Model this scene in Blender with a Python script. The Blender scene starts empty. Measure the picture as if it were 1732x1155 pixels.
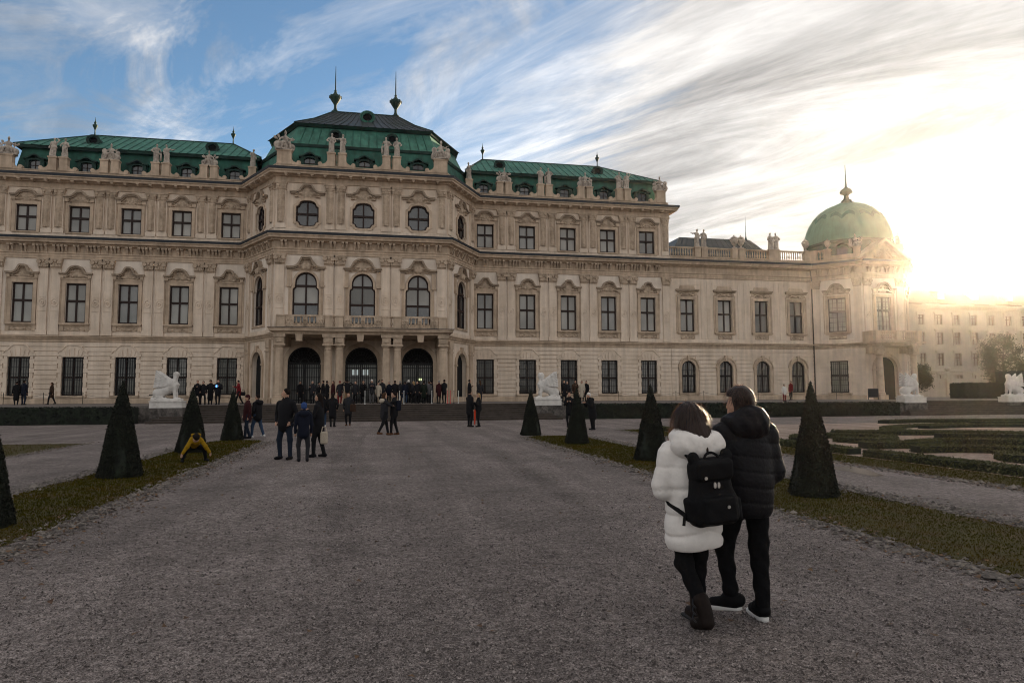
import bpy, math, random
import numpy as np
from mathutils import Vector, Matrix
from mathutils.geometry import tessellate_polygon

R = math.radians
random.seed(7)
RNG = np.random.default_rng(11)
SC = bpy.context.scene
COL = SC.collection

# ------------------------------------------------------------------ camera
cam_d = bpy.data.cameras.new('camera')
cam_d.sensor_width = 36.0
cam_d.lens = 24.0
cam_d.clip_start = 0.05
cam_d.clip_end = 3000
cam = bpy.data.objects.new('camera', cam_d)
COL.objects.link(cam)
YAW, PITCH, ROLL = R(11.011), R(4.396), R(-0.208)
_F = Vector((math.sin(YAW) * math.cos(PITCH), math.cos(YAW) * math.cos(PITCH), math.sin(PITCH)))
_R0 = Vector((math.cos(YAW), -math.sin(YAW), 0))
_U0 = _R0.cross(_F)
_Rt = _R0 * math.cos(ROLL) + _U0 * math.sin(ROLL)
_Up = _U0 * math.cos(ROLL) - _R0 * math.sin(ROLL)
cam.matrix_world = Matrix(((_Rt.x, _Up.x, -_F.x, 0), (_Rt.y, _Up.y, -_F.y, 0), (_Rt.z, _Up.z, -_F.z, 1.66), (0, 0, 0, 1)))
SC.camera = cam

# ------------------------------------------------------------------ sun and sky
SUN_ELEV, SUN_AZ = 7.7, 45.0            # azimuth from +Y towards +X
se, sa = R(SUN_ELEV), R(SUN_AZ)
SUN_DIR = Vector((math.sin(sa) * math.cos(se), math.cos(sa) * math.cos(se), math.sin(se)))
sun_d = bpy.data.lights.new('sun', 'SUN')
sun_d.energy = 5.0
sun_d.angle = R(0.6)
sun_d.color = (1.0, 0.78, 0.52)
sun = bpy.data.objects.new('sun', sun_d)
COL.objects.link(sun)
sun.rotation_euler = SUN_DIR.to_track_quat('Z', 'Y').to_euler()

world = bpy.data.worlds.new('World')
SC.world = world
world.use_nodes = True
wt = world.node_tree
wt.nodes.clear()
def wn(kind, **kw):
    n = wt.nodes.new(kind)
    for k, v in kw.items():
        setattr(n, k, v)
    return n
def wl(a, b):
    wt.links.new(a, b)
def wmath(op, a, b=None, c=None, clamp=False):
    n = wn('ShaderNodeMath', operation=op, use_clamp=clamp)
    for i, v in enumerate((a, b, c)):
        if v is None:
            continue
        if isinstance(v, (int, float)):
            n.inputs[i].default_value = v
        else:
            wl(v, n.inputs[i])
    return n.outputs[0]
def wvec(op, a, b=None):
    n = wn('ShaderNodeVectorMath', operation=op)
    for i, v in enumerate((a, b)):
        if v is None:
            continue
        if isinstance(v, (tuple, Vector)):
            n.inputs[i].default_value = v
        else:
            wl(v, n.inputs[i])
    return n
def wramp(fac, stops):
    n = wn('ShaderNodeValToRGB')
    while len(n.color_ramp.elements) < len(stops):
        n.color_ramp.elements.new(0.5)
    for e, (p, c) in zip(n.color_ramp.elements, stops):
        e.position = p
        e.color = (c, c, c, 1) if isinstance(c, (int, float)) else (*c, 1)
    wl(fac, n.inputs[0])
    return n.outputs[0]
def wmix(fac, a, b, mode='MIX'):
    n = wn('ShaderNodeMix', data_type='RGBA', blend_type=mode)
    n.clamp_factor = True
    if isinstance(fac, (int, float)):
        n.inputs[0].default_value = fac
    else:
        wl(fac, n.inputs[0])
    for i, v in ((6, a), (7, b)):
        if isinstance(v, tuple):
            n.inputs[i].default_value = (*v, 1)
        else:
            wl(v, n.inputs[i])
    return n.outputs[2]
sky = wn('ShaderNodeTexSky', sky_type='NISHITA', sun_disc=False)
sky.sun_elevation = se
sky.sun_rotation = sa
sky.air_density = 1.0
sky.dust_density = 0.25
sky.ozone_density = 2.0
sky.altitude = 1500
SKY_STRENGTH = 0.11
CLOUD = 3.3
SKY_TINT = (0.68, 0.69, 0.68)
GAP_DIR = (-0.08, 0.80, 0.60)
tc = wn('ShaderNodeTexCoord')
dirv = tc.outputs['Generated']
sep = wn('ShaderNodeSeparateXYZ')
wl(dirv, sep.inputs[0])
dz = wmath('MAXIMUM', sep.outputs[2], 0.0)
den = wmath('ADD', dz, 0.16)
u = wmath('DIVIDE', sep.outputs[0], den)
v = wmath('DIVIDE', sep.outputs[1], den)
# cloud sheet coordinates: a runs along the streaks, b across them
SA = R(-39)
a_ = wmath('ADD', wmath('MULTIPLY', u, math.sin(SA)), wmath('MULTIPLY', v, math.cos(SA)))
b_ = wmath('SUBTRACT', wmath('MULTIPLY', u, math.cos(SA)), wmath('MULTIPLY', v, math.sin(SA)))
def cloud_noise(sa_, sb_, off, scale, detail, rough, dist):
    c = wn('ShaderNodeCombineXYZ')
    wl(wmath('MULTIPLY', a_, sa_), c.inputs[0])
    wl(wmath('MULTIPLY', b_, sb_), c.inputs[1])
    c.inputs[2].default_value = off
    n = wn('ShaderNodeTexNoise')
    n.inputs['Scale'].default_value = scale
    n.inputs['Detail'].default_value = detail
    n.inputs['Roughness'].default_value = rough
    n.inputs['Distortion'].default_value = dist
    wl(c.outputs[0], n.inputs['Vector'])
    return n.outputs[0]
n_big = cloud_noise(0.32, 1.0, 3.1, 0.75, 3, 0.5, 0.3)
n_streak = cloud_noise(0.40, 1.25, 8.7, 1.7, 10, 0.66, 1.3)
n_fine = cloud_noise(0.65, 1.6, 5.2, 4.6, 9, 0.66, 1.2)
n_shade = cloud_noise(0.22, 0.9, 6.4, 0.9, 4, 0.55, 0.5)
n_wisp = cloud_noise(0.60, 1.0, 1.3, 2.3, 10, 0.64, 1.5)
sdot = wvec('DOT_PRODUCT', dirv, SUN_DIR).outputs['Value']
sdot = wmath('MAXIMUM', sdot, 0.0)
# a high thin overcast with one blue opening up to the left of the palace
gdot = wvec('DOT_PRODUCT', dirv, Vector(GAP_DIR).normalized()).outputs['Value']
gap = wramp(wmath('ADD', gdot, wmath('MULTIPLY', wmath('SUBTRACT', n_big, 0.5), 0.16)), [(0.815, 0.0), (0.91, 0.75), (0.98, 1.0)])
cov = wmath('ADD', wmath('MULTIPLY', n_big, 0.5), wmath('MULTIPLY', n_streak, 0.9))
cov = wmath('SUBTRACT', wmath('ADD', cov, 0.18), wmath('MULTIPLY', gap, 0.42))
cov = wmath('ADD', cov, wmath('MULTIPLY', wmath('POWER', sdot, 5.0), 0.30))
thick = wramp(cov, [(0.50, 0.0), (0.66, 0.45), (0.84, 1.0)])
wisps = wmath('MULTIPLY', wramp(n_wisp, [(0.47, 0.0), (0.68, 0.9)]), wramp(n_big, [(0.36, 0.35), (0.52, 1.0)]))
veil = wmath('MAXIMUM', thick, wisps, clamp=True)
glow1 = wmath('POWER', sdot, 26.0)
glow2 = wmath('POWER', sdot, 90.0)
glow3 = wmath('POWER', sdot, 900.0)
lum = wmath('ADD', CLOUD, wmath('MULTIPLY', glow1, CLOUD * 0.10))
shade = wmath('MULTIPLY', wramp(n_streak, [(0.36, 0.42), (0.60, 1.08)]), wramp(n_fine, [(0.35, 0.84), (0.65, 1.08)]))
lum = wmath('MULTIPLY', lum, shade)
lum = wmath('MULTIPLY', lum, wramp(dz, [(0.0, 1.12), (0.30, 1.0), (0.55, 0.72), (1.0, 0.66)]))   # the veil thins overhead
lum = wmath('MULTIPLY', lum, wramp(n_shade, [(0.36, 0.50), (0.56, 1.08)]))
lum = wmath('MULTIPLY', lum, wmath('ADD', 1.0, wmath('MULTIPLY', wisps, 0.25)))
ccol = wmix(glow1, (1.0, 0.965, 0.925), (1.0, 0.95, 0.86))
cl = wvec('SCALE', ccol)
wl(lum, cl.inputs['Scale'])
base = wmix(1.0, sky.outputs[0], SKY_TINT, 'MULTIPLY')
mixed = wmix(wmath('MULTIPLY', veil, 0.94), base, cl.outputs[0])
aur = wmath('ADD', wmath('MULTIPLY', glow2, 0.6), wmath('MULTIPLY', glow3, 50.0))
aurc = wvec('SCALE', (1.0, 0.88, 0.68))
wl(aur, aurc.inputs['Scale'])
total = wvec('ADD', mixed, aurc.outputs[0])
bg = wn('ShaderNodeBackground')
bg.inputs['Strength'].default_value = SKY_STRENGTH
wl(total.outputs[0], bg.inputs['Color'])
wo = wn('ShaderNodeOutputWorld')
wl(bg.outputs[0], wo.inputs['Surface'])
world.cycles.sampling_method = 'MANUAL'
world.cycles.sample_map_resolution = 1024

SC.view_settings.view_transform = 'Standard'
SC.view_settings.look = 'None'
SC.view_settings.gamma = 1.0
SC.view_settings.use_curve_mapping = False
SC.view_settings.exposure = 1.62
SC.render.engine = 'CYCLES'
SC.cycles.use_denoising = True
SC.cycles.max_bounces = 6
SC.cycles.diffuse_bounces = 3
SC.cycles.glossy_bounces = 3
SC.cycles.volume_bounces = 0
SC.cycles.use_adaptive_sampling = True
SC.cycles.adaptive_threshold = 0.015
SC.cycles.sample_clamp_indirect = 6.0
SC.cycles.filter_width = 1.05

# ------------------------------------------------------------------ materials
MATS = {}
def material(name, base, rough=0.85, var=0.0, scale=3.0, second=None, thr=(0.45, 0.62), bump=0.0, bump_scale=40.0,
             metal=0.0, spec=0.3, coords='Object', detail=6, stretch=None, streak=0.0):
    """Procedural material: base colour with a second tone by noise, value variation and a bump."""
    m = bpy.data.materials.new(name)
    m.use_nodes = True
    t = m.node_tree
    p = t.nodes['Principled BSDF']
    p.inputs['Roughness'].default_value = rough
    p.inputs['Metallic'].default_value = metal
    p.inputs['Specular IOR Level'].default_value = spec
    L = t.links.new
    N = t.nodes.new
    geo = N('ShaderNodeNewGeometry')
    src = geo.outputs['Position']
    if stretch:
        mp = N('ShaderNodeMapping')
        mp.inputs['Scale'].default_value = stretch
        L(src, mp.inputs[0])
        src = mp.outputs[0]
    col = None
    rgb = N('ShaderNodeRGB')
    rgb.outputs[0].default_value = (*base, 1)
    col = rgb.outputs[0]
    if second is not None:
        n = N('ShaderNodeTexNoise')
        n.inputs['Scale'].default_value = scale
        n.inputs['Detail'].default_value = detail
        n.inputs['Roughness'].default_value = 0.6
        L(src, n.inputs['Vector'])
        r = N('ShaderNodeValToRGB')
        r.color_ramp.elements[0].position = thr[0]
        r.color_ramp.elements[0].color = (0, 0, 0, 1)
        r.color_ramp.elements[1].position = thr[1]
        r.color_ramp.elements[1].color = (1, 1, 1, 1)
        L(n.outputs[0], r.inputs[0])
        mx = N('ShaderNodeMix')
        mx.data_type = 'RGBA'
        L(r.outputs[0], mx.inputs[0])
        L(col, mx.inputs[6])
        mx.inputs[7].default_value = (*second, 1)
        col = mx.outputs[2]
    if var > 0:
        n = N('ShaderNodeTexNoise')
        n.inputs['Scale'].default_value = scale * 3.7
        n.inputs['Detail'].default_value = 5
        L(src, n.inputs['Vector'])
        mr = N('ShaderNodeMapRange')
        mr.inputs[1].default_value = 0.25
        mr.inputs[2].default_value = 0.75
        mr.inputs[3].default_value = 1 - var
        mr.inputs[4].default_value = 1 + var
        L(n.outputs[0], mr.inputs[0])
        vm = N('ShaderNodeVectorMath')
        vm.operation = 'SCALE'
        L(col, vm.inputs[0])
        L(mr.outputs[0], vm.inputs['Scale'])
        col = vm.outputs[0]
    if streak > 0:      # run-off stains: noise stretched vertically
        mp2 = N('ShaderNodeMapping')
        mp2.inputs['Scale'].default_value = (2.2, 2.2, 0.16)
        L(geo.outputs['Position'], mp2.inputs[0])
        n = N('ShaderNodeTexNoise')
        n.inputs['Scale'].default_value = 1.5
        n.inputs['Detail'].default_value = 6
        L(mp2.outputs[0], n.inputs['Vector'])
        mr = N('ShaderNodeMapRange')
        mr.inputs[1].default_value = 0.35
        mr.inputs[2].default_value = 0.7
        mr.inputs[3].default_value = 1 + streak * 0.4
        mr.inputs[4].default_value = 1 - streak
        L(n.outputs[0], mr.inputs[0])
        vm = N('ShaderNodeVectorMath')
        vm.operation = 'SCALE'
        L(col, vm.inputs[0])
        L(mr.outputs[0], vm.inputs['Scale'])
        col = vm.outputs[0]
    L(col, p.inputs['Base Color'])
    if bump > 0:
        n = N('ShaderNodeTexNoise')
        n.inputs['Scale'].default_value = bump_scale
        n.inputs['Detail'].default_value = 5
        L(src, n.inputs['Vector'])
        b = N('ShaderNodeBump')
        b.inputs['Strength'].default_value = bump
        b.inputs['Distance'].default_value = 0.02
        L(n.outputs[0], b.inputs['Height'])
        L(b.outputs[0], p.inputs['Normal'])
    MATS[name] = m
    return m

material('plaster', (0.71, 0.592, 0.485), 0.9, 0.07, 0.5, (0.60, 0.485, 0.38), (0.42, 0.70), 0.15, 30, streak=0.16)
material('white_plaster', (0.75, 0.655, 0.565), 0.9, 0.05, 0.6, (0.65, 0.555, 0.465), (0.45, 0.75), 0.1, 30, streak=0.10)
material('trim_stone', (0.54, 0.42, 0.315), 0.9, 0.10, 0.8, (0.38, 0.29, 0.215), (0.42, 0.72), 0.25, 25, streak=0.22)
material('weathered_stone', (0.36, 0.28, 0.21), 0.9, 0.12, 1.2, (0.24, 0.185, 0.14), (0.42, 0.70), 0.25, 25, streak=0.2)
material('carved_stone', (0.50, 0.39, 0.295), 0.9, 0.14, 1.6, (0.32, 0.245, 0.18), (0.42, 0.70), 0.5, 22, streak=0.2)
material('statue_stone', (0.46, 0.40, 0.345), 0.9, 0.16, 2.2, (0.24, 0.205, 0.18), (0.46, 0.68), 0.5, 18, streak=0.25)
material('marble', (0.62, 0.59, 0.56), 0.7, 0.10, 1.5, (0.44, 0.41, 0.38), (0.5, 0.72), 0.3, 14, streak=0.12)
material('sheet_lead', (0.020, 0.024, 0.032), 0.55, 0.25, 1.2, bump=0.1)
material('copper', (0.034, 0.135, 0.100), 0.7, 0.2, 0.45, (0.020, 0.080, 0.060), (0.44, 0.66), 0.1, 12, streak=0.3)
material('copper_pale', (0.060, 0.190, 0.142), 0.7, 0.2, 0.5, (0.034, 0.120, 0.092), (0.45, 0.68), 0.1, 12, streak=0.3)
material('copper_dome', (0.125, 0.255, 0.175), 0.7, 0.12, 0.5, (0.10, 0.22, 0.16), (0.42, 0.68), 0.1, 12, streak=0.2)
material('copper_dark', (0.014, 0.048, 0.038), 0.65, 0.2, 0.8, (0.008, 0.022, 0.02), (0.45, 0.65), streak=0.2)
material('slate_metal', (0.045, 0.052, 0.058), 0.5, 0.2, 0.7, (0.03, 0.042, 0.042), (0.45, 0.62), 0.1, 15, streak=0.25)
material('window_wood', (0.022, 0.010, 0.008), 0.6, 0.2, 4)
material('iron', (0.009, 0.009, 0.011), 0.5)
material('dark_interior', (0.006, 0.006, 0.007), 0.9)
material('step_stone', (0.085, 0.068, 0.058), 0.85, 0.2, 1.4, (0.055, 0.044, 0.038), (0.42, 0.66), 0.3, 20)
material('rubble_stone', (0.13, 0.115, 0.105), 0.9, 0.35, 2.5, (0.05, 0.045, 0.042), (0.42, 0.6), 0.8, 9)
material('pale_paint', (0.62, 0.62, 0.60), 0.5)
material('red_paint', (0.55, 0.03, 0.04), 0.5)
material('lawn_soil', (0.048, 0.040, 0.007), 0.95, 0.25, 2.0, (0.058, 0.038, 0.011), (0.45, 0.6), 0.6, 60)
material('grass', (0.046, 0.042, 0.004), 0.9, 0.25, 0.9, (0.066, 0.046, 0.006), (0.45, 0.62), spec=0.02)
material('yew', (0.012, 0.014, 0.008), 0.85, 0.45, 5.0, (0.006, 0.007, 0.005), (0.42, 0.6))
material('box_leaf', (0.068, 0.070, 0.024), 0.75, 0.4, 2.5, (0.040, 0.042, 0.016), (0.42, 0.6))
material('hedge_dark', (0.014, 0.020, 0.012), 0.8, 0.45, 3.0, (0.008, 0.010, 0.008), (0.42, 0.6))
material('tree_leaf', (0.045, 0.05, 0.025), 0.8, 0.4, 1.5, (0.06, 0.045, 0.025), (0.45, 0.6))
material('bark', (0.06, 0.045, 0.035), 0.9, 0.3, 6, bump=0.6, bump_scale=12)
material('dead_leaf', (0.16, 0.095, 0.05), 0.85, 0.5, 9, (0.09, 0.055, 0.04), (0.4, 0.6))
material('edge_stone', (0.20, 0.175, 0.155), 0.9, 0.45, 7, (0.07, 0.06, 0.055), (0.42, 0.58), 0.5, 30)
material('gravel_chip', (0.34, 0.295, 0.28), 0.9, 0.5, 38, (0.060, 0.050, 0.048), (0.40, 0.55), detail=2)
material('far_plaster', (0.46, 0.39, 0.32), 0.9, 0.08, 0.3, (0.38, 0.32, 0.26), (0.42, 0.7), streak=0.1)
material('far_roof', (0.13, 0.075, 0.055), 0.85, 0.25, 0.6)

def glass(name, base, rough, spec):
    m = bpy.data.materials.new(name)
    m.use_nodes = True
    t = m.node_tree
    p = t.nodes['Principled BSDF']
    p.inputs['Roughness'].default_value = rough
    p.inputs['Specular IOR Level'].default_value = spec
    geo = t.nodes.new('ShaderNodeNewGeometry')
    n = t.nodes.new('ShaderNodeTexNoise')
    n.inputs['Scale'].default_value = 0.35
    t.links.new(geo.outputs['Position'], n.inputs['Vector'])
    r = t.nodes.new('ShaderNodeValToRGB')
    r.color_ramp.elements[0].position = 0.35
    r.color_ramp.elements[0].color = tuple(c * 0.75 for c in base) + (1,)
    r.color_ramp.elements[1].position = 0.65
    r.color_ramp.elements[1].color = tuple(c * 1.2 for c in base) + (1,)
    t.links.new(n.outputs[0], r.inputs[0])
    t.links.new(r.outputs[0], p.inputs['Base Color'])
    n2 = t.nodes.new('ShaderNodeTexNoise')
    n2.inputs['Scale'].default_value = 0.9
    t.links.new(geo.outputs['Position'], n2.inputs['Vector'])
    b = t.nodes.new('ShaderNodeBump')
    b.inputs['Strength'].default_value = 0.06
    b.inputs['Distance'].default_value = 0.05
    t.links.new(n2.outputs[0], b.inputs['Height'])
    t.links.new(b.outputs[0], p.inputs['Normal'])
    MATS[name] = m
glass('blind_glass', (0.31, 0.30, 0.28), 0.12, 0.35)
glass('dark_glass', (0.03, 0.032, 0.036), 0.05, 0.9)
glass('hazed_far_glass', (0.33, 0.27, 0.22), 0.3, 0.2)  # paled towards the wall tone, so glare haze sits in the colour
glass('blind_sky_glass_b', (0.25, 0.245, 0.235), 0.10, 0.45)
glass('blind_glass_c', (0.35, 0.335, 0.31), 0.14, 0.3)
glass('curtain_glass', (0.12, 0.115, 0.105), 0.08, 0.5)
glass('door_glass', (0.15, 0.15, 0.145), 0.08, 0.6)

def emitter(name, col, s):
    m = bpy.data.materials.new(name)
    m.use_nodes = True
    p = m.node_tree.nodes['Principled BSDF']
    p.inputs['Base Color'].default_value = (*col, 1)
    p.inputs['Emission Color'].default_value = (*col, 1)
    p.inputs['Emission Strength'].default_value = s
    MATS[name] = m
emitter('daylight_glow_pane', (0.8, 0.9, 0.88), 0.12)
emitter('screen', (0.12, 0.35, 1.0), 0.8)
emitter('exit_light', (0.75, 0.85, 0.45), 0.35)

def gravel_material(name, c1, c2, c3):
    m = bpy.data.materials.new(name)
    m.use_nodes = True
    t = m.node_tree
    p = t.nodes['Principled BSDF']
    p.inputs['Roughness'].default_value = 0.95
    p.inputs['Specular IOR Level'].default_value = 0.15
    L = t.links.new
    N = t.nodes.new
    geo = N('ShaderNodeNewGeometry')
    vor = N('ShaderNodeTexVoronoi')
    vor.inputs['Scale'].default_value = 110
    L(geo.outputs['Position'], vor.inputs['Vector'])
    ramp = N('ShaderNodeValToRGB')
    ramp.color_ramp.elements[0].color = (*c1, 1)
    ramp.color_ramp.elements[1].color = (*c3, 1)
    e = ramp.color_ramp.elements.new(0.5)
    e.color = (*c2, 1)
    sepc = N('ShaderNodeSeparateColor')
    L(vor.outputs['Color'], sepc.inputs[0])
    L(sepc.outputs[0], ramp.inputs[0])
    n1 = N('ShaderNodeTexNoise')
    n1.inputs['Scale'].default_value = 0.55
    n1.inputs['Detail'].default_value = 8
    n1.inputs['Roughness'].default_value = 0.65
    L(geo.outputs['Position'], n1.inputs['Vector'])
    mr = N('ShaderNodeMapRange')
    mr.inputs[1].default_value = 0.3
    mr.inputs[2].default_value = 0.7
    mr.inputs[3].default_value = 0.74
    mr.inputs[4].default_value = 1.26
    L(n1.outputs[0], mr.inputs[0])
    n2 = N('ShaderNodeTexNoise')
    n2.inputs['Scale'].default_value = 14
    n2.inputs['Detail'].default_value = 6
    L(geo.outputs['Position'], n2.inputs['Vector'])
    mr2 = N('ShaderNodeMapRange')
    mr2.inputs[1].default_value = 0.3
    mr2.inputs[2].default_value = 0.7
    mr2.inputs[3].default_value = 0.62
    mr2.inputs[4].default_value = 1.38
    L(n2.outputs[0], mr2.inputs[0])
    # trodden and raked lanes along the walk, and scuffed patches
    mp = N('ShaderNodeMapping')
    mp.inputs['Scale'].default_value = (0.9, 0.07, 1.0)
    mp.inputs['Rotation'].default_value = (0, 0, 0.05)
    L(geo.outputs['Position'], mp.inputs[0])
    n3 = N('ShaderNodeTexNoise')
    n3.inputs['Scale'].default_value = 1.1
    n3.inputs['Detail'].default_value = 4
    n3.inputs['Distortion'].default_value = 0.8
    L(mp.outputs[0], n3.inputs['Vector'])
    mr3 = N('ShaderNodeMapRange')
    mr3.inputs[1].default_value = 0.32
    mr3.inputs[2].default_value = 0.68
    mr3.inputs[3].default_value = 0.80
    mr3.inputs[4].default_value = 1.20
    L(n3.outputs[0], mr3.inputs[0])
    n4 = N('ShaderNodeTexNoise')
    n4.inputs['Scale'].default_value = 3.2
    n4.inputs['Detail'].default_value = 5
    n4.inputs['Roughness'].default_value = 0.7
    L(geo.outputs['Position'], n4.inputs['Vector'])
    mr4 = N('ShaderNodeMapRange')
    mr4.inputs[1].default_value = 0.35
    mr4.inputs[2].default_value = 0.65
    mr4.inputs[3].default_value = 0.86
    mr4.inputs[4].default_value = 1.14
    L(n4.outputs[0], mr4.inputs[0])
    m34 = N('ShaderNodeMath')
    m34.operation = 'MULTIPLY'
    L(mr3.outputs[0], m34.inputs[0])
    L(mr4.outputs[0], m34.inputs[1])
    m0 = N('ShaderNodeMath')
    m0.operation = 'MULTIPLY'
    L(mr.outputs[0], m0.inputs[0])
    L(m34.outputs[0], m0.inputs[1])
    mm = N('ShaderNodeMath')
    mm.operation = 'MULTIPLY'
    L(m0.outputs[0], mm.inputs[0])
    L(mr2.outputs[0], mm.inputs[1])
    vm = N('ShaderNodeVectorMath')
    vm.operation = 'SCALE'
    L(ramp.outputs[0], vm.inputs[0])
    L(mm.outputs[0], vm.inputs['Scale'])
    L(vm.outputs[0], p.inputs['Base Color'])
    b = N('ShaderNodeBump')
    b.inputs['Strength'].default_value = 0.9
    b.inputs['Distance'].default_value = 0.02
    L(vor.outputs['Distance'], b.inputs['Height'])
    b2 = N('ShaderNodeBump')
    b2.inputs['Strength'].default_value = 0.6
    b2.inputs['Distance'].default_value = 0.03
    L(n2.outputs[0], b2.inputs['Height'])
    L(b.outputs[0], b2.inputs['Normal'])
    L(b2.outputs[0], p.inputs['Normal'])
    MATS[name] = m
gravel_material('gravel', (0.095, 0.079, 0.074), (0.200, 0.168, 0.158), (0.40, 0.345, 0.325))
gravel_material('pink_gravel', (0.27, 0.20, 0.165), (0.36, 0.275, 0.23), (0.46, 0.37, 0.31))

def flat(name, base, rough=0.85, var=0.12, scale=9, bump=0.0):
    if name in MATS:
        return MATS[name]
    return material(name, base, rough, var, scale, bump=bump, bump_scale=60, spec=0.12)

# ------------------------------------------------------------------ mesh helpers
class MB:
    """Collects geometry of one mesh."""
    def __init__(self):
        self.v, self.f, self.m = [], [], []
    def add(self, verts, faces, mat=0):
        o = len(self.v)
        self.v.extend(tuple(map(float, p)) for p in verts)
        for fc in faces:
            self.f.append(tuple(o + i for i in fc))
            self.m.append(mat)
        return self
    def box(self, x0, x1, y0, y1, z0, z1, mat=0):
        v = [(x0, y0, z0), (x1, y0, z0), (x1, y1, z0), (x0, y1, z0), (x0, y0, z1), (x1, y0, z1), (x1, y1, z1), (x0, y1, z1)]
        return self.add(v, [(3, 2, 1, 0), (4, 5, 6, 7), (0, 1, 5, 4), (1, 2, 6, 5), (2, 3, 7, 6), (3, 0, 4, 7)], mat)
    def prism(self, outer, holes=(), y0=-0.1, y1=0.0, mat=0, back=False, sides=True):
        """XZ polygon with holes; front face at y0, depth to y1."""
        loops = [list(outer)] + [list(h) for h in holes]
        area = lambda l: sum(l[i][0] * l[(i + 1) % len(l)][1] - l[(i + 1) % len(l)][0] * l[i][1] for i in range(len(l)))
        loops = [l if (area(l) > 0) == (i == 0) else l[::-1] for i, l in enumerate(loops)]
        pts = [p for l in loops for p in l]
        tris = tessellate_polygon([[Vector((p[0], p[1], 0)) for p in l] for l in loops])
        fr = []
        for t in tris:
            a, b, c = (pts[i] for i in t)
            s = (b[0] - a[0]) * (c[1] - a[1]) - (c[0] - a[0]) * (b[1] - a[1])
            fr.append(tuple(t) if s > 0 else tuple(reversed(t)))
        n = len(pts)
        self.add([(p[0], y0, p[1]) for p in pts], fr, mat)
        if sides:
            v = [(p[0], y0, p[1]) for p in pts] + [(p[0], y1, p[1]) for p in pts]
            q, o = [], 0
            for l in loops:
                k = len(l)
                for i in range(k):
                    j = (i + 1) % k
                    q.append((o + j, o + i, n + o + i, n + o + j))
                o += k
            self.add(v, q, mat)
        if back:
            self.add([(p[0], y1, p[1]) for p in pts], [tuple(reversed(t)) for t in fr], mat)
        return self
    def sweep(self, prof, path, mat=0, closed=False, caps=True):
        """Profile (out, z) swept along a plan polyline with mitred corners; outward is to the right of travel."""
        n = len(path)
        segs = []
        for i in range(n if closed else n - 1):
            a, b = path[i], path[(i + 1) % n]
            d = math.hypot(b[0] - a[0], b[1] - a[1])
            segs.append(((b[1] - a[1]) / d, -(b[0] - a[0]) / d))
        v = []
        for i, p in enumerate(path):
            if closed:
                n1, n2 = segs[i - 1], segs[i]
            else:
                n1, n2 = segs[max(0, i - 1)], segs[min(len(segs) - 1, i)]
            k = 1 + n1[0] * n2[0] + n1[1] * n2[1]
            m = ((n1[0] + n2[0]) / k, (n1[1] + n2[1]) / k)
            for o, z in prof:
                v.append((p[0] + m[0] * o, p[1] + m[1] * o, z))
        k = len(prof)
        f = []
        for i in range(n if closed else n - 1):
            j = (i + 1) % n
            for q in range(k - 1):
                f.append((i * k + q, j * k + q, j * k + q + 1, i * k + q + 1))
        if caps and not closed:
            f.append(tuple(range(k))[::-1])
            f.append(tuple((n - 1) * k + q for q in range(k)))
        return self.add(v, f, mat)
    def lathe(self, prof, c=(0, 0), n=14, mat=0, a0=0.0, squash=1.0):
        v, f = [], []
        k = len(prof)
        for i in range(n):
            a = a0 + 2 * math.pi * i / n
            for r, z in prof:
                v.append((c[0] + r * math.cos(a), c[1] + squash * r * math.sin(a), z))
        for i in range(n):
            j = (i + 1) % n
            for q in range(k - 1):
                f.append((i * k + q, j * k + q, j * k + q + 1, i * k + q + 1))
        f.append(tuple(i * k + k - 1 for i in range(n)))
        f.append(tuple(i * k for i in range(n))[::-1])
        return self.add(v, f, mat)
    def tube(self, pts, r, n=6, mat=0):
        pts = [Vector(p) for p in pts]
        v, f = [], []
        for i, p in enumerate(pts):
            t = (pts[min(i + 1, len(pts) - 1)] - pts[max(i - 1, 0)]).normalized()
            a = t.orthogonal().normalized() if i == 0 else (a - t * a.dot(t)).normalized()
            b = t.cross(a)
            rr = r[i] if isinstance(r, (list, tuple)) else r
            for q in range(n):
                w = 2 * math.pi * q / n
                v.append(p + (a * math.cos(w) + b * math.sin(w)) * rr)
        for i in range(len(pts) - 1):
            for q in range(n):
                s = (q + 1) % n
                f.append((i * n + q, i * n + s, (i + 1) * n + s, (i + 1) * n + q))
        f.append(tuple(range(n))[::-1])
        f.append(tuple((len(pts) - 1) * n + q for q in range(n)))
        return self.add(v, f, mat)
    def mesh(self, name, mats, smooth=False):
        me = bpy.data.meshes.new(name)
        me.from_pydata(self.v, [], self.f)
        for m in (mats if isinstance(mats, (list, tuple)) else [mats]):
            me.materials.append(MATS[m] if isinstance(m, str) else m)
        if any(self.m):
            me.polygons.foreach_set('material_index', self.m)
        if smooth:
            me.polygons.foreach_set('use_smooth', [True] * len(me.polygons))
        me.update()
        return me

def np_mesh(name, V, F, mats, fm=None, smooth=False):
    me = bpy.data.meshes.new(name)
    V = np.asarray(V, dtype=np.float32)
    F = np.asarray(F, dtype=np.int32)
    k = F.shape[1]
    me.vertices.add(len(V))
    me.vertices.foreach_set('co', V.ravel())
    me.loops.add(F.size)
    me.loops.foreach_set('vertex_index', F.ravel())
    me.polygons.add(len(F))
    me.polygons.foreach_set('loop_start', np.arange(0, F.size, k, dtype=np.int32))
    me.polygons.foreach_set('loop_total', np.full(len(F), k, dtype=np.int32))
    for m in (mats if isinstance(mats, (list, tuple)) else [mats]):
        me.materials.append(MATS[m] if isinstance(m, str) else m)
    if fm is not None:
        me.polygons.foreach_set('material_index', np.asarray(fm, dtype=np.int32))
    me.polygons.foreach_set('use_smooth', np.full(len(F), bool(smooth)))
    me.update(calc_edges=True)
    me.validate()
    return me

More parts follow.
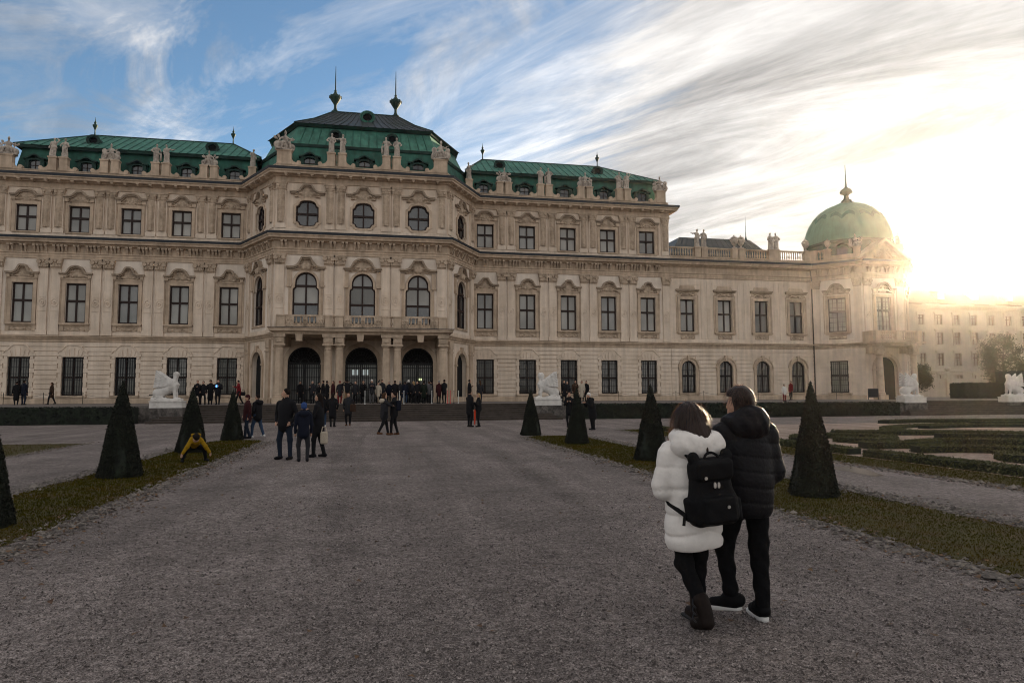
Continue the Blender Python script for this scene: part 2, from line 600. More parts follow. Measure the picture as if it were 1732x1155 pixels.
def obj(name, mesh, parent=None, loc=(0, 0, 0), rz=0.0, scale=None):
    o = bpy.data.objects.new(name, mesh)
    COL.objects.link(o)
    o.location = loc
    o.rotation_euler = (0, 0, rz)
    if scale is not None:
        o.scale = scale if isinstance(scale, (tuple, list)) else (scale,) * 3
    if parent is not None:
        o.parent = parent
    return o
def tag(o, label, cat, group=None, kind=None):
    o['label'] = label
    o['category'] = cat
    if group:
        o['group'] = group
    if kind:
        o['kind'] = kind
    return o
def structure(o, label=None):
    o['kind'] = 'structure'
    if label:
        o['label'] = label
    return o
def stuff(o):
    o['kind'] = 'stuff'
    return o
def thing(name, label, cat, loc=(0, 0, 0), rz=0.0, group=None, scale=None):
    return tag(obj(name, None, None, loc, rz, scale), label, cat, group)

def arc(cx, cz, r, a0, a1, n, rz=None):
    rz = r if rz is None else rz
    return [(cx + r * math.cos(R(a0 + (a1 - a0) * i / n)), cz + rz * math.sin(R(a0 + (a1 - a0) * i / n))) for i in range(n + 1)]
def rect(x0, x1, z0, z1):
    return [(x0, z0), (x1, z0), (x1, z1), (x0, z1)]
def arched(hw, z0, zs, x=0.0, n=14, rise=None):
    """Opening with a round (or segmental) head, springing at zs."""
    return [(x - hw, z0), (x + hw, z0)] + arc(x, zs, hw, 0, 180, n, rise)

# ------------------------------------------------------------------ signed distance sculpting
class SDF:
    def __init__(self, lo, hi, h):
        self.lo = np.array(lo, float)
        self.h = h
        n = np.ceil((np.array(hi) - self.lo) / h).astype(int) + 1
        self.ax = [self.lo[i] + h * np.arange(n[i]) for i in range(3)]
        self.D = np.full(n, 9.0, np.float32)
        self.M = np.zeros(n, np.int8)
    def _sub(self, lo, hi):
        s = []
        for i in range(3):
            a = max(0, int((lo[i] - self.lo[i]) / self.h) - 1)
            b = min(len(self.ax[i]), int((hi[i] - self.lo[i]) / self.h) + 3)
            if b <= a:
                return None
            s.append(slice(a, b))
        g = np.meshgrid(*(self.ax[i][s[i]] for i in range(3)), indexing='ij')
        return tuple(s), g
    def _merge(self, s, d, mat, k):
        D = self.D[s]
        h = np.maximum(k - np.abs(D - d), 0) / max(k, 1e-6)
        self.M[s] = np.where(d < D, mat, self.M[s])
        self.D[s] = np.minimum(D, d) - h * h * k * 0.25
        return self
    def cap(self, a, b, ra, rb=None, mat=0, k=0.03):
        rb = ra if rb is None else rb
        a, b = np.array(a, float), np.array(b, float)
        r = max(ra, rb) + k + 2 * self.h
        q = self._sub(np.minimum(a, b) - r, np.maximum(a, b) + r)
        if q is None:
            return self
        s, (X, Y, Z) = q
        ba = b - a
        L2 = max(ba @ ba, 1e-9)
        t = np.clip(((X - a[0]) * ba[0] + (Y - a[1]) * ba[1] + (Z - a[2]) * ba[2]) / L2, 0, 1)
        d = np.sqrt((X - a[0] - t * ba[0]) ** 2 + (Y - a[1] - t * ba[1]) ** 2 + (Z - a[2] - t * ba[2]) ** 2) - (ra + (rb - ra) * t)
        return self._merge(s, d, mat, k)
    def ell(self, c, r, mat=0, k=0.03, rot=None, cut=None):
        """Ellipsoid; rot = (ax, ay, az) Euler in degrees."""
        c, r = np.array(c, float), np.array(r, float)
        m = r.max() + k + 2 * self.h
        q = self._sub(c - m, c + m)
        if q is None:
            return self
        s, (X, Y, Z) = q
        P = np.stack([X - c[0], Y - c[1], Z - c[2]], -1)
        if rot is not None:
            P = P @ rotm(rot)
        k0 = np.sqrt(((P / r) ** 2).sum(-1)) + 1e-9
        k1 = np.sqrt(((P / r ** 2) ** 2).sum(-1)) + 1e-9
        d = k0 * (k0 - 1) / k1
        return self._merge(s, d, mat, k)
    def box(self, c, hs, rnd=0.02, mat=0, k=0.01, rot=None):
        c, hs = np.array(c, float), np.array(hs, float)
        m = np.linalg.norm(hs) + rnd + k + 2 * self.h
        q = self._sub(c - m, c + m)
        if q is None:
            return self
        s, (X, Y, Z) = q
        P = np.stack([X - c[0], Y - c[1], Z - c[2]], -1)
        if rot is not None:
            P = P @ rotm(rot)
        w = np.abs(P) - (hs - rnd)
        d = np.sqrt((np.maximum(w, 0) ** 2).sum(-1)) + np.minimum(w.max(-1), 0) - rnd
        return self._merge(s, d, mat, k)
    def grid(self):
        return np.meshgrid(*self.ax, indexing='ij')
    def surface(self):
        D = self.D
        S = D < 0
        n = np.array(D.shape)
        cnt = np.zeros(n - 1, np.int8)
        offs = [(i, j, l) for i in (0, 1) for j in (0, 1) for l in (0, 1)]
        for i, j, l in offs:
            cnt += S[i:n[0] - 1 + i, j:n[1] - 1 + j, l:n[2] - 1 + l]
        act = (cnt > 0) & (cnt < 8)
        I = np.argwhere(act)
        idx = np.full(n - 1, -1, np.int32)
        idx[act] = np.arange(len(I))
        P = np.zeros((len(I), 3))
        C = np.zeros(len(I))
        for a in offs:
            for ax in range(3):
                if a[ax]:
                    continue
                b = list(a)
                b[ax] = 1
                da = D[tuple((I + a).T)].astype(float)
                db = D[tuple((I + b).T)].astype(float)
                x = (da < 0) != (db < 0)
                t = np.where(x, da / np.where(x, da - db, 1), 0)
                q = np.array(a, float)[None] + t[:, None] * (np.array(b) - np.array(a))[None]
                P += q * x[:, None]
                C += x
        V = self.lo + self.h * (I + P / C[:, None])
        vm = self.M[tuple((I + (P / C[:, None] > 0.5)).T)]
        quads = []
        for ax in range(3):
            o1, o2 = (ax + 1) % 3, (ax + 2) % 3
            sl = [slice(1, None)] * 3
            sl[ax] = slice(None, -1)
            sl2 = [slice(1, None)] * 3
            A = S[tuple(sl)]
            B = S[tuple(sl2)]
            E = np.argwhere(A != B)
            if not len(E):
                continue
            G = E.copy()
            G[:, o1] += 1
            G[:, o2] += 1
            pos = A[tuple(E.T)]
            ok = (G[:, o1] < n[o1] - 1) & (G[:, o2] < n[o2] - 1) & (G[:, ax] < n[ax] - 1)
            G, pos = G[ok], pos[ok]
            def cell(d1, d2):
                H = G.copy()
                H[:, o1] += d1
                H[:, o2] += d2
                return idx[tuple(H.T)]
            Q = np.stack([cell(-1, -1), cell(0, -1), cell(0, 0), cell(-1, 0)], 1)
            Q[~pos] = Q[~pos][:, ::-1]
            quads.append(Q)
        Q = np.concatenate(quads)
        Q = Q[(Q >= 0).all(1)]
        fm = vm[Q[:, 0]]
        return V, Q, fm
    def mesh(self, name, mats, smooth=True):
        V, Q, fm = self.surface()
        return np_mesh(name, V, Q, mats, fm if not isinstance(mats, str) else None, smooth)
def rotm(e):
    x, y, z = (R(a) for a in e)
    cx, sx, cy, sy, cz, sz = math.cos(x), math.sin(x), math.cos(y), math.sin(y), math.cos(z), math.sin(z)
    return np.array([[cz, -sz, 0], [sz, cz, 0], [0, 0, 1]]) @ np.array([[cy, 0, sy], [0, 1, 0], [-sy, 0, cy]]) @ np.array([[1, 0, 0], [0, cx, -sx], [0, sx, cx]])

def leaf_tris(P, Nrm, size, spread=0.9):
    """One small triangle per point, roughly facing the normal, in random turns."""
    n = len(P)
    d = Nrm + RNG.normal(0, spread, (n, 3))
    d /= np.linalg.norm(d, axis=1, keepdims=True)
    a = np.cross(d, RNG.normal(0, 1, (n, 3)))
    a /= np.linalg.norm(a, axis=1, keepdims=True)
    b = np.cross(d, a)
    s = size * RNG.uniform(0.6, 1.4, (n, 1))
    V = np.empty((n, 3, 3))
    V[:, 0] = P - a * s
    V[:, 1] = P + a * s
    V[:, 2] = P + b * s * 2.0
    return V.reshape(-1, 3), np.arange(3 * n).reshape(-1, 3)

# ------------------------------------------------------------------ ground
TZ = 1.02                       # terrace level
def sheet(name, pts, z, mat, label=None):
    """Flat polygon sheet in plan."""
    mb = MB()
    tris = tessellate_polygon([[Vector((p[0], p[1], 0)) for p in pts]])
    fr = []
    for t in tris:
        a, b, c = (pts[i] for i in t)
        s = (b[0] - a[0]) * (c[1] - a[1]) - (c[0] - a[0]) * (b[1] - a[1])
        fr.append(tuple(t) if s > 0 else tuple(reversed(t)))
    mb.add([(p[0], p[1], z) for p in pts], fr)
    return structure(obj(name, mb.mesh(name, mat)), label)
sheet('ground', [(-900, -500), (900, -500), (900, 1200), (-900, 1200)], 0.0, 'gravel', 'grey gravel forecourt and paths in front of the palace')

def wob(i, s, amp):
    return amp * (math.sin(i * 1.7 + s) + 0.6 * math.sin(i * 3.9 + 2 * s) + 0.4 * math.sin(i * 7.3 + s * 3))
def strip(x0, x1, y0, y1, seed, round_end=True):
    """Lawn strip along Y with a wavering edge and a rounded far end."""
    n = 90
    left = [(x0 + wob(i * 0.33, seed, 0.035), y0 + (y1 - y0) * i / n) for i in range(n + 1)]
    right = [(x1 + wob(i * 0.37, seed + 4, 0.035), y0 + (y1 - y0) * i / n) for i in range(n + 1)]
    cap = []
    if round_end:
        c, r = (x0 + x1) / 2, (x1 - x0) / 2
        cap = [(c + r * math.cos(R(a)), y1 + r * 0.9 * math.sin(R(a))) for a in range(15, 180, 15)]
    return right + cap + left[::-1]
def inside_poly(P, poly):
    x, y = P[:, 0], P[:, 1]
    r = np.zeros(len(P), bool)
    n = len(poly)
    for i in range(n):
        (xa, ya), (xb, yb) = poly[i], poly[(i + 1) % n]
        if ya == yb:
            continue
        c = ((ya > y) != (yb > y)) & (x < (xb - xa) * (y - ya) / (yb - ya) + xa)
        r ^= c
    return r
def grass_on(poly, n, near=None, h=0.022):
    """Short turf blades scattered over a lawn polygon, denser towards the camera."""
    xs, ys = [p[0] for p in poly], [p[1] for p in poly]
    P = np.stack([RNG.uniform(min(xs), max(xs), n * 2), RNG.uniform(min(ys), max(ys), n * 2)], 1)
    if near is not None:
        keep = RNG.uniform(0, 1, len(P)) < np.clip(near / np.maximum(P[:, 1], 1), 0.12, 1)
        P = P[keep]
    P = P[inside_poly(P, poly)][:n]
    n = len(P)
    a = RNG.uniform(0, 2 * np.pi, n)
    big = np.clip(P[:, 1] / 9.0, 0.8, 2.2)
    w = 0.007 * big
    hh = h * RNG.uniform(0.5, 1.25, n) * np.clip(big, 0.9, 1.3)
    lean = RNG.normal(0, 0.45, (n, 2)) * hh[:, None]
    V = np.zeros((n, 3, 3))
    dx, dy = np.cos(a) * w, np.sin(a) * w
    V[:, 0, 0] = P[:, 0] - dx
    V[:, 0, 1] = P[:, 1] - dy
    V[:, 1, 0] = P[:, 0] + dx
    V[:, 1, 1] = P[:, 1] + dy
    V[:, 2, 0] = P[:, 0] + lean[:, 0]
    V[:, 2, 1] = P[:, 1] + lean[:, 1]
    V[:, 2, 2] = hh
    V[:, :2, 2] = 0.0
    V[:, :, 2] += 0.006
    return V.reshape(-1, 3), np.arange(3 * n).reshape(-1, 3)
STRIPS = {
    'right': strip(5.62, 7.78, -14, 25.6, 0.3),
    'left': strip(-5.95, -4.05, -14, 25.9, 2.1),
    'right_outer': strip(10.9, 12.3, -14, 30.2, 5.5, False),
    'left_outer': strip(-13.6, -9.95, -14, 26.3, 1.2, False),
}
LAB = {'right': 'lawn strip under the row of topiary cones beside the walking couple',
       'left': 'lawn strip with topiary cones beside the crouching child in yellow',
       'right_outer': 'narrow lawn border between the side path and the box hedges',
       'left_outer': 'lawn border beyond the side path on the left'}
GB = []
for k, poly in STRIPS.items():
    sheet('lawn', poly, 0.004, 'lawn_soil', LAB[k])
    GB.append(grass_on(poly, {'right': 90000, 'left': 80000, 'right_outer': 40000, 'left_outer': 26000}[k], 8.0))
o_ = 0
gv, gf = [], []
for V, F in GB:
    gv.append(V)
    gf.append(F + o_)
    o_ += len(V)
g = stuff(obj('grass', np_mesh('grass', np.concatenate(gv), np.concatenate(gf), 'grass')))
g['label'] = 'short mown turf on the lawn strips beside the gravel'
g['category'] = 'grass'

# loose stones and dead leaves along the lawn edges and in the gravel
def scatter_stones(name, P, size, mat, flatness=0.6):
    n = len(P)
    base = np.array([(1, 0, 0), (-1, 0, 0), (0, 1, 0), (0, -1, 0), (0, 0, 1), (0, 0, -0.6)], float)
    F = np.array([(0, 2, 4), (2, 1, 4), (1, 3, 4), (3, 0, 4), (2, 0, 5), (1, 2, 5), (3, 1, 5), (0, 3, 5)])
    s = size * np.exp(RNG.normal(0, 0.4, (n, 1, 1)))
    jit = base[None] * (1 + RNG.normal(0, 0.25, (n, 6, 3)))
    jit[:, :, 2] *= flatness
    a = RNG.uniform(0, 2 * np.pi, n)
    c, sn = np.cos(a)[:, None], np.sin(a)[:, None]
    x = jit[:, :, 0] * c - jit[:, :, 1] * sn
    y = jit[:, :, 0] * sn + jit[:, :, 1] * c
    V = np.stack([x, y, jit[:, :, 2]], -1) * s
    V[:, :, :2] += P[:, None, :2]
    V[:, :, 2] += 0.25 * s[:, :, 0]
    FF = (F[None] + 6 * np.arange(n)[:, None, None]).reshape(-1, 3)
    return np_mesh(name, V.reshape(-1, 3), FF, mat)
def edge_points(x, y0, y1, n, width):
    t = RNG.uniform(0, 1, n) ** 1.6
    y = y0 + (y1 - y0) * t
    return np.stack([x + RNG.normal(0, width, n), y], 1)
E_ = np.concatenate([edge_points(5.50, 3, 26, 4200, 0.13), edge_points(7.98, 3, 26, 6500, 0.13), edge_points(-3.9, 5, 26, 4200, 0.14),
                     edge_points(-6.1, 7, 26, 2600, 0.13), edge_points(10.75, 6, 30, 3600, 0.13), edge_points(-9.85, 12, 26, 1200, 0.12)])
o = stuff(obj('edging_stones', scatter_stones('edging_stones', E_, 0.021, 'edge_stone')))
tag(o, 'loose pale stones and rubble strewn along the lawn edges', 'stones')
ang = RNG.uniform(R(-38), R(62), 90000)
rad = 2.2 + 9.5 * RNG.uniform(0, 1, 90000) ** 1.5
G_ = np.stack([rad * np.sin(ang + YAW * 0), rad * np.cos(ang)], 1)
G_ = G_[~(((G_[:, 0] > 5.5) & (G_[:, 0] < 8.0)) | ((G_[:, 0] < -3.95) & (G_[:, 0] > -6.1)))]
o = stuff(obj('gravel_stones', scatter_stones('gravel_stones', G_, 0.0065, 'gravel_chip', 0.8)))
tag(o, 'small loose gravel stones lying on the forecourt', 'gravel')
D_ = np.concatenate([edge_points(5.45, 3, 26, 1000, 0.25), edge_points(-3.8, 5, 26, 1300, 0.25), edge_points(8.0, 3, 26, 700, 0.25),
                     edge_points(10.7, 5, 28, 900, 0.12), edge_points(-9.8, 14, 27, 300, 0.12), np.stack([RNG.uniform(-4, 5.5, 300), RNG.uniform(2, 20, 300)], 1)])
Dp = np.concatenate([D_, np.full((len(D_), 1), 0.014)], 1)
V, F = leaf_tris(Dp, np.tile([0, 0, 1.0], (len(Dp), 1)), 0.022, 0.35)
V[:, 2] = np.maximum(V[:, 2], 0.007)
o = stuff(obj('fallen_leaves', np_mesh('fallen_leaves', V, F, 'dead_leaf')))
tag(o, 'brown fallen leaves scattered along the lawn edges', 'leaves')

# parterre floors: pinkish gravel inside the box hedges
sheet('parterre_gravel', [(12.3, -14), (70, -14), (70, 31.5), (60, 33.5), (40, 34.2), (20, 33.0), (12.3, 30.2)], 0.004, 'pink_gravel',
      'pinkish gravel floor of the parterre with low box hedges')
sheet('parterre_gravel', [(-60, -14), (-13.6, -14), (-13.6, 26.3), (-60, 28)], 0.004, 'pink_gravel', 'gravel floor of the parterre beyond the left side path')
puddle = sheet('puddle', [(10.0 + 0.30 * math.cos(R(a)) * (1 + 0.3 * math.sin(R(3 * a))) + 0.25 * math.sin(R(a)), 13.0 + 1.1 * math.sin(R(a)) * (1 + 0.2 * math.cos(R(2 * a)))) for a in range(0, 360, 12)],
      0.006, flat('wet_sheet', (0.16, 0.15, 0.145), 0.12, 0.1, 3), 'pale wet patch on the side path beside the nearest cone')

# ------------------------------------------------------------------ terrace and stairs
mb = MB()
mb.box(-160, 160, 46.1, 200, -0.5, TZ)
terr = structure(obj('terrace', mb.mesh('terrace', flat('terrace_gravel', (0.17, 0.15, 0.138), 0.95, 0.15, 1.5, 0.3))), 'raised gravel terrace the palace stands on')
NSTEP = 8
def stairs(name, x0, x1, label, flare=0.26):
    t = structure(obj(name, None, None, ((x0 + x1) / 2, 43.2, 0)), label)
    w = (x1 - x0) / 2
    rise = TZ / NSTEP
    for i in range(NSTEP):
        e = flare * (NSTEP - 1 - i)
        y = 0.40 * i
        m = MB()
        m.box(-w - e, w + e, y, 3.0, rise * i - (0.3 if i == 0 else 0.0), rise * (i + 1) - 0.035)
        m.box(-w - e - 0.03, w + e + 0.03, y - 0.06, 3.0 if i == NSTEP - 1 else y + 0.46, rise * (i + 1) - 0.035, rise * (i + 1) + 0.002 * (NSTEP - i) - (0.004 if i < NSTEP - 1 else -0.003))
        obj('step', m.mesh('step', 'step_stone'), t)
    return t
stairs('stairs', -11.5, 9.95, 'wide dark stone stairs up to the portico between the two sphinxes')
stairs('stairs', 39.6, 56.0, 'wide stone stairs at the far right beside the domed tower')

# ------------------------------------------------------------------ the palace
PX, PY, PZ = -1.4, 60.0, TZ
palace = thing('palace', 'long baroque palace of pale stone with green copper roofs, central pavilion and domed corner tower', 'palace', (PX, PY, PZ))
def P_(name, mesh, loc=(0, 0), rz=0.0, parent=None):
    """A part of the palace; mesh z is absolute."""
    if parent is not None:
        return obj(name, mesh, parent)
    return obj(name, mesh, palace, (loc[0] - PX, loc[1] - PY, -PZ), rz)
class Face:
    def __init__(self, a, b):
        self.a, self.b = a, b
        self.L = math.hypot(b[0] - a[0], b[1] - a[1])
        self.rz = math.atan2(b[1] - a[1], b[0] - a[0])
    def at(self, u):
        return (self.a[0] + (self.b[0] - self.a[0]) * u / self.L, self.a[1] + (self.b[1] - self.a[1]) * u / self.L)
WL, WR = -30.0, 26.9
JL, JR, CL_, CR_ = -11.05, 8.25, -8.1, 5.3
F_left = Face((WL, 60), (JL, 60))
F_cl = Face((JL, 60), (CL_, 55))
F_front = Face((CL_, 55), (CR_, 55))
F_cr = Face((CR_, 55), (JR, 60))
F_right = Face((JR, 60), (WR, 60))
F_gal = Face((WR, 60), (41.8, 60))
F_t1 = Face((41.8, 60), (45.0, 56.8))
F_t2 = Face((45.0, 56.8), (49.4, 56.8))
F_t3 = Face((49.4, 56.8), (52.6, 60))
F_t4 = Face((52.6, 60), (52.6, 66))
F_gl = Face((-44.9, 60), (WL, 60))
BL = [x - WL for x in (-27.8, -23.95, -20.09, -16.23, -12.38)]
BR = [x - JR for x in (9.24, 13.1, 16.95, 20.81, 24.67)]
BG = [x - WR for x in (28.62, 32.45, 36.31, 40.06)]
BGL = [14.9 - b for b in BG][::-1]
BF = [2.40, 6.72, 11.10]

# opening outlines, local to the bay
O_gf = rect(-0.78, 0.78, 1.66, 4.73)
O_f2 = rect(-0.75, 0.75, 7.44, 10.63)
O_f3 = rect(-0.77, 0.77, 14.76, 16.93)
O_p2 = [(-1.0, 7.2), (1.0, 7.2), (1.0, 9.78), (0.96, 9.94), (0.84, 10.02)] + arc(0, 10.42, 0.82, 0, 180, 14, 0.80) + [(-0.84, 10.02), (-0.96, 9.94), (-1.0, 9.78)]
O_p3 = [(-0.60, 14.95)] + [(0.6 * math.sin(R(a)) , 14.95 - 0.10 * math.cos(R(a))) for a in range(-60, 61, 30)] + [(0.60, 14.95), (0.68, 15.14), (0.86, 15.22), (0.86, 16.42), (0.70, 16.52), (0.62, 16.72)] + \
       [(0.62 * math.sin(R(a)), 16.72 + 0.22 * math.cos(R(a))) for a in (60, 30, 0, -30, -60)] + [(-0.62, 16.72), (-0.70, 16.52), (-0.86, 16.42), (-0.86, 15.22), (-0.68, 15.14)]
O_p1 = arched(1.24, TZ - 0.02, 4.12, n=18)
O_c1 = arched(0.98, TZ - 0.02, 4.10, n=16)
O_g1 = arched(0.70, 1.70, 4.02, n=14)
O_g2 = rect(-0.72, 0.72, 7.46, 10.55)
O_t2 = rect(-0.80, 0.80, 7.50, 10.80)
O_t1 = rect(-0.80, 0.80, 1.66, 4.73)
O_td = arched(1.15, TZ - 0.02, 3.9, n=16)
def shift(o, u):
    return [(x + u, z) for x, z in o]
def wall(face, z0, z1, holes, mat, y=0.0, trim=0.0):
    mb = MB()
    mb.prism(rect(trim, face.L - trim, z0, z1), holes, y, y + 0.42)
    return P_('wall', mb.mesh('wall', mat), face.a, face.rz)
for f, b in ((F_left, BL), (F_right, BR)):
    wall(f, TZ - 0.3, 6.0, [shift(O_gf, u) for u in b], 'plaster', 0.03)
    wall(f, 6.0, 14.0, [shift(O_f2, u) for u in b], 'white_plaster')
    wall(f, 14.0, 19.3, [shift(O_f3, u) for u in b], 'plaster')
for f, b in ((F_front, BF), (F_cl, [2.9]), (F_cr, [2.9])):
    wall(f, TZ - 0.3, 6.0, [shift(O_p1 if f is F_front else O_c1, u) for u in b], 'plaster')
    wall(f, 6.0, 14.0, [shift(O_p2, u) for u in b], 'white_plaster')
    wall(f, 14.0, 19.3, [shift(O_p3, u) for u in b], 'plaster')
for f, b in ((F_gal, BG), (F_gl, BGL)):
    wall(f, TZ - 0.3, 6.0, [shift(O_g1, u) for u in b], 'plaster', 0.03)
    wall(f, 6.0, 14.2, [shift(O_g2, u) for u in b], 'plaster')
for f in (F_t1, F_t2, F_t3, F_t4):
    u = f.L / 2
    door = f is F_t2
    wall(f, TZ - 0.3, 6.0, [shift(O_td if door else O_t1, u)], 'plaster', 0.0 if door else 0.03)
    wall(f, 6.0, 14.2, [shift(O_t2, u)], 'white_plaster')
# end walls, back and flat tops so that the blocks are closed
mb = MB()
for (x0, x1, y0, y1, z) in ((WL, WR, 60.45, 74, 19.3), (-44.9, 52.5, 60.45, 74, 14.2)):
    mb.add([(x0, y0, 0), (x0, y1, 0), (x0, y1, z), (x0, y0, z)], [(3, 2, 1, 0)])
    mb.add([(x1, y0, 0), (x1, y1, 0), (x1, y1, z), (x1, y0, z)], [(0, 1, 2, 3)])
    mb.add([(x0, y1, 0), (x1, y1, 0), (x1, y1, z), (x0, y1, z)], [(3, 2, 1, 0)])
mb.box(WL, WR, 60.0, 60.45, 14.0, 14.001)
mb.add([(WR, 59.999, 14.2), (WR, 61, 14.2), (WR, 61, 19.3), (WR, 59.999, 19.3)], [(0, 1, 2, 3)])
mb.add([(WL, 59.999, 14.2), (WL, 61, 14.2), (WL, 61, 19.3), (WL, 59.999, 19.3)], [(3, 2, 1, 0)])
P_('end_wall', mb.mesh('end_wall', 'plaster'))
# dark rooms behind the windows keep daylight from leaking through
mb = MB()
for (x0, x1, y0, y1, z) in ((WL + .2, WR - .2, 60.6, 73, 19.2), (-44.5, 41.8, 60.6, 73, 14.0), (CL_ + .4, CR_ - .4, 56.2, 60.5, 19.2), (44.4, 50.0, 58.2, 66, 14.0), (42.6, 52, 60.6, 66, 14.0)):
    mb.box(x0, x1, y0, y1, 0.2, z)
P_('interior', mb.mesh('interior', 'dark_interior'))
mb = MB()
mb.add([(WL, 60.2, 19.3), (WR, 60.2, 19.3), (WR, 74, 19.3), (WL, 74, 19.3)], [(0, 1, 2, 3)])
mb.add([(JL, 60.2, 19.3), (CL_, 55.2, 19.3), (CR_, 55.2, 19.3), (JR, 60.2, 19.3)], [(0, 1, 2, 3)])
mb.add([(WR, 60.2, 14.25), (41.8, 60.2, 14.25), (45, 57, 14.25), (49.4, 57, 14.25), (52.5, 60.2, 14.25), (52.5, 74, 14.25), (WR, 74, 14.25)], [(0, 1, 2, 3, 4, 5, 6)])
mb.add([(-44.9, 60.2, 14.25), (WL, 60.2, 14.25), (WL, 74, 14.25), (-44.9, 74, 14.25)], [(0, 1, 2, 3)])
P_('roof_deck', mb.mesh('roof_deck', 'sheet_lead'))

# ------------------------------------------------------------------ horizontal mouldings
ALL = [(-44.9, 60), (JL, 60), (CL_, 55), (CR_, 55), (JR, 60), (41.8, 60), (45.0, 56.8), (49.4, 56.8), (52.6, 60), (52.6, 74)]
TOP = [(WL, 74), (WL, 60), (JL, 60), (CL_, 55), (CR_, 55), (JR, 60), (WR, 60), (WR, 74)]
def mould(name, path, prof, mat):
    m = MB()
    m.sweep(prof, path)
    return P_(name, m.mesh(name, mat))
mould('plinth', [(-44.9, 60), (JL, 60), (CL_ + .02, 55)], [(0.14, TZ - .3), (0.14, 1.36), (0.09, 1.42), (0.0, 1.43)], 'trim_stone')
mould('plinth', [(CR_ - .02, 55), (JR, 60), (41.8, 60), (45.0, 56.8)], [(0.14, TZ - .3), (0.14, 1.36), (0.09, 1.42), (0.0, 1.43)], 'trim_stone')
mould('string_course', ALL, [(0, 5.90), (0.05, 5.94), (0.06, 6.10), (0.16, 6.16), (0.18, 6.26), (0.30, 6.31), (0.30, 6.38), (0.0, 6.43)], 'trim_stone')
mould('dado', ALL, [(0.0, 6.43), (0.07, 6.44), (0.07, 6.72), (0.0, 6.75)], 'plaster')
mould('architrave', ALL, [(0, 12.58), (0.10, 12.60), (0.10, 12.76), (0.13, 12.78), (0.13, 12.95), (0.20, 13.0), (0.20, 13.06), (0.05, 13.07), (0.05, 13.66), (0.0, 13.67)], 'trim_stone')
mould('cornice', ALL, [(0.05, 13.64), (0.30, 13.68), (0.34, 13.78), (0.62, 13.81), (0.64, 13.95), (0.72, 14.0), (0.74, 14.08), (0.0, 14.10)], 'trim_stone')
mould('cornice_flashing', ALL, [(0.0, 14.085), (0.77, 14.085), (0.78, 14.28), (0.70, 14.30), (0, 14.32)], 'sheet_lead')
mould('attic_base', TOP, [(0.0, 14.2), (0.09, 14.2), (0.09, 14.66), (0.0, 14.70)], 'plaster')
mould('architrave', TOP, [(0.0, 18.30), (0.09, 18.32), (0.09, 18.42), (0.05, 18.44), (0.05, 18.78), (0.0, 18.80)], 'trim_stone')
mould('cornice', TOP, [(0.05, 18.76), (0.26, 18.80), (0.28, 18.86), (0.66, 18.90), (0.68, 19.03), (0.77, 19.08), (0.79, 19.16), (0.0, 19.18)], 'trim_stone')
mould('cornice_flashing', TOP, [(0.0, 19.165), (0.82, 19.165), (0.83, 19.37), (0.74, 19.39), (0, 19.42)], 'sheet_lead')
mould('parapet', TOP[1:-1], [(0.02, 19.2), (0.02, 19.70), (0.06, 19.74), (0.06, 19.80), (-0.34, 19.80), (-0.34, 19.2)], 'trim_stone')
GP = [(WR, 60), (41.8, 60), (45.0, 56.8), (49.4, 56.8), (52.6, 60), (52.6, 74)]
mould('parapet', GP, [(0.02, 14.2), (0.02, 14.56), (0.05, 14.60), (0.05, 14.66), (-0.34, 14.66), (-0.34, 14.2)], 'trim_stone')

# bracket frieze and modillions: too small to pick apart one by one
m_br = MB()
m_mo = MB()
def place_local(face, mb, verts_fn, us):
    c, s = math.cos(face.rz), math.sin(face.rz)
    for u in us:
        t = MB()
        verts_fn(t, u)
        v = [(face.a[0] + x * c - y * s, face.a[1] + x * s + y * c, z) for x, y, z in t.v]
        mb.add(v, t.f)
def bracket(t, u):
    t.box(u - 0.095, u + 0.095, -0.42, -0.05, 13.52, 13.66)
    t.add([(u - .075, -.34, 13.52), (u + .075, -.34, 13.52), (u + .075, -.05, 13.52), (u - .075, -.05, 13.52), (u - .055, -.17, 13.17), (u + .055, -.17, 13.17), (u + .055, -.05, 13.17), (u - .055, -.05, 13.17)],
          [(0, 4, 5, 1), (1, 5, 6, 2), (3, 7, 4, 0), (4, 7, 6, 5)])
    t.box(u - 0.05, u + 0.05, -0.14, -0.05, 13.02, 13.17)
def modillion(t, u):
    t.box(u - 0.11, u + 0.11, -0.62, -0.05, 18.80, 18.895)
    t.box(u - 0.07, u + 0.07, -0.52, -0.05, 18.72, 18.80)
def along(L, pitch, inset=0.3):
    n = max(1, int((L - 2 * inset) / pitch))
    return [inset + (L - 2 * inset) * (i + 0.5) / n for i in range(n)]
for f, bays in ((F_left, BL), (F_right, BR)):
    us = []
    for u in bays:
        us += [u - 1.06, u - 0.78, u - 0.14, u + 0.14, u + 0.78, u + 1.06]
    for a, b in zip(bays[:-1], bays[1:]):
        m = (a + b) / 2
        us += [m - 0.62, m - 0.30, m + 0.30, m + 0.62]
    place_local(f, m_br, bracket, [u for u in us if 0.1 < u < f.L - 0.1])
    place_local(f, m_mo, modillion, along(f.L, 0.96))
for f in (F_front, F_cl, F_cr, F_t1, F_t2, F_t3):
    place_local(f, m_br, bracket, [u + d for u in along(f.L, 0.92, 0.25) for d in (-0.15, 0.15)])
for f in (F_front, F_cl, F_cr):
    place_local(f, m_mo, modillion, along(f.L, 0.96))
stuff(P_('bracket_frieze', m_br.mesh('bracket_frieze', 'carved_stone')))
stuff(P_('modillions', m_mo.mesh('modillions', 'trim_stone')))

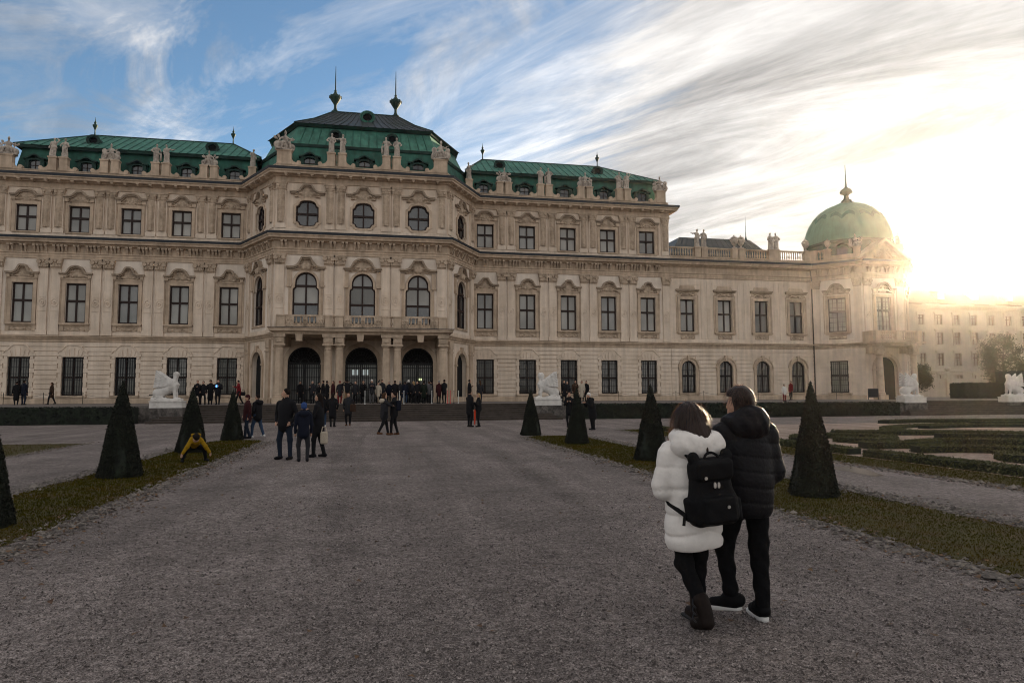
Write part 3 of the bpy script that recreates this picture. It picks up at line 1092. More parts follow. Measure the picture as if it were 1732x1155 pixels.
# rusticated courses of the ground floor, cut at the openings
def courses(face, bays, half, ztop, arch=False):
    mb = MB()
    z = 1.47
    h = 0.372
    while z < 5.86:
        z1 = min(z + h - 0.055, 5.88)
        edges = [0.02]
        for u in bays:
            if arch:
                hw = 1.08 if z < 4.0 else (0 if z1 > 5.25 else math.sqrt(max(0, 1.08 ** 2 - (z - 4.02) ** 2)) if z - 4.02 < 1.08 else 0)
            else:
                hw = half if z < ztop else (half * 0.95 if z < 5.1 else (0.62 if z < 5.55 else 0))
            if hw > 0:
                edges += [u - hw, u + hw]
        edges.append(face.L - 0.02)
        for i in range(0, len(edges), 2):
            if edges[i + 1] - edges[i] > 0.06:
                mb.box(edges[i], edges[i + 1], -0.055, 0.03, z, z1)
        z += h
    return stuff(P_('stone_courses', mb.mesh('stone_courses', 'plaster'), face.a, face.rz))
courses(F_left, BL, 1.12, 4.95)
courses(F_right, BR, 1.12, 4.95)
courses(F_gal, BG, 1, 1, True)
courses(F_gl, BGL, 1, 1, True)
courses(F_t1, [F_t1.L / 2], 1.12, 4.95)
courses(F_t3, [F_t3.L / 2], 1.12, 4.95)

# ------------------------------------------------------------------ windows
CACHE = {}
def cached(key, fn):
    if key not in CACHE:
        CACHE[key] = fn()
    return CACHE[key]
def bar_curve(top, th):
    """Closed polygon of a moulding bar that follows the polyline `top` with thickness th below it."""
    low = []
    for i, p in enumerate(top):
        a, b = top[max(0, i - 1)], top[min(len(top) - 1, i + 1)]
        d = math.hypot(b[0] - a[0], b[1] - a[1])
        nx, nz = (b[1] - a[1]) / d, -(b[0] - a[0]) / d
        low.append((p[0] + nx * th, p[1] + nz * th))
    return top + low[::-1]
def hood(w, zs, zt, hw, kind):
    """Upper outline of a window hood: level ends and a raised middle (round, angular or flat)."""
    if kind == 'flat':
        return [(-w, zs), (w, zs)]
    if kind == 'round':
        mid = [(hw * math.sin(R(a)), zs + 0.10 + (zt - zs - 0.10) * math.cos(R(a))) for a in range(-78, 79, 13)]
        return [(-w, zs), (-hw - 0.12, zs)] + mid + [(hw + 0.12, zs), (w, zs)]
    return [(-w, zs), (-hw - 0.10, zs), (-hw * 0.80, zs + 0.10), (-hw * 0.45, zt - 0.06), (-hw * 0.25, zt), (hw * 0.25, zt), (hw * 0.45, zt - 0.06), (hw * 0.80, zs + 0.10), (hw + 0.10, zs), (w, zs)]
def pediment_mesh(w, zs, zt, hw, kind, depth=0.34):
    m = MB()
    t = hood(w, zs, zt, hw, kind)
    m.prism(bar_curve(t, 0.13), (), -depth, -0.02)
    t2 = [(x * 0.955, z - 0.135) for x, z in t]
    m.prism(bar_curve(t2, 0.10), (), -depth * 0.62, -0.02)
    return m.mesh('pediment', 'weathered_stone')
def relief_mesh(w, z0, z1, top, seed, amp=0.12):
    """Carved ornament: symmetric shell, scrolls and leaves as a height field."""
    nx, nz = 45, 23
    rg = np.random.default_rng(seed)
    X, Z = np.meshgrid(np.linspace(-1, 1, nx), np.linspace(0, 1, nz), indexing='ij')
    H = np.zeros_like(X)
    r = np.hypot(X, (Z - 0.25) * 1.1)
    th = np.arctan2(Z - 0.2, X)
    H += np.where(r < 0.42, 0.5 + 0.5 * np.abs(np.cos(th * 7)), 0) * np.clip(1 - r / 0.45, 0, 1)
    for i in range(13):
        cx, cz, s = rg.uniform(0.15, 0.92), rg.uniform(0.08, 0.7), rg.uniform(0.06, 0.12)
        for sg in (-1, 1):
            d = np.hypot((X - sg * cx), (Z - cz))
            H += 0.85 * np.exp(-(d / s) ** 2) - 0.3 * np.exp(-(d / (s * 0.45)) ** 2)
    H = np.clip(H, 0, 1.2)
    lim = np.interp(np.abs(X), [0, 0.5, 0.75, 1.0], [1.0, 0.85, 0.5, 0.42]) if top else np.ones_like(X)
    Zw = z0 + (z1 - z0) * Z * lim
    V = np.stack([X * w, -0.025 - amp * 1.6 * H, Zw], -1).reshape(-1, 3)
    F = []
    for i in range(nx - 1):
        for j in range(nz - 1):
            F.append((i * nz + j, (i + 1) * nz + j, (i + 1) * nz + j + 1, i * nz + j + 1))
    return np_mesh('relief', V, F, 'carved_stone', smooth=True)
def ring(outline, grow, y0, y1, mat, name, bottom=True, extra=None):
    """Band that follows an opening outline, grown outwards by `grow`."""
    n = len(outline)
    out = []
    ar = sum(outline[i][0] * outline[(i + 1) % n][1] - outline[(i + 1) % n][0] * outline[i][1] for i in range(n))
    ol = outline if ar > 0 else outline[::-1]
    for i, p in enumerate(ol):
        a, b = ol[i - 1], ol[(i + 1) % n]
        n1 = ((p[1] - a[1]), -(p[0] - a[0]))
        n2 = ((b[1] - p[1]), -(b[0] - p[0]))
        l1, l2 = math.hypot(*n1) or 1, math.hypot(*n2) or 1
        n1, n2 = (n1[0] / l1, n1[1] / l1), (n2[0] / l2, n2[1] / l2)
        k = max(0.35, 1 + n1[0] * n2[0] + n1[1] * n2[1])
        out.append((p[0] + (n1[0] + n2[0]) / k * grow, p[1] + (n1[1] + n2[1]) / k * grow))
    m = MB()
    m.prism(out, [ol], y0, y1)
    if extra:
        extra(m)
    return m.mesh(name, mat)
def sash_mesh(o, transom, cols=2, bars=0, hw=None):
    """Wooden window frame in an opening outline o."""
    xs, zs = [p[0] for p in o], [p[1] for p in o]
    x0, x1, z0, z1 = min(xs), max(xs), min(zs), max(zs)
    m = MB()
    cx, cz = 0.0, (z0 + z1) / 2
    sx, sz = 1 - 0.115 / ((x1 - x0) / 2), 1 - 0.115 / ((z1 - z0) / 2)
    inner = [(cx + (p[0] - cx) * sx, cz + (p[1] - cz) * sz) for p in o]
    m.prism(o, [inner], 0.14, 0.30)
    m.box(-0.062, 0.062, 0.12, 0.26, z0 + 0.05, z1 - 0.03)
    for t in (transom if isinstance(transom, (list, tuple)) else [transom]):
        m.box(x0 + 0.03, x1 - 0.03, 0.11, 0.27, t - 0.085, t + 0.085)
    if bars:
        w = (x1 - x0) / 2
        for sgn in (-1, 1):
            m.box(sgn * w / 2 - 0.018, sgn * w / 2 + 0.018, 0.16, 0.24, z0 + 0.05, z1 - 0.05)
        for i in range(1, bars):
            z = z0 + (z1 - z0) * i / bars
            m.box(x0 + 0.05, x1 - 0.05, 0.16, 0.24, z - 0.018, z + 0.018)
    return m.mesh('frame', 'window_wood')
def pane_mesh(x0, x1, z0, z1, mat):
    m = MB()
    m.box(x0, x1, 0.215, 0.24, z0, z1)
    return m.mesh('pane', mat)
def panes(parent, key, o, transom, mat, dx=0.0):
    xs, zs = [p[0] for p in o], [p[1] for p in o]
    x0, x1, z0, z1 = min(xs) + 0.01, max(xs) - 0.01, min(zs) + 0.02, max(zs) - 0.02
    zz = [z0] + (list(transom) if isinstance(transom, (list, tuple)) else [transom]) + [z1]
    for i in range(len(zz) - 1):
        for j, (a, b) in enumerate(((x0, -0.01), (0.01, x1))):
            mt = mat[i] if isinstance(mat, list) else mat
            obj('pane', cached(('pane', key, i, j, mt), lambda: pane_mesh(a, b, zz[i], zz[i + 1] - 0.01, mt)), parent)
def side_strips(m, o_hw, z0, z1, w):
    for s in (-1, 1):
        m.box(*(sorted((s * (o_hw + 0.30), s * (o_hw + w)))), -0.05, 0.0, z0, z1)
def win(face, u, key, o, surround, transom, glass_, extras):
    p = face.at(u)
    w = P_('window', cached(('win', key), surround), p, face.rz)
    obj('frame', cached(('frame', key), lambda: sash_mesh(o, transom, bars=extras.get('bars', 0))), w)
    panes(w, key, o, transom, glass_)
    for name, fn in extras.get('parts', ()):
        obj(name, cached((name, key), fn), w)
    return w
def sill_mesh(hw, z, h=0.13, d=0.24):
    m = MB()
    m.box(-hw, hw, -d, 0.10, z - h, z)
    m.box(-hw + 0.06, hw - 0.06, -d * 0.6, 0.0, z - h - 0.08, z - h)
    return m.mesh('sill', 'trim_stone')
def grille_mesh(hw, z0, z1, arch=None):
    m = MB()
    n = 9
    for i in range(n):
        x = -hw + 2 * hw * (i + 0.5) / n
        top = z1 if arch is None else arch + math.sqrt(max(0.0, hw * hw - x * x))
        m.box(x - 0.02, x + 0.02, 0.02, 0.048, z0, top - 0.02)
    for k in range(6):
        z = z0 + (z1 - z0) * (k + 0.4) / 6
        if arch is None or z < arch:
            m.box(-hw, hw, 0.015, 0.053, z - 0.016, z + 0.016)
    for i in range(n):
        x = -hw + 2 * hw * (i + 0.5) / n
        m.box(x - 0.045, x + 0.045, 0.02, 0.05, z0 + 0.25, z0 + 0.29)
    return m.mesh('grille', 'iron')
def sur_f2():
    def ex(m):
        side_strips(m, 0.75, 7.30, 10.95, 0.44)
        m.prism([(-1.16, 10.92), (1.16, 10.92), (1.12, 11.05), (-1.12, 11.05)], (), -0.12, 0.0)
        for s in (-1, 1):       # console blocks under the hood ends and the apron below the sill
            m.box(*(sorted((s * 0.88, s * 1.12))), -0.22, 0.0, 11.02, 11.30)
            m.box(*(sorted((s * 0.80, s * 1.08))), -0.09, 0.0, 6.78, 7.22)
    return ring(O_f2, 0.27, -0.09, 0.0, 'trim_stone', 'window', extra=ex)
def apron_mesh(hw, z0, z1, seed):
    return relief_mesh(hw, z0, z1, False, seed, 0.05)
def f2_extras(kind, seed):
    return {'parts': (('pediment', lambda: pediment_mesh(1.22, 11.46, 12.06, 0.62, kind)), ('relief', lambda: relief_mesh(0.98, 11.04, 11.92, True, seed)),
                      ('sill', lambda: sill_mesh(1.10, 7.42)), ('apron', lambda: apron_mesh(0.78, 6.78, 7.20, seed + 50)))}
def sur_f3():
    def ex(m):
        side_strips(m, 0.77, 14.72, 17.3, 0.42)
        for s in (-1, 1):
            m.box(*(sorted((s * 0.80, s * 1.10))), -0.16, 0.0, 17.26, 17.60)
    return ring(O_f3, 0.24, -0.08, 0.0, 'trim_stone', 'window', extra=ex)
def f3_extras(kind, seed):
    return {'parts': (('pediment', lambda: pediment_mesh(1.20, 17.74, 18.16, 0.66, kind, 0.28)), ('relief', lambda: relief_mesh(0.86, 17.18, 18.0, True, seed, 0.09)),
                      ('sill', lambda: sill_mesh(1.02, 14.75, 0.10, 0.16)))}
def sur_gf():
    m = MB()
    z, i = 1.60, 0
    while z < 4.7:              # alternating quoin blocks beside the opening
        w = 0.34 if i % 2 else 0.25
        for s in (-1, 1):
            m.box(*(sorted((s * (0.775 if i % 2 else 0.80), s * (0.78 + w)))), -0.07, 0.10, z, min(z + 0.355, 4.78))
        z += 0.372
        i += 1
    top = [(-1.16, 4.80), (-1.16, 5.02), (-1.02, 5.20), (-0.80, 5.30), (-0.62, 5.56), (-0.36, 5.70), (0.36, 5.70), (0.62, 5.56), (0.80, 5.30), (1.02, 5.20), (1.16, 5.02), (1.16, 4.80),
           (0.80, 4.80), (0.76, 4.72), (-0.76, 4.72), (-0.80, 4.80)]
    m.prism(top, (), -0.09, 0.05)
    for x0, x1, z1 in ((-0.10, 0.10, 5.42), (-0.36, -0.22, 5.32), (0.22, 0.36, 5.32), (-0.62, -0.48, 5.2), (0.48, 0.62, 5.2)):
        m.prism([(x0, 4.76), (x1, 4.76), (x1 * 1.22, z1), (x0 * 1.22, z1)], (), -0.14, -0.08)
    hb = [(-1.10, 5.04), (-0.99, 5.20), (-0.78, 5.31), (-0.60, 5.57), (-0.35, 5.71), (0.35, 5.71), (0.60, 5.57), (0.78, 5.31), (0.99, 5.20), (1.10, 5.04)]
    m.prism(bar_curve(hb, 0.07), (), -0.16, -0.05)
    return m.mesh('window', 'plaster')
gf_extras = {'parts': (('grille', lambda: grille_mesh(0.775, 1.67, 4.72)), ('sill', lambda: sill_mesh(1.08, 1.655, 0.14, 0.2)))}
for f, bays, par in ((F_left, BL, 0), (F_right, BR, 0)):
    for i, u in enumerate(bays):
        kind = 'angle' if i % 2 == 0 else 'round'
        win(f, u, 'gf', O_gf, sur_gf, 3.10, 'dark_glass' if (f is F_left and i == 2) else ('curtain_glass', 'blind_sky_glass_b', 'curtain_glass')[(i * 2 + len(CACHE)) % 3], gf_extras)
        win(f, u, 'f2' + kind, O_f2, sur_f2, 9.22, ('blind_glass', 'blind_sky_glass_b', 'blind_glass_c')[(i * 2 + (f is F_right)) % 3], f2_extras(kind, 5 + i % 2))
        k3 = 'round' if i % 2 == 0 else 'angle'
        win(f, u, 'f3' + k3, O_f3, sur_f3, 15.96, ('blind_glass_c', 'blind_glass', 'blind_sky_glass_b')[(i + (f is F_right)) % 3], f3_extras(k3, 15 + i % 2))
# pavilion windows
def sur_p2():
    def ex(m):
        for s in (-1, 1):
            m.box(*(sorted((s * 1.16, s * 1.30))), -0.06, 0.0, 7.0, 10.7)
            m.box(*(sorted((s * 1.08, s * 1.46))), -0.18, 0.0, 10.05, 10.20)
            m.box(*(sorted((s * 1.08, s * 1.42))), -0.14, 0.0, 10.20, 11.35)
    return ring(O_p2, 0.17, -0.10, 0.0, 'trim_stone', 'window', extra=ex)
def p2_extras(kind, seed):
    return {'parts': (('pediment', lambda: pediment_mesh(1.50, 11.66, 12.44, 0.86, kind)), ('relief', lambda: relief_mesh(1.08, 11.30, 12.28, True, seed, 0.13)))}
def sur_p3():
    return ring(O_p3, 0.19, -0.09, 0.0, 'trim_stone', 'window')
def p3_extras(kind, seed):
    return {'parts': (('pediment', lambda: pediment_mesh(1.34, 17.62, 18.22, 0.80, kind, 0.3)), ('relief', lambda: relief_mesh(0.98, 17.12, 18.02, True, seed, 0.11)))}
for f, bays in ((F_front, BF), (F_cl, [2.9]), (F_cr, [2.9])):
    for i, u in enumerate(bays):
        kind = 'round' if (f is F_front and i == 1) else 'angle'
        win(f, u, 'p2' + kind, O_p2, sur_p2, [8.72, 10.15], ['dark_glass', 'curtain_glass' if i == 1 else 'blind_glass', 'blind_sky_glass_b'] if f is F_front else 'dark_glass', p2_extras(kind, 31 + i % 2))  # paler upper panes carry the sky's reflection in their colour
        win(f, u, 'p3', O_p3, sur_p3, 15.86, 'dark_glass', p3_extras('angle', 41))
# gallery windows
def sur_g1():
    def ex(m):
        for s in (-1, 1):
            m.box(*(sorted((s * 0.70, s * 1.0))), -0.11, 0.0, 3.86, 4.02)
        m.prism([(-0.10, 4.74), (0.10, 4.74), (0.15, 5.24), (-0.15, 5.24)], (), -0.20, 0.0)
        m.prism(bar_curve(arc(0, 4.02, 1.06, 180, 0, 18), 0.10), (), -0.17, 0.0)
    return ring(O_g1, 0.26, -0.08, 0.0, 'trim_stone', 'window', extra=ex)
def sur_g2():
    def ex(m):
        side_strips(m, 0.72, 7.30, 11.0, 0.42)
        m.box(-1.02, 1.02, -0.05, 0.0, 10.90, 11.14)
        m.prism([(-0.85, 11.52), (0.85, 11.52), (0.70, 11.86), (-0.70, 11.86)], (), -0.06, 0.0)
    return ring(O_g2, 0.24, -0.08, 0.0, 'trim_stone', 'window', extra=ex)
g2_extras = {'parts': (('pediment', lambda: pediment_mesh(1.16, 11.50, 11.5, 0.5, 'flat', 0.30)), ('relief', lambda: relief_mesh(0.86, 10.86, 11.30, False, 71, 0.08)),
                       ('sill', lambda: sill_mesh(1.08, 7.45)), ('apron', lambda: apron_mesh(0.74, 6.78, 7.20, 72)))}
for f, bays in ((F_gal, BG), (F_gl, BGL)):
    for u in bays:
        win(f, u, 'g1', O_g1, sur_g1, 3.3, 'blind_glass', {'parts': (('grille', lambda: grille_mesh(0.69, 1.71, 4.6, 4.02)), ('sill', lambda: sill_mesh(1.0, 1.69, 0.12, 0.16)))})
        win(f, u, 'g2', O_g2, sur_g2, 9.2, 'blind_glass' if u < 7 else 'curtain_glass', g2_extras)
    for a, b in zip([u - 1.9 for u in bays], [u + 1.9 for u in bays]):     # raised wall panels between the windows
        m = MB()
        for s in (a + 0.10, b - 0.50):
            m.box(s, s + 0.42, -0.035, 0.0, 6.8, 12.3)
        m.box(a + 0.62, b - 0.62, -0.03, 0.0, 11.95, 12.3)
        P_('wall_panel', m.mesh('wall_panel', 'plaster'), f.a, f.rz)
# tower windows
def sur_t2():
    def ex(m):
        side_strips(m, 0.80, 7.36, 11.1, 0.42)
        for s in (-1, 1):
            m.box(*(sorted((s * 0.9, s * 1.14))), -0.22, 0.0, 11.1, 11.42)
    return ring(O_t2, 0.24, -0.08, 0.0, 'trim_stone', 'window', extra=ex)
for f in (F_t1, F_t2, F_t3, F_t4):
    win(f, f.L / 2, 't2', O_t2, sur_t2, 9.5, 'blind_glass', {'bars': 7, 'parts': (('pediment', lambda: pediment_mesh(1.26, 11.58, 12.2, 0.66, 'round')), ('relief', lambda: relief_mesh(1.0, 11.14, 12.05, True, 81)),
                       ('sill', lambda: sill_mesh(1.12, 7.46)), ('apron', lambda: apron_mesh(0.80, 6.78, 7.20, 82)))})
    if f is not F_t2:
        win(f, f.L / 2, 't1', O_t1, sur_gf, 3.3, 'blind_glass', gf_extras)

# ------------------------------------------------------------------ pilasters
def pil_f2():
    m = MB()
    m.box(-0.35, 0.35, -0.13, 0.0, 6.76, 11.86)
    m.box(-0.40, 0.40, -0.18, 0.0, 6.45, 6.78)
    m.box(-0.38, 0.38, -0.16, 0.0, 6.78, 6.86)
    for s in (-1, 1):
        m.box(*(sorted((s * 0.30, s * 0.35))), -0.155, -0.12, 6.9, 11.8)
    m.prism([(0.27 * math.cos(R(a)), 9.05 + 0.34 * math.sin(R(a))) for a in range(0, 360, 20)], [[(0.22 * math.cos(R(a)), 9.05 + 0.28 * math.sin(R(a))) for a in range(0, 360, 20)]], -0.175, -0.12)
    m.prism([(0.11 * math.cos(R(a)), 9.05 + 0.13 * math.sin(R(a))) for a in range(0, 360, 30)], [[(0.06 * math.cos(R(a)), 9.05 + 0.07 * math.sin(R(a))) for a in range(0, 360, 30)]], -0.19, -0.12)
    m.box(-0.30, 0.30, -0.16, -0.12, 9.46, 9.50)
    m.box(-0.30, 0.30, -0.16, -0.12, 8.36, 8.40)
    return m.mesh('pilaster', 'plaster')
def cap_f2():
    m = MB()
    m.prism([(-0.36, 11.86), (0.36, 11.86), (0.46, 12.44), (-0.46, 12.44)], (), -0.24, 0.0)
    m.box(-0.48, 0.48, -0.30, 0.0, 12.44, 12.585)
    for s in (-1, 1):
        m.prism([(s * 0.30 + 0.17 * math.cos(R(a)), 12.28 + 0.15 * math.sin(R(a))) for a in range(0, 360, 30)], (), -0.36, -0.2)
        for k in range(3):
            x = s * (0.08 + 0.12 * k)
            m.prism([(x - 0.06, 11.90), (x + 0.06, 11.90), (x + s * 0.03 + 0.03, 12.12 + 0.03 * k), (x + s * 0.03 - 0.03, 12.16)], (), -0.30, -0.2)
    m.prism([(0, 12.22), (0.09, 12.36), (0, 12.5), (-0.09, 12.36)], (), -0.34, -0.2)
    m.box(-0.37, 0.37, -0.18, 0.0, 11.78, 11.87)
    return m.mesh('capital', 'carved_stone')
def pil_f3():
    m = MB()
    m.box(-0.35, 0.35, -0.12, 0.0, 14.72, 18.30)
    m.box(-0.39, 0.39, -0.15, 0.0, 14.66, 14.95)
    for s in (-1, 1):
        m.box(*(sorted((s * 0.29, s * 0.34))), -0.15, -0.11, 15.05, 17.6)
    return m.mesh('pilaster', 'plaster')
def orn_f3():
    """Hanging grotesque ornament on an attic pilaster, tapering downwards."""
    nx, nz = 13, 60
    X, Z = np.meshgrid(np.linspace(-1, 1, nx), np.linspace(0, 1, nz), indexing='ij')
    H = np.zeros_like(X)
    rg = np.random.default_rng(3)
    for i in range(16):
        zc = (i + 0.5) / 16
        wd = 0.28 + 0.5 * zc * (1 + 0.4 * math.sin(i * 2.1))
        for sg in (-1, 1):
            d = np.hypot((X - sg * wd * 0.55) * 0.9, (Z - zc) * 12)
            H += np.exp(-(d / 0.42) ** 2)
        H += 0.7 * np.exp(-((X / 0.22) ** 2 + ((Z - zc) * 15 / 0.5) ** 2))
    H = np.clip(H, 0, 1.3)
    V = np.stack([X * 0.28, -0.118 - 0.13 * H, 15.1 + 2.55 * Z], -1).reshape(-1, 3)
    F = [(i * nz + j, (i + 1) * nz + j, (i + 1) * nz + j + 1, i * nz + j + 1) for i in range(nx - 1) for j in range(nz - 1)]
    return np_mesh('ornament', V, F, 'carved_stone', smooth=True)
def cap_f3():
    m = MB()
    m.box(-0.38, 0.38, -0.17, 0.0, 17.66, 17.74)
    m.prism([(-0.34, 17.74), (0.34, 17.74), (0.42, 18.16), (-0.42, 18.16)], (), -0.20, 0.0)
    m.box(-0.45, 0.45, -0.25, 0.0, 18.16, 18.30)
    for s in (-1, 1):
        m.prism([(s * 0.24 + 0.12 * math.cos(R(a)), 18.02 + 0.12 * math.sin(R(a))) for a in range(0, 360, 40)], (), -0.30, -0.18)
        m.prism([(s * 0.16, 17.76), (s * 0.30, 17.76), (s * 0.24, 17.94)], (), -0.26, -0.18)
    return m.mesh('capital', 'carved_stone')
def pil_gf():
    m = MB()
    m.box(-0.34, 0.34, -0.16, 0.0, 1.30, 5.30)
    m.box(-0.40, 0.40, -0.22, 0.0, TZ - .1, 1.32)
    m.box(-0.40, 0.40, -0.22, 0.0, 4.98, 5.10)
    m.box(-0.38, 0.38, -0.20, 0.0, 5.30, 5.92)
    return m.mesh('pilaster', 'trim_stone')
def pilaster(face, u, floor):
    p = face.at(u)
    if floor == 2:
        q = P_('pilaster', cached('pil2', pil_f2), p, face.rz)
        obj('capital', cached('cap2', cap_f2), q)
    elif floor == 3:
        q = P_('pilaster', cached('pil3', pil_f3), p, face.rz)
        obj('ornament', cached('orn3', orn_f3), q)
        obj('capital', cached('cap3', cap_f3), q)
    else:
        P_('pilaster', cached('pil1', pil_gf), p, face.rz)
for f, bays in ((F_left, BL), (F_right, BR)):
    for a, b in zip(bays[:-1], bays[1:]):
        m = (a + b) / 2
        for d in (-0.44, 0.44):
            pilaster(f, m + d, 2)
            pilaster(f, m + d, 3)
for u, f in ((0.42, F_left), (F_right.L - 0.42, F_right)):
    pilaster(f, u, 2)
    pilaster(f, u, 3)
for u in (0.45, 1.02):
    pass
for f, us in ((F_front, (0.42, 4.12, 4.98, 8.50, 9.32, 12.98)), (F_cl, (0.75, 5.35)), (F_cr, (0.45, 5.05))):
    for u in us:
        pilaster(f, u, 2)
        pilaster(f, u, 3)
for f, us in ((F_cl, (0.9, 5.2)), (F_cr, (0.6, 4.9)), (F_front, (0.45, 12.95))):
    for u in us:
        pilaster(f, u, 1)
for f in (F_t1, F_t2, F_t3):
    for u in (0.42, f.L - 0.42):
        pilaster(f, u, 2)

# ------------------------------------------------------------------ roofs
def seam(parent, a, b, mat, w=0.035, h=0.05):
    a, b = Vector(a), Vector(b)
    d = (b - a).normalized()
    s = d.cross(Vector((0, 0, 1))).normalized()
    if s.length < 0.1:
        s = Vector((1, 0, 0))
    n = s.cross(d).normalized()
    if n.z < 0:
        n = -n
    v = [a - s * w, a + s * w, a + s * w + n * h, a - s * w + n * h, b - s * w, b + s * w, b + s * w + n * h, b - s * w + n * h]
    m = MB()
    m.add(v, [(0, 1, 2, 3), (7, 6, 5, 4), (0, 4, 5, 1), (1, 5, 6, 2), (2, 6, 7, 3), (3, 7, 4, 0)])
    return obj('seam', m.mesh('seam', mat), parent)
def frustum(mb, x0, x1, y0, y1, z0, X0, X1, Y0, Y1, z1, mat=0, cap=False):
    v = [(x0, y0, z0), (x1, y0, z0), (x1, y1, z0), (x0, y1, z0), (X0, Y0, z1), (X1, Y0, z1), (X1, Y1, z1), (X0, Y1, z1)]
    f = [(0, 1, 5, 4), (1, 2, 6, 5), (2, 3, 7, 6), (3, 0, 4, 7)]
    if cap:
        f.append((4, 5, 6, 7))
    mb.add(v, f, mat)
def dormer_mesh():
    m = MB()
    m.box(-0.42, 0.42, -0.25, 0.9, 0.0, 0.02, 1)
    head = [(-0.78, 0.0), (-0.42, 0.0), (-0.42, 0.86)] + [(0.42 * math.sin(R(a)), 0.86 + 0.16 * math.cos(R(a))) for a in range(-75, 76, 25)] + [(0.42, 0.86), (0.42, 0.0), (0.78, 0.0), (0.70, 0.9), (0.66, 1.12), (-0.66, 1.12), (-0.70, 0.9)]
    m.prism(head, (), -0.32, 0.9, 0)
    m.prism(bar_curve([(-0.86, 1.12), (-0.5, 1.20), (-0.22, 1.40), (0, 1.46), (0.22, 1.40), (0.5, 1.20), (0.86, 1.12)], 0.12), (), -0.46, 0.9, 1)
    m.prism(rect(-0.46, 0.46, 0.0, 1.04), (), -0.10, 0.0, 2)
    m.box(-0.03, 0.03, -0.14, -0.08, 0.0, 1.0, 3)
    m.box(-0.42, 0.42, -0.14, -0.08, 0.55, 0.60, 3)
    return m.mesh('dormer', ['copper_dark', 'copper_dark', 'dark_glass', 'window_wood'])
def oculus_mesh(ring_mat='copper_dark'):
    m = MB()
    c = lambda r: [(r * math.cos(R(a)), r * 0.86 * math.sin(R(a))) for a in range(0, 360, 20)]
    m.prism(c(0.58), [c(0.40)], -0.45, 0.8, 0)
    m.prism(c(0.66), [c(0.54)], -0.50, -0.40, 0)
    m.prism(c(0.44), (), -0.18, 0.2, 1)
    m.box(-0.46, 0.46, -0.5, 0.7, -0.66, -0.5, 0)
    return m.mesh('oculus', [ring_mat, 'dark_interior'])
def finial_mesh(h):
    s = h / 1.9
    m = MB()
    m.lathe([(0.13, -0.2), (0.13, 0.05), (0.07, 0.12), (0.05, 0.5), (0.07, 0.62), (0.17, 0.85), (0.24, 1.0), (0.24, 1.08), (0.12, 1.16), (0.09, 1.25), (0.13, 1.34), (0.05, 1.45), (0.03, 1.6), (0.008, 1.9)], n=10)
    m.v = [(x * s, y * s, z * s) for x, y, z in m.v]
    return m.mesh('finial', 'copper_dark', True)
def big_finial_mesh():
    m = MB()
    m.lathe([(0.34, -0.3), (0.34, 0.12), (0.20, 0.2), (0.12, 0.42), (0.12, 0.7), (0.20, 0.85), (0.38, 1.12), (0.52, 1.36), (0.52, 1.5), (0.30, 1.62), (0.16, 1.78), (0.10, 1.92), (0.13, 2.0), (0.06, 2.1), (0.05, 3.0), (0.02, 4.3)], n=14)
    for k in range(8):
        a = 2 * math.pi * k / 8
        m.box(0.50 * math.cos(a) - 0.05, 0.50 * math.cos(a) + 0.05, 0.50 * math.sin(a) - 0.05, 0.50 * math.sin(a) + 0.05, 1.32, 1.54)
    return m.mesh('finial', 'copper_dark', False)
def wing_roof(x0, x1, r0, r1, bays, name_seed):
    """Mansard with a steep dormered skirt and a hipped copper roof above."""
    m = MB()
    frustum(m, x0 + 0.2, x1 - 0.2, 60.95, 72.6, 19.3, x0 + 0.65, x1 - 0.65, 61.40, 72.1, 22.0)
    m2 = MB()
    roof = P_('roof', m.mesh('roof', 'copper'))
    m.v, m.f, m.m = [], [], []
    frustum(m, x0 + 0.30, x1 - 0.30, 61.05, 72.5, 21.92, x0 + 0.22, x1 - 0.22, 60.97, 72.6, 22.16)
    obj('eaves', m.mesh('eaves', 'copper_dark'), roof)
    m3 = MB()
    RZ, RY = 24.85, 65.6
    v = [(x0 + 0.15, 60.9, 22.15), (x1 - 0.15, 60.9, 22.15), (x1 - 0.15, 72.7, 22.15), (x0 + 0.15, 72.7, 22.15), (r0, RY, RZ), (r1, RY, RZ), (r1, RY + 2.6, RZ), (r0, RY + 2.6, RZ)]
    m3.add(v, [(0, 1, 5, 4), (1, 2, 6, 5), (2, 3, 7, 6), (3, 0, 4, 7), (4, 5, 6, 7)])
    obj('roof_slope', m3.mesh('roof_slope', 'copper_pale'), roof)
    n = int((x1 - x0) / 0.66)
    for i in range(1, n):
        x = x0 + 0.15 + (x1 - x0 - 0.3) * i / n
        t = 1.0
        if x < r0:
            t = (x - x0 - 0.15) / (r0 - x0 - 0.15)
        elif x > r1:
            t = (x1 - 0.15 - x) / (x1 - 0.15 - r1)
        seam(roof, (x, 60.9, 22.15), (x, 60.9 + (RY - 60.9) * t, 22.15 + (RZ - 22.15) * t), 'copper')
    for a, b in (((x0 + .15, 60.9, 22.15), (r0, RY, RZ)), ((x1 - .15, 60.9, 22.15), (r1, RY, RZ)), ((r0, RY, RZ), (r1, RY, RZ))):
        seam(roof, a, b, 'copper_dark', 0.07, 0.07)
    for x in bays:
        obj('dormer', cached('dormer', dormer_mesh), roof, (x, 61.15, 19.85))
    for k, x in enumerate((r0 + 1.2, r1 - 1.1)):
        obj('oculus', cached('oculus', oculus_mesh), roof, (x, 62.7, 23.3), 0, 0.85)
    for x in (r0 + 0.05, r1 - 0.05):
        obj('finial', cached('finial', lambda: finial_mesh(1.7)), roof, (x, RY, RZ), 0)
    return roof
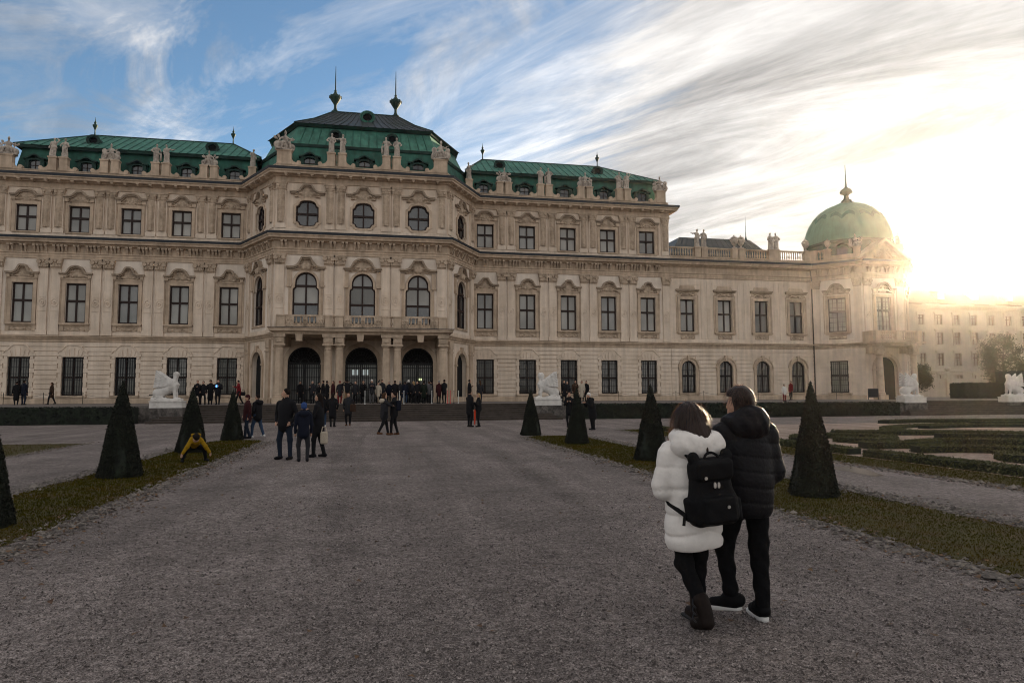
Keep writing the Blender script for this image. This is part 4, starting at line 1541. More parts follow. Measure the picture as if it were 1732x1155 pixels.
# left and right wing roofs
rl = wing_roof(-29.6, -10.1, -25.3, -13.5, (-27.8, -23.95, -20.09, -16.23, -12.38), 1)
rr = wing_roof(7.4, 26.7, 9.8, 21.8, (9.24, 13.1, 16.95, 20.81, 24.67), 2)

# pavilion roof: dormered skirt, bright copper tier, dark upper hip; the flanks splay like the walls below
PC = -1.4
def level(hw, y, z, run=4.9, out=2.9):
    return [(PC - hw - out, y + run + 5, z), (PC - hw - out, y + run, z), (PC - hw, y, z), (PC + hw, y, z), (PC + hw + out, y + run, z), (PC + hw + out, y + run + 5, z)]
def tier(mb, A, B):
    k = len(A)
    mb.add(A + B, [(i, i + 1, k + i + 1, k + i) for i in range(k - 1)])
m = MB()
tier(m, level(6.30, 56.0, 19.3), level(5.92, 56.65, 21.86))
proof = P_('roof', m.mesh('roof', 'copper'))
m = MB()
tier(m, level(5.98, 56.55, 21.84), level(6.04, 56.50, 22.06))
tier(m, level(6.04, 56.50, 22.06), level(5.80, 56.80, 22.07))
tier(m, level(5.85, 56.75, 21.82), level(5.98, 56.55, 21.84))
obj('eaves', m.mesh('eaves', 'copper_dark'), proof)
m = MB()
tier(m, level(5.90, 56.62, 22.04), level(5.42, 57.75, 24.0, out=2.7))
obj('roof_tier', m.mesh('roof_tier', 'copper_pale'), proof)
m = MB()
tier(m, level(5.52, 57.55, 23.94, out=2.7), level(5.64, 57.35, 24.14, out=2.8))
tier(m, level(5.35, 57.85, 23.93, out=2.65), level(5.52, 57.55, 23.94, out=2.7))
obj('eaves', m.mesh('eaves', 'copper_dark'), proof)
URZ, URY = 26.75, 61.0
m = MB()
v = [(PC - 5.7, 57.3, 24.13), (PC + 5.7, 57.3, 24.13), (PC + 8.6, 62.2, 24.13), (PC - 8.6, 62.2, 24.13), (PC - 2.9, URY, URZ), (PC + 2.75, URY, URZ), (PC + 2.75, URY + 2.2, URZ), (PC - 2.9, URY + 2.2, URZ)]
mid = [tuple(v[i][k] + (v[i + 4][k] - v[i][k]) * 0.5 - (0.16 if k == 2 else 0) for k in range(3)) for i in range(4)]
m.add(v[:4] + mid + v[4:], [(0, 1, 5, 4), (1, 2, 6, 5), (2, 3, 7, 6), (3, 0, 4, 7), (4, 5, 9, 8), (5, 6, 10, 9), (6, 7, 11, 10), (7, 4, 8, 11), (8, 9, 10, 11)])
obj('roof_slope', m.mesh('roof_slope', 'slate_metal'), proof)
for i in range(1, 19):
    t = i / 19
    x0 = PC - 5.7 + 11.4 * t
    x2 = PC - 2.9 + 5.65 * t
    pm = ((x0 + x2) / 2, (57.3 + URY) / 2, (24.13 + URZ) / 2 - 0.16)
    seam(proof, (x0, 57.3, 24.13), pm, 'slate_metal', 0.03, 0.06)
    seam(proof, pm, (x2, URY, URZ), 'slate_metal', 0.03, 0.06)
for i in range(1, 17):
    t = i / 17
    seam(proof, (PC - 5.9 + 11.8 * t, 56.62, 22.05), (PC - 5.42 + 10.84 * t, 57.75, 24.0), 'copper', 0.03, 0.05)
for a, b in ((v[0], mid[0]), (mid[0], v[4]), (v[1], mid[1]), (mid[1], v[5]), (v[4], v[5])):
    seam(proof, a, b, 'copper_dark', 0.07, 0.07)
for x in (-5.72, -1.38, 3.0):
    obj('dormer', cached('dormer', dormer_mesh), proof, (x, 56.35, 19.75))
obj('oculus', cached('oculus2', lambda: oculus_mesh('copper')), proof, (PC + 0.15, 59.6, 25.75))
for x in (-3.75, 0.85):
    obj('oculus', cached('oculus', oculus_mesh), proof, (x, 57.0, 23.0), 0, 0.8)
for x in (PC - 2.72, PC + 2.6):
    obj('finial', cached('bigfin', big_finial_mesh), proof, (x, URY + 0.2, URZ))
# the big parts carry absolute z; lift their children that were placed by object location
for o in (rl, rr, proof):
    pass

# dark roof of the block behind the gallery
m = MB()
frustum(m, 29.9, 42.2, 66.5, 74, 16.2, 32.2, 40.6, 69.0, 72, 18.75, 0, True)
gr = P_('roof', m.mesh('roof', 'slate_metal'))
for i in range(1, 16):
    t = i / 16
    seam(gr, (29.9 + 12.3 * t, 66.5, 16.2), (32.2 + 8.4 * t, 69.0, 18.75), 'slate_metal', 0.025, 0.04)
m = MB()
m.lathe([(0.3, -0.1), (0.12, 0.15), (0.05, 0.5), (0.03, 1.2), (0.006, 2.9)], n=8)
obj('finial', m.mesh('finial', 'copper_dark'), gr, (40.4, 69.4, 18.75))
m = MB()
m.box(30.2, 42, 66.8, 73.8, 14.2, 16.25)
obj('wall', m.mesh('wall', 'plaster'), gr)

# ------------------------------------------------------------------ parapet pedestals with scrolls
def pedestal_mesh(w=0.36, z0=19.78, z1=20.93, scroll=0):
    m = MB()
    m.box(-w, w, -0.08, 0.42, z0, z1 - 0.12)
    m.box(-w - 0.05, w + 0.05, -0.13, 0.47, z1 - 0.12, z1)
    m.box(-w - 0.03, w + 0.03, -0.11, 0.45, z0, z0 + 0.08)
    if scroll:
        s = scroll
        pts = [(s * w, z0), (s * (w + 0.62), z0)] + [(s * (w + 0.56 + 0.17 * math.cos(R(a))), z0 + 0.19 + 0.17 * math.sin(R(a))) for a in range(-60, 190, 30)] + [(s * (w + 0.30), z0 + 0.20), (s * (w + 0.12), z0 + 0.30), (s * w, z0 + 0.52)]
        m.prism(pts, (), -0.02, 0.34, back=True)
    return m.mesh('pedestal', 'trim_stone')
def mini_balusters():
    m = MB()
    for x in (-0.07, 0.07):
        m.lathe([(0.04, 19.8), (0.055, 19.95), (0.03, 20.2), (0.05, 20.5), (0.04, 20.8)], (x, 0.17), 6)
    return m.mesh('baluster', 'trim_stone')
PAIRS = {'left': (-25.72, -21.90, -18.03, -14.27), 'right': (11.01, 14.83, 18.71, 22.45)}
for side in PAIRS:
    for c in PAIRS[side]:
        for d, s in ((-0.40, -1), (0.40, 1)):
            P_('pedestal', cached(('ped', s), lambda: pedestal_mesh(0.30, scroll=s)), (c + d, 60.0))
        P_('baluster', cached('minibal', mini_balusters), (c, 60.0))
for x, s in ((-29.45, 1), (26.2, -1)):
    P_('pedestal', cached(('pedc', s), lambda: pedestal_mesh(0.45, scroll=s)), (x, 60.0))
for x, s in ((-10.75, -1), (7.75, 1)):
    P_('pedestal', cached(('ped', s), lambda: pedestal_mesh(0.30, scroll=s)), (x, 60.0 - 0.25))
for c in (-3.52, 0.80):
    for d, s in ((-0.43, -1), (0.43, 1)):
        P_('pedestal', cached(('ped', s), lambda: pedestal_mesh(0.30, scroll=s)), (c + d, 55.0))
    P_('baluster', cached('minibal', mini_balusters), (c, 55.0))
for x, s in ((-7.55, 1), (4.78, -1)):
    P_('pedestal', cached(('pedb', s), lambda: pedestal_mesh(0.55, z1=20.95, scroll=s)), (x, 55.05))

# balustrade along the gallery roof and round the tower
def baluster_run(face, u0, u1, z0, z1, mats='trim_stone', name='balustrade', pitch=0.235, y=0.17, r=1.0):
    m = MB()
    n = max(1, int((u1 - u0) / pitch))
    h = z1 - z0
    for i in range(n):
        u = u0 + (u1 - u0) * (i + 0.5) / n
        m.lathe([(0.07 * r, z0), (0.07 * r, z0 + 0.06 * h), (0.04 * r, z0 + 0.12 * h), (0.088 * r, z0 + 0.34 * h), (0.04 * r, z0 + 0.7 * h), (0.065 * r, z0 + 0.84 * h), (0.065 * r, z1)], (u, y), 6)
    m.box(u0, u1, y - 0.14, y + 0.14, z1, z1 + 0.13)
    m.box(u0, u1, y - 0.13, y + 0.13, z0 - 0.06, z0)
    return P_(name, m.mesh(name, mats), face.a, face.rz)
def gal_ped(face, u, w=0.30, z1=15.66):
    m = MB()
    m.box(-w, w, -0.05, 0.40, 14.6, z1 - 0.12)
    m.box(-w - 0.05, w + 0.05, -0.10, 0.45, z1 - 0.12, z1)
    P_('pedestal', cached(('gped', w, z1), lambda: m.mesh('pedestal', 'trim_stone')), face.at(u), face.rz)
gx = [x - WR for x in (29.86, 30.55, 33.76, 34.47, 37.64, 38.25)]
runs = [(0.1, gx[0] - .3), (gx[0] + .3, gx[1] - .3), (gx[1] + .3, gx[2] - .3), (gx[2] + .3, gx[3] - .3), (gx[3] + .3, gx[4] - .3), (gx[4] + .3, gx[5] - .3), (gx[5] + .3, 14.3)]
for a, b in runs:
    if b - a > 0.3:
        baluster_run(F_gal, a, b, 14.70, 15.50)
for u in gx + [14.6]:
    gal_ped(F_gal, u)
baluster_run(F_t1, 0.5, 1.35, 14.70, 15.50)
for u in (0.3, 1.6, F_t1.L - 0.35):
    gal_ped(F_t1, u)
gal_ped(F_t2, F_t2.L - 0.2, 0.4, 15.9)
m = MB()
m.box(1.6, F_t1.L - 0.3, 0.0, 0.34, 14.6, 15.0)
P_('parapet', m.mesh('parapet', 'trim_stone'), F_t1.a, F_t1.rz)

# tower pediment over the front face
m = MB()
m.prism([(-0.15, 14.25), (F_t2.L + 0.15, 14.25), (F_t2.L / 2, 16.0)], (), -0.30, 1.0, back=True)
m.prism(bar_curve([(-0.65, 14.32), (F_t2.L / 2, 16.34), (F_t2.L + 0.65, 14.32)], 0.26), (), -0.75, 1.0, back=True)
pd = P_('pediment', m.mesh('pediment', 'trim_stone'), F_t2.a, F_t2.rz)
rm = relief_mesh(1.15, 14.4, 15.6, True, 91, 0.16)
rm.transform(Matrix.Translation((F_t2.L / 2, -0.30, 0)))
obj('relief', rm, pd)

# tower drum and dome
TC = (48.0, 62.4)
DK = 0.83
m = MB()
m.lathe([(r_ * DK, z_) for r_, z_ in ((5.35, 14.2), (5.2, 16.6), (5.30, 16.7), (5.30, 16.95), (5.0, 17.0))], TC, 8, 0, R(22.5))
drum = P_('tower_drum', m.mesh('tower_drum', 'copper_dark'))
for k in (5, 6):
    a = R(45 * k)
    d = obj('dormer', cached('dormer', dormer_mesh), drum, (TC[0] + 4.1 * math.cos(a), TC[1] + 4.1 * math.sin(a), 15.0), a + R(90), (1.25, 1.0, 1.05))
dome_prof = [(5.12, 16.9), (5.10, 17.3), (4.98, 17.9), (4.75, 18.55), (4.40, 19.2), (3.9, 19.85), (3.25, 20.45), (2.45, 20.9), (1.6, 21.2), (0.8, 21.36), (0.0, 21.40)]
dome_prof = [(r_ * DK, z_) for r_, z_ in dome_prof]
m = MB()
n8 = 32
v, f = [], []
for i in range(n8):
    a = 2 * math.pi * i / n8
    q = (a - R(22.5)) % R(45) - R(22.5)
    for r_, z_ in dome_prof:
        e = 0.55
        rr_ = r_ * ((1 - e) + e * math.cos(R(22.5)) / math.cos(q)) / 0.97
        v.append((TC[0] + rr_ * math.cos(a), TC[1] + rr_ * math.sin(a), z_))
kk = len(dome_prof)
for i in range(n8):
    j = (i + 1) % n8
    for q in range(kk - 1):
        f.append((i * kk + q, j * kk + q, j * kk + q + 1, i * kk + q + 1))
m.add(v, f)
dome = P_('dome', m.mesh('dome', 'copper_dome', True))
m = MB()            # draped lambrequin ornament round the dome
for i in range(64):
    a = 2 * math.pi * i / 64
    ph = (i % 8) / 8
    z = 19.0 + 0.55 * abs(math.sin(math.pi * ph * 2))
    r_ = np.interp(z, [p[1] for p in dome_prof], [p[0] for p in dome_prof])
    r2 = np.interp(z + 0.45, [p[1] for p in dome_prof], [p[0] for p in dome_prof])
    b = a + 2 * math.pi / 64
    zb = 19.0 + 0.55 * abs(math.sin(math.pi * (((i + 1) % 8) / 8) * 2))
    rb = np.interp(zb, [p[1] for p in dome_prof], [p[0] for p in dome_prof])
    rb2 = np.interp(zb + 0.45, [p[1] for p in dome_prof], [p[0] for p in dome_prof])
    k = 1.012
    w = lambda r, a, z: (TC[0] + r * k * math.cos(a), TC[1] + r * k * math.sin(a), z + 0.03)
    m.add([w(r_, a, z), w(rb, b, zb), w(rb2, b, zb + 0.45), w(r2, a, z + 0.45)], [(0, 1, 2, 3)])
obj('dome_ornament', m.mesh('dome_ornament', 'copper'), dome)
for i in range(8):
    a = R(22.5 + 45 * i)
    pts = [(TC[0] + (r_ * 0.985) * math.cos(a), TC[1] + (r_ * 0.985) * math.sin(a), z_ + 0.01) for r_, z_ in dome_prof[:-1]]
    mm = MB()
    mm.tube(pts, 0.07, 5)
    obj('dome_rib', mm.mesh('dome_rib', 'copper_dome'), dome)
m = MB()
m.lathe([(0.95, 21.2), (0.85, 21.45), (0.45, 21.6), (0.55, 21.75), (0.30, 21.9), (0.22, 22.25), (0.30, 22.4), (0.62, 22.55), (0.62, 22.7), (0.52, 22.9), (0.30, 23.05), (0.12, 23.2), (0.09, 23.6), (0.06, 24.4), (0.03, 25.6)], TC, 12)
obj('finial', m.mesh('finial', 'copper_dark', True), dome)
P_('downpipe', MB().tube([(41.72, 59.86, 13.7), (41.72, 59.8, 12.9), (41.75, 59.82, 12.6), (41.75, 59.82, TZ)], 0.055, 8).mesh('downpipe', 'bark'))

# ------------------------------------------------------------------ portico
COLX = (-7.03, -3.66, -2.86, 0.50, 1.31, 4.67)
CY = 51.2
def column_mesh():
    m = MB()
    m.box(-0.42, 0.42, -0.42, 0.42, TZ - 0.05, 1.45)
    m.lathe([(0.38, 1.45), (0.40, 1.52), (0.36, 1.60), (0.38, 1.66), (0.31, 1.72), (0.305, 2.6), (0.29, 3.6), (0.262, 4.86), (0.29, 4.9), (0.265, 4.95), (0.26, 5.06), (0.33, 5.14), (0.34, 5.2)], n=20)
    return m.mesh('column', 'trim_stone', False)
def imposts():
    m = MB()
    m.box(-0.40, 0.40, -0.40, 0.40, 5.2, 5.30)
    m.box(-0.33, 0.33, -0.33, 0.33, 5.30, 5.80)
    m.box(-0.40, 0.40, -0.42, 0.42, 5.80, 6.02)
    m.box(-0.27, 0.27, -0.37, -0.3, 5.40, 5.72)
    m.prism([(-0.20, 5.44), (0.20, 5.44), (0.12, 5.66), (-0.12, 5.66)], (), -0.42, -0.35)
    return m.mesh('entablature_block', 'carved_stone')
for x in COLX:
    c = P_('column', cached('column', column_mesh), (x, CY))
    obj('entablature_block', cached('impost', imposts), c)
for a, b in ((1, 2), (3, 4)):
    m = MB()
    m.box(COLX[a] + 0.405, COLX[b] - 0.405, CY - 0.37, CY + 0.36, 5.32, 6.0)
    P_('entablature_block', m.mesh('entablature_block', 'carved_stone'))
m = MB()        # beams running back from the columns, balcony slab
for x in COLX:
    m.box(x - 0.30, x + 0.30, CY + 0.42, 54.98, 5.35, 6.0)
m.box(-7.45, 5.08, CY - 0.30, 54.9, 6.02, 6.10)
P_('portico_beams', m.mesh('portico_beams', 'trim_stone'))
m = MB()
m.sweep([(0.0, 6.10), (0.10, 6.12), (0.14, 6.20), (0.38, 6.23), (0.40, 6.36), (0.46, 6.40), (0.46, 6.46), (-0.5, 6.47)], [(-7.35, 55.0), (-7.35, CY - 0.25), (4.99, CY - 0.25), (4.99, 55.0)])
m.add([(-7.0, CY, 6.44), (4.6, CY, 6.44), (4.6, 55, 6.44), (-7.0, 55, 6.44)], [(0, 1, 2, 3)])
P_('balcony', m.mesh('balcony', 'trim_stone'))
m = MB()
m.sweep([(0.0, 6.455), (0.49, 6.455), (0.49, 6.49), (0.0, 6.53)], [(-7.35, 55.0), (-7.35, CY - 0.25), (4.99, CY - 0.25), (4.99, 55.0)])
P_('balcony_flashing', m.mesh('balcony_flashing', 'sheet_lead'))
F_bal = Face((-7.25, CY - 0.22), (4.89, CY - 0.22))
bz0, bz1 = 6.60, 7.30
peds = [0.28, 3.62, 4.36, 7.72, 8.50, 11.86]
for u in peds:
    m = MB()
    m.box(-0.27, 0.27, -0.05, 0.38, 6.47, 7.32)
    m.box(-0.31, 0.31, -0.09, 0.42, 7.32, 7.42)
    P_('pedestal', cached('bped', lambda: m.mesh('pedestal', 'trim_stone')), F_bal.at(u), 0)
for a, b in zip(peds[:-1], peds[1:]):
    a, b = a + 0.27, b - 0.27
    if b - a < 1:
        baluster_run(F_bal, a, b, 6.60, 7.30)
        continue
    L = b - a
    for x0, x1 in ((a, a + 0.62), (b - 0.62, b), ((a + b) / 2 - 0.16, (a + b) / 2 + 0.16)):      # carved panels
        m = MB()
        m.box(x0, x1, 0.03, 0.32, 6.47, 7.30)
        m.box(x0, x1, 0.03, 0.31, 7.30, 7.43)
        pn = P_('carved_panel', m.mesh('carved_panel', 'carved_stone'), F_bal.a, 0)
        rm = relief_mesh((x1 - x0) / 2 - 0.03, 6.56, 7.28, False, 100, 0.05)
        rm.transform(Matrix.Translation(((x0 + x1) / 2, 0.05, 0)))
        obj('relief', rm, pn)
    baluster_run(F_bal, a + 0.62, (a + b) / 2 - 0.16, 6.60, 7.30)
    baluster_run(F_bal, (a + b) / 2 + 0.16, b - 0.62, 6.60, 7.30)
for x in (-7.25, 4.89):
    m = MB()
    m.box(x - 0.14, x + 0.14, CY + 0.2, 54.95, 6.47, 7.42)
    P_('balustrade', m.mesh('balustrade', 'trim_stone'))
# doorways of the portico: arch band, keystone lantern bracket, wrought iron gate and dark glass
def arch_band(hw, zs, w=0.34):
    m = MB()
    o = arc(0, zs, hw + w, 180, 0, 20)
    i = arc(0, zs, hw, 0, 180, 20)
    m.prism(o + i, (), -0.12, 0.0)
    for s in (-1, 1):
        m.box(*(sorted((s * hw, s * (hw + w)))), -0.10, 0.0, TZ, zs - 0.14)
        m.box(*(sorted((s * (hw - 0.02), s * (hw + w + 0.05)))), -0.17, 0.0, zs - 0.14, zs)
    m.prism([(-0.13, zs + hw - 0.02), (0.13, zs + hw - 0.02), (0.19, zs + hw + 0.5), (-0.19, zs + hw + 0.5)], (), -0.22, 0.0)
    return m.mesh('doorway', 'trim_stone')
def gate_mesh(hw, zs):
    m = MB()
    for s in (-1, 1):
        for k in range(6):
            x = s * (0.14 + (hw - 0.24) * (k + 0.5) / 6)
            m.box(x - 0.026, x + 0.026, 0.06, 0.095, TZ, zs - 0.1)
        m.box(*(sorted((s * 0.02, s * 0.11))), 0.04, 0.11, TZ, zs)
        m.box(*(sorted((s * (hw - 0.10), s * hw))), 0.04, 0.11, TZ, zs)
        for z in (1.25, 2.0, 3.0, 3.75):
            m.box(*(sorted((s * 0.05, s * hw))), 0.05, 0.10, z - 0.03, z + 0.03)
    for k in range(12):         # scrollwork in the tympanum
        a = R(8 + 15 * k)
        m.tube([(0.3 * math.cos(a), 0.08, zs + 0.3 * math.sin(a)), (0.75 * hw * math.cos(a + 0.12), 0.08, zs + 0.75 * hw * math.sin(a + 0.12)), (hw * math.cos(a), 0.08, zs + hw * math.sin(a))], 0.022, 5)
        m.tube([(hw * 0.62 * math.cos(a) + 0.12 * math.cos(t), 0.08, zs + hw * 0.62 * math.sin(a) + 0.12 * math.sin(t)) for t in [2 * math.pi * q / 8 for q in range(9)]], 0.02, 5)
    m.prism(bar_curve(arc(0, zs, hw, 180, 0, 20), 0.09), (), 0.04, 0.11)
    m.prism(bar_curve(arc(0, zs, 0.34, 180, 0, 12), 0.05), (), 0.05, 0.10)
    m.box(-hw, hw, 0.04, 0.11, zs - 0.08, zs + 0.05)
    return m.mesh('gate', 'iron')
for i, u in enumerate(BF):
    d = P_('doorway', cached('arch1', lambda: arch_band(1.24, 4.12)), F_front.at(u), 0)
    obj('gate', cached('gate', lambda: gate_mesh(1.24, 4.12)), d)
    m = MB()
    m.prism(arched(1.23, TZ, 4.12, n=16), (), 0.34, 0.38)
    obj('pane', m.mesh('pane', 'door_glass'), d)
    m = MB()
    m.prism(arched(1.23, 4.0, 4.12, n=16), (), 0.30, 0.33)
    obj('fanlight_panel', m.mesh('fanlight_panel', 'dark_interior'), d)
    if i == 1:      # glowing patches stand for daylight in the hall's far windows
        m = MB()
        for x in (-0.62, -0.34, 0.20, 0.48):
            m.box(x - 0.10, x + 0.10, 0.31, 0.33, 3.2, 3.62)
        obj('pane', m.mesh('pane', 'daylight_glow_pane'), d)
for f in (F_cl, F_cr):
    d = P_('doorway', cached('arch2', lambda: arch_band(0.98, 4.10, 0.3)), f.at(2.9), f.rz)
    m = MB()
    m.prism(arched(0.97, TZ, 4.10, n=14), (), 0.30, 0.34)
    obj('door', m.mesh('door', 'dark_interior'), d)
for u, s in zip(BF, (1, 1, 1)):      # corbels hanging under the balcony
    m = MB()
    m.prism([(-0.26, 6.02), (0.26, 6.02), (0.20, 5.52), (-0.20, 5.52)], (), -0.3, 0.3, back=True)
    P_('corbel', m.mesh('corbel', 'trim_stone'), (F_front.at(u)[0], CY))
# tower portico
d = P_('doorway', cached('archt', lambda: arch_band(1.15, 3.9)), F_t2.at(2.2), 0)
m = MB()
m.prism(arched(1.14, TZ, 3.9, n=14), (), 0.30, 0.34)
obj('door', m.mesh('door', 'dark_interior'), d)
TY = 55.4
for x in (45.4, 49.0):
    c = P_('column', cached('column', column_mesh), (x, TY))
    obj('entablature_block', cached('impost', imposts), c)
m = MB()
m.box(44.8, 49.6, TY - 0.45, 56.75, 6.02, 6.12)
for x in (45.4, 49.0):
    m.box(x - 0.3, x + 0.3, TY + 0.42, 56.78, 5.35, 6.0)
P_('portico_beams', m.mesh('portico_beams', 'trim_stone'))
m = MB()
m.sweep([(0.0, 6.10), (0.10, 6.12), (0.14, 6.20), (0.36, 6.23), (0.38, 6.40), (-0.5, 6.47)], [(44.9, 56.8), (44.9, TY - 0.3), (49.5, TY - 0.3), (49.5, 56.8)])
m.add([(45, TY, 6.44), (49.4, TY, 6.44), (49.4, 56.8, 6.44), (45, 56.8, 6.44)], [(0, 1, 2, 3)])
P_('balcony', m.mesh('balcony', 'trim_stone'))
F_tb = Face((44.75, TY - 0.4), (49.65, TY - 0.4))
for u in (0.25, 2.45, 4.65):
    m = MB()
    m.box(-0.25, 0.25, -0.04, 0.36, 6.44, 7.40)
    P_('pedestal', cached('tped', lambda: m.mesh('pedestal', 'trim_stone')), F_tb.at(u), 0)
baluster_run(F_tb, 0.5, 2.2, 6.56, 7.28)
baluster_run(F_tb, 2.7, 4.4, 6.56, 7.28)
for x in (44.86, 49.54):
    P_('balustrade', MB().box(x - 0.14, x + 0.14, TY, 56.7, 6.44, 7.40).mesh('balustrade', 'trim_stone'))

# ------------------------------------------------------------------ roof statues, urns and trophies
def fold(s, z0, z1, amp, n, seed, tw=1.5):
    """Drapery folds: vertical ripples in the distance field between z0 and z1."""
    X, Y, Z = s.grid()
    th = np.arctan2(Y, X)
    w = np.clip((Z - z0) / 0.15, 0, 1) * np.clip((z1 - Z) / 0.15, 0, 1)
    s.D += (amp * w * (np.sin(n * th + tw * Z * 3 + seed) + 0.5 * np.sin(n * 1.7 * th - Z * 5 + seed * 2))).astype(np.float32)
def statue_mesh(kind):
    s = SDF((-0.75, -0.5, -0.05), (0.75, 0.5, 1.75), 0.032)
    s.box((0, 0, 0.03), (0.24, 0.20, 0.06), 0.02)
    s.cap((-0.07, 0, 0.1), (-0.09, 0.02, 0.8), 0.09, 0.12, 0, 0.06)
    s.cap((0.09, -0.05, 0.1), (0.06, -0.02, 0.8), 0.08, 0.12, 0, 0.06)
    s.ell((0, 0, 0.82), (0.19, 0.14, 0.17), 0, 0.06)
    s.ell((0.02, 0, 1.12), (0.19, 0.13, 0.22), 0, 0.07)
    s.cap((0.02, 0, 1.3), (0.03, -0.01, 1.42), 0.06, 0.055, 0, 0.03)
    s.ell((0.035, -0.02, 1.50), (0.085, 0.10, 0.115), 0, 0.02)
    if kind in (0, 2, 3):          # long robe
        s.cap((0, 0.02, 0.12), (0, 0.0, 0.85), 0.23, 0.17, 0, 0.05)
    if kind == 0:
        s.cap((-0.19, 0, 1.22), (-0.36, -0.04, 1.0), 0.06, 0.05).cap((-0.36, -0.04, 1.0), (-0.22, -0.18, 0.88), 0.05, 0.035)
        s.cap((0.2, 0, 1.22), (0.30, 0.0, 0.95), 0.06, 0.05).cap((0.30, 0, 0.95), (0.20, -0.16, 0.80), 0.05, 0.035)
    elif kind == 1:                # one arm raised behind the head
        s.cap((0.2, 0, 1.24), (0.36, 0.0, 1.42), 0.06, 0.05).cap((0.36, 0, 1.42), (0.16, 0.0, 1.60), 0.05, 0.04)
        s.cap((-0.19, 0, 1.22), (-0.30, 0.03, 0.96), 0.06, 0.05).cap((-0.30, 0.03, 0.96), (-0.32, -0.10, 0.72), 0.05, 0.04)
        s.cap((-0.22, 0.05, 0.1), (-0.18, 0.05, 0.95), 0.12, 0.07, 0, 0.05)
    elif kind == 2:                # arm stretched out to the side
        s.cap((-0.19, 0, 1.24), (-0.42, -0.02, 1.18), 0.06, 0.05).cap((-0.42, -0.02, 1.18), (-0.66, -0.06, 1.22), 0.045, 0.03)
        s.cap((0.2, 0, 1.22), (0.27, 0.02, 0.96), 0.06, 0.05).cap((0.27, 0.02, 0.96), (0.13, -0.12, 0.92), 0.05, 0.04)
    else:                          # hand on hip with a staff or shield
        s.cap((-0.19, 0, 1.22), (-0.36, 0.03, 1.02), 0.06, 0.05).cap((-0.36, 0.03, 1.02), (-0.18, -0.03, 0.88), 0.05, 0.04)
        s.cap((0.2, 0, 1.22), (0.33, -0.02, 1.0), 0.06, 0.05).cap((0.33, -0.02, 1.0), (0.36, -0.06, 0.75), 0.045, 0.035)
        s.ell((0.34, -0.05, 0.48), (0.07, 0.16, 0.32), 0, 0.02)
    s.cap((-0.2, 0.02, 1.2), (0.16, -0.1, 0.78), 0.06, 0.08, 0, 0.05)      # mantle over the chest
    fold(s, 0.1, 1.25, 0.018, 9, kind * 1.3)
    return s.mesh('statue', 'statue_stone')
def trophy_mesh(kind):
    """Seated figure among shields, drums and standards."""
    s = SDF((-0.95, -0.5, -0.05), (0.95, 0.55, 1.75), 0.036)
    s.box((0, 0, 0.04), (0.62, 0.28, 0.07), 0.03)
    s.ell((0, 0.05, 0.35), (0.55, 0.26, 0.34), 0, 0.08)
    s.ell((-0.48, 0, 0.32), (0.26, 0.20, 0.30), 0, 0.05)
    s.ell((0.50, 0, 0.28), (0.24, 0.20, 0.26), 0, 0.05)
    s.ell((0.03, -0.02, 0.80), (0.19, 0.15, 0.27), 0, 0.06)
    s.cap((0.03, -0.02, 1.05), (0.04, -0.02, 1.18), 0.06, 0.06)
    s.ell((0.04, -0.03, 1.27), (0.09, 0.10, 0.12), 0, 0.02)
    s.cap((0.05, -0.03, 1.36), (0.0, 0.06, 1.50), 0.05, 0.02)
    s.cap((-0.12, 0, 0.95), (-0.32, -0.05, 0.78), 0.06, 0.05).cap((-0.32, -0.05, 0.78), (-0.42, -0.16, 0.62), 0.05, 0.04)
    s.cap((0.18, 0, 0.95), (0.36, -0.06, 0.82), 0.06, 0.05).cap((0.36, -0.06, 0.82), (0.52, -0.1, 0.95), 0.05, 0.04)
    s.cap((-0.05, -0.12, 0.55), (-0.25, -0.30, 0.45), 0.10, 0.09).cap((-0.25, -0.3, 0.45), (-0.28, -0.30, 0.1), 0.08, 0.06)
    s.cap((0.12, -0.12, 0.55), (0.28, -0.30, 0.48), 0.10, 0.09).cap((0.28, -0.3, 0.48), (0.34, -0.28, 0.12), 0.08, 0.06)
    if kind == 0:
        for a, z in ((-50, 1.0), (-30, 1.15), (48, 1.0), (30, 0.95)):
            x = math.sin(R(a)) * 1.0
            s.cap((x * 0.25, 0.12, 0.4), (x * 0.85, 0.14, z), 0.045, 0.02)
            s.ell((x * 0.80, 0.14, z - 0.12), (0.10, 0.05, 0.16), 0, 0.02, (0, a, 0))
    else:
        s.ell((-0.45, -0.10, 0.70), (0.20, 0.08, 0.26), 0, 0.03)
        s.ell((0.55, 0.0, 0.62), (0.16, 0.16, 0.18), 0, 0.03)
        s.cap((0.3, 0.1, 0.4), (0.62, 0.1, 1.12), 0.05, 0.02)
    fold(s, 0.05, 1.0, 0.02, 11, kind + 0.7)
    return s.mesh('trophy', 'statue_stone')
def urn_mesh():
    m = MB()
    m.box(-0.20, 0.20, -0.20, 0.20, 0.0, 0.09)
    m.lathe([(0.17, 0.09), (0.10, 0.18), (0.08, 0.28), (0.16, 0.36), (0.30, 0.52), (0.36, 0.74), (0.37, 0.86), (0.30, 0.95), (0.27, 1.0), (0.36, 1.05), (0.36, 1.10), (0.24, 1.18), (0.12, 1.27), (0.06, 1.32), (0.07, 1.38), (0.0, 1.44)], n=16)
    for s in (-1, 1):
        m.tube([(s * 0.30, 0, 0.98), (s * 0.46, 0, 0.96), (s * 0.48, 0, 0.80), (s * 0.34, 0, 0.66)], 0.035, 6)
    return m.mesh('urn', 'statue_stone', True)
ST = [statue_mesh(k) for k in range(4)]
TR = [trophy_mesh(k) for k in range(2)]
UR = urn_mesh()
def stat(k, x, y, z, rz, label, sc=1.0, mirror=False):
    tag(obj('roof_statue', ST[k], None, (x, y, z), R(rz), (-sc if mirror else sc, sc, sc)), label, 'statue', 'stone figures along the roofline')
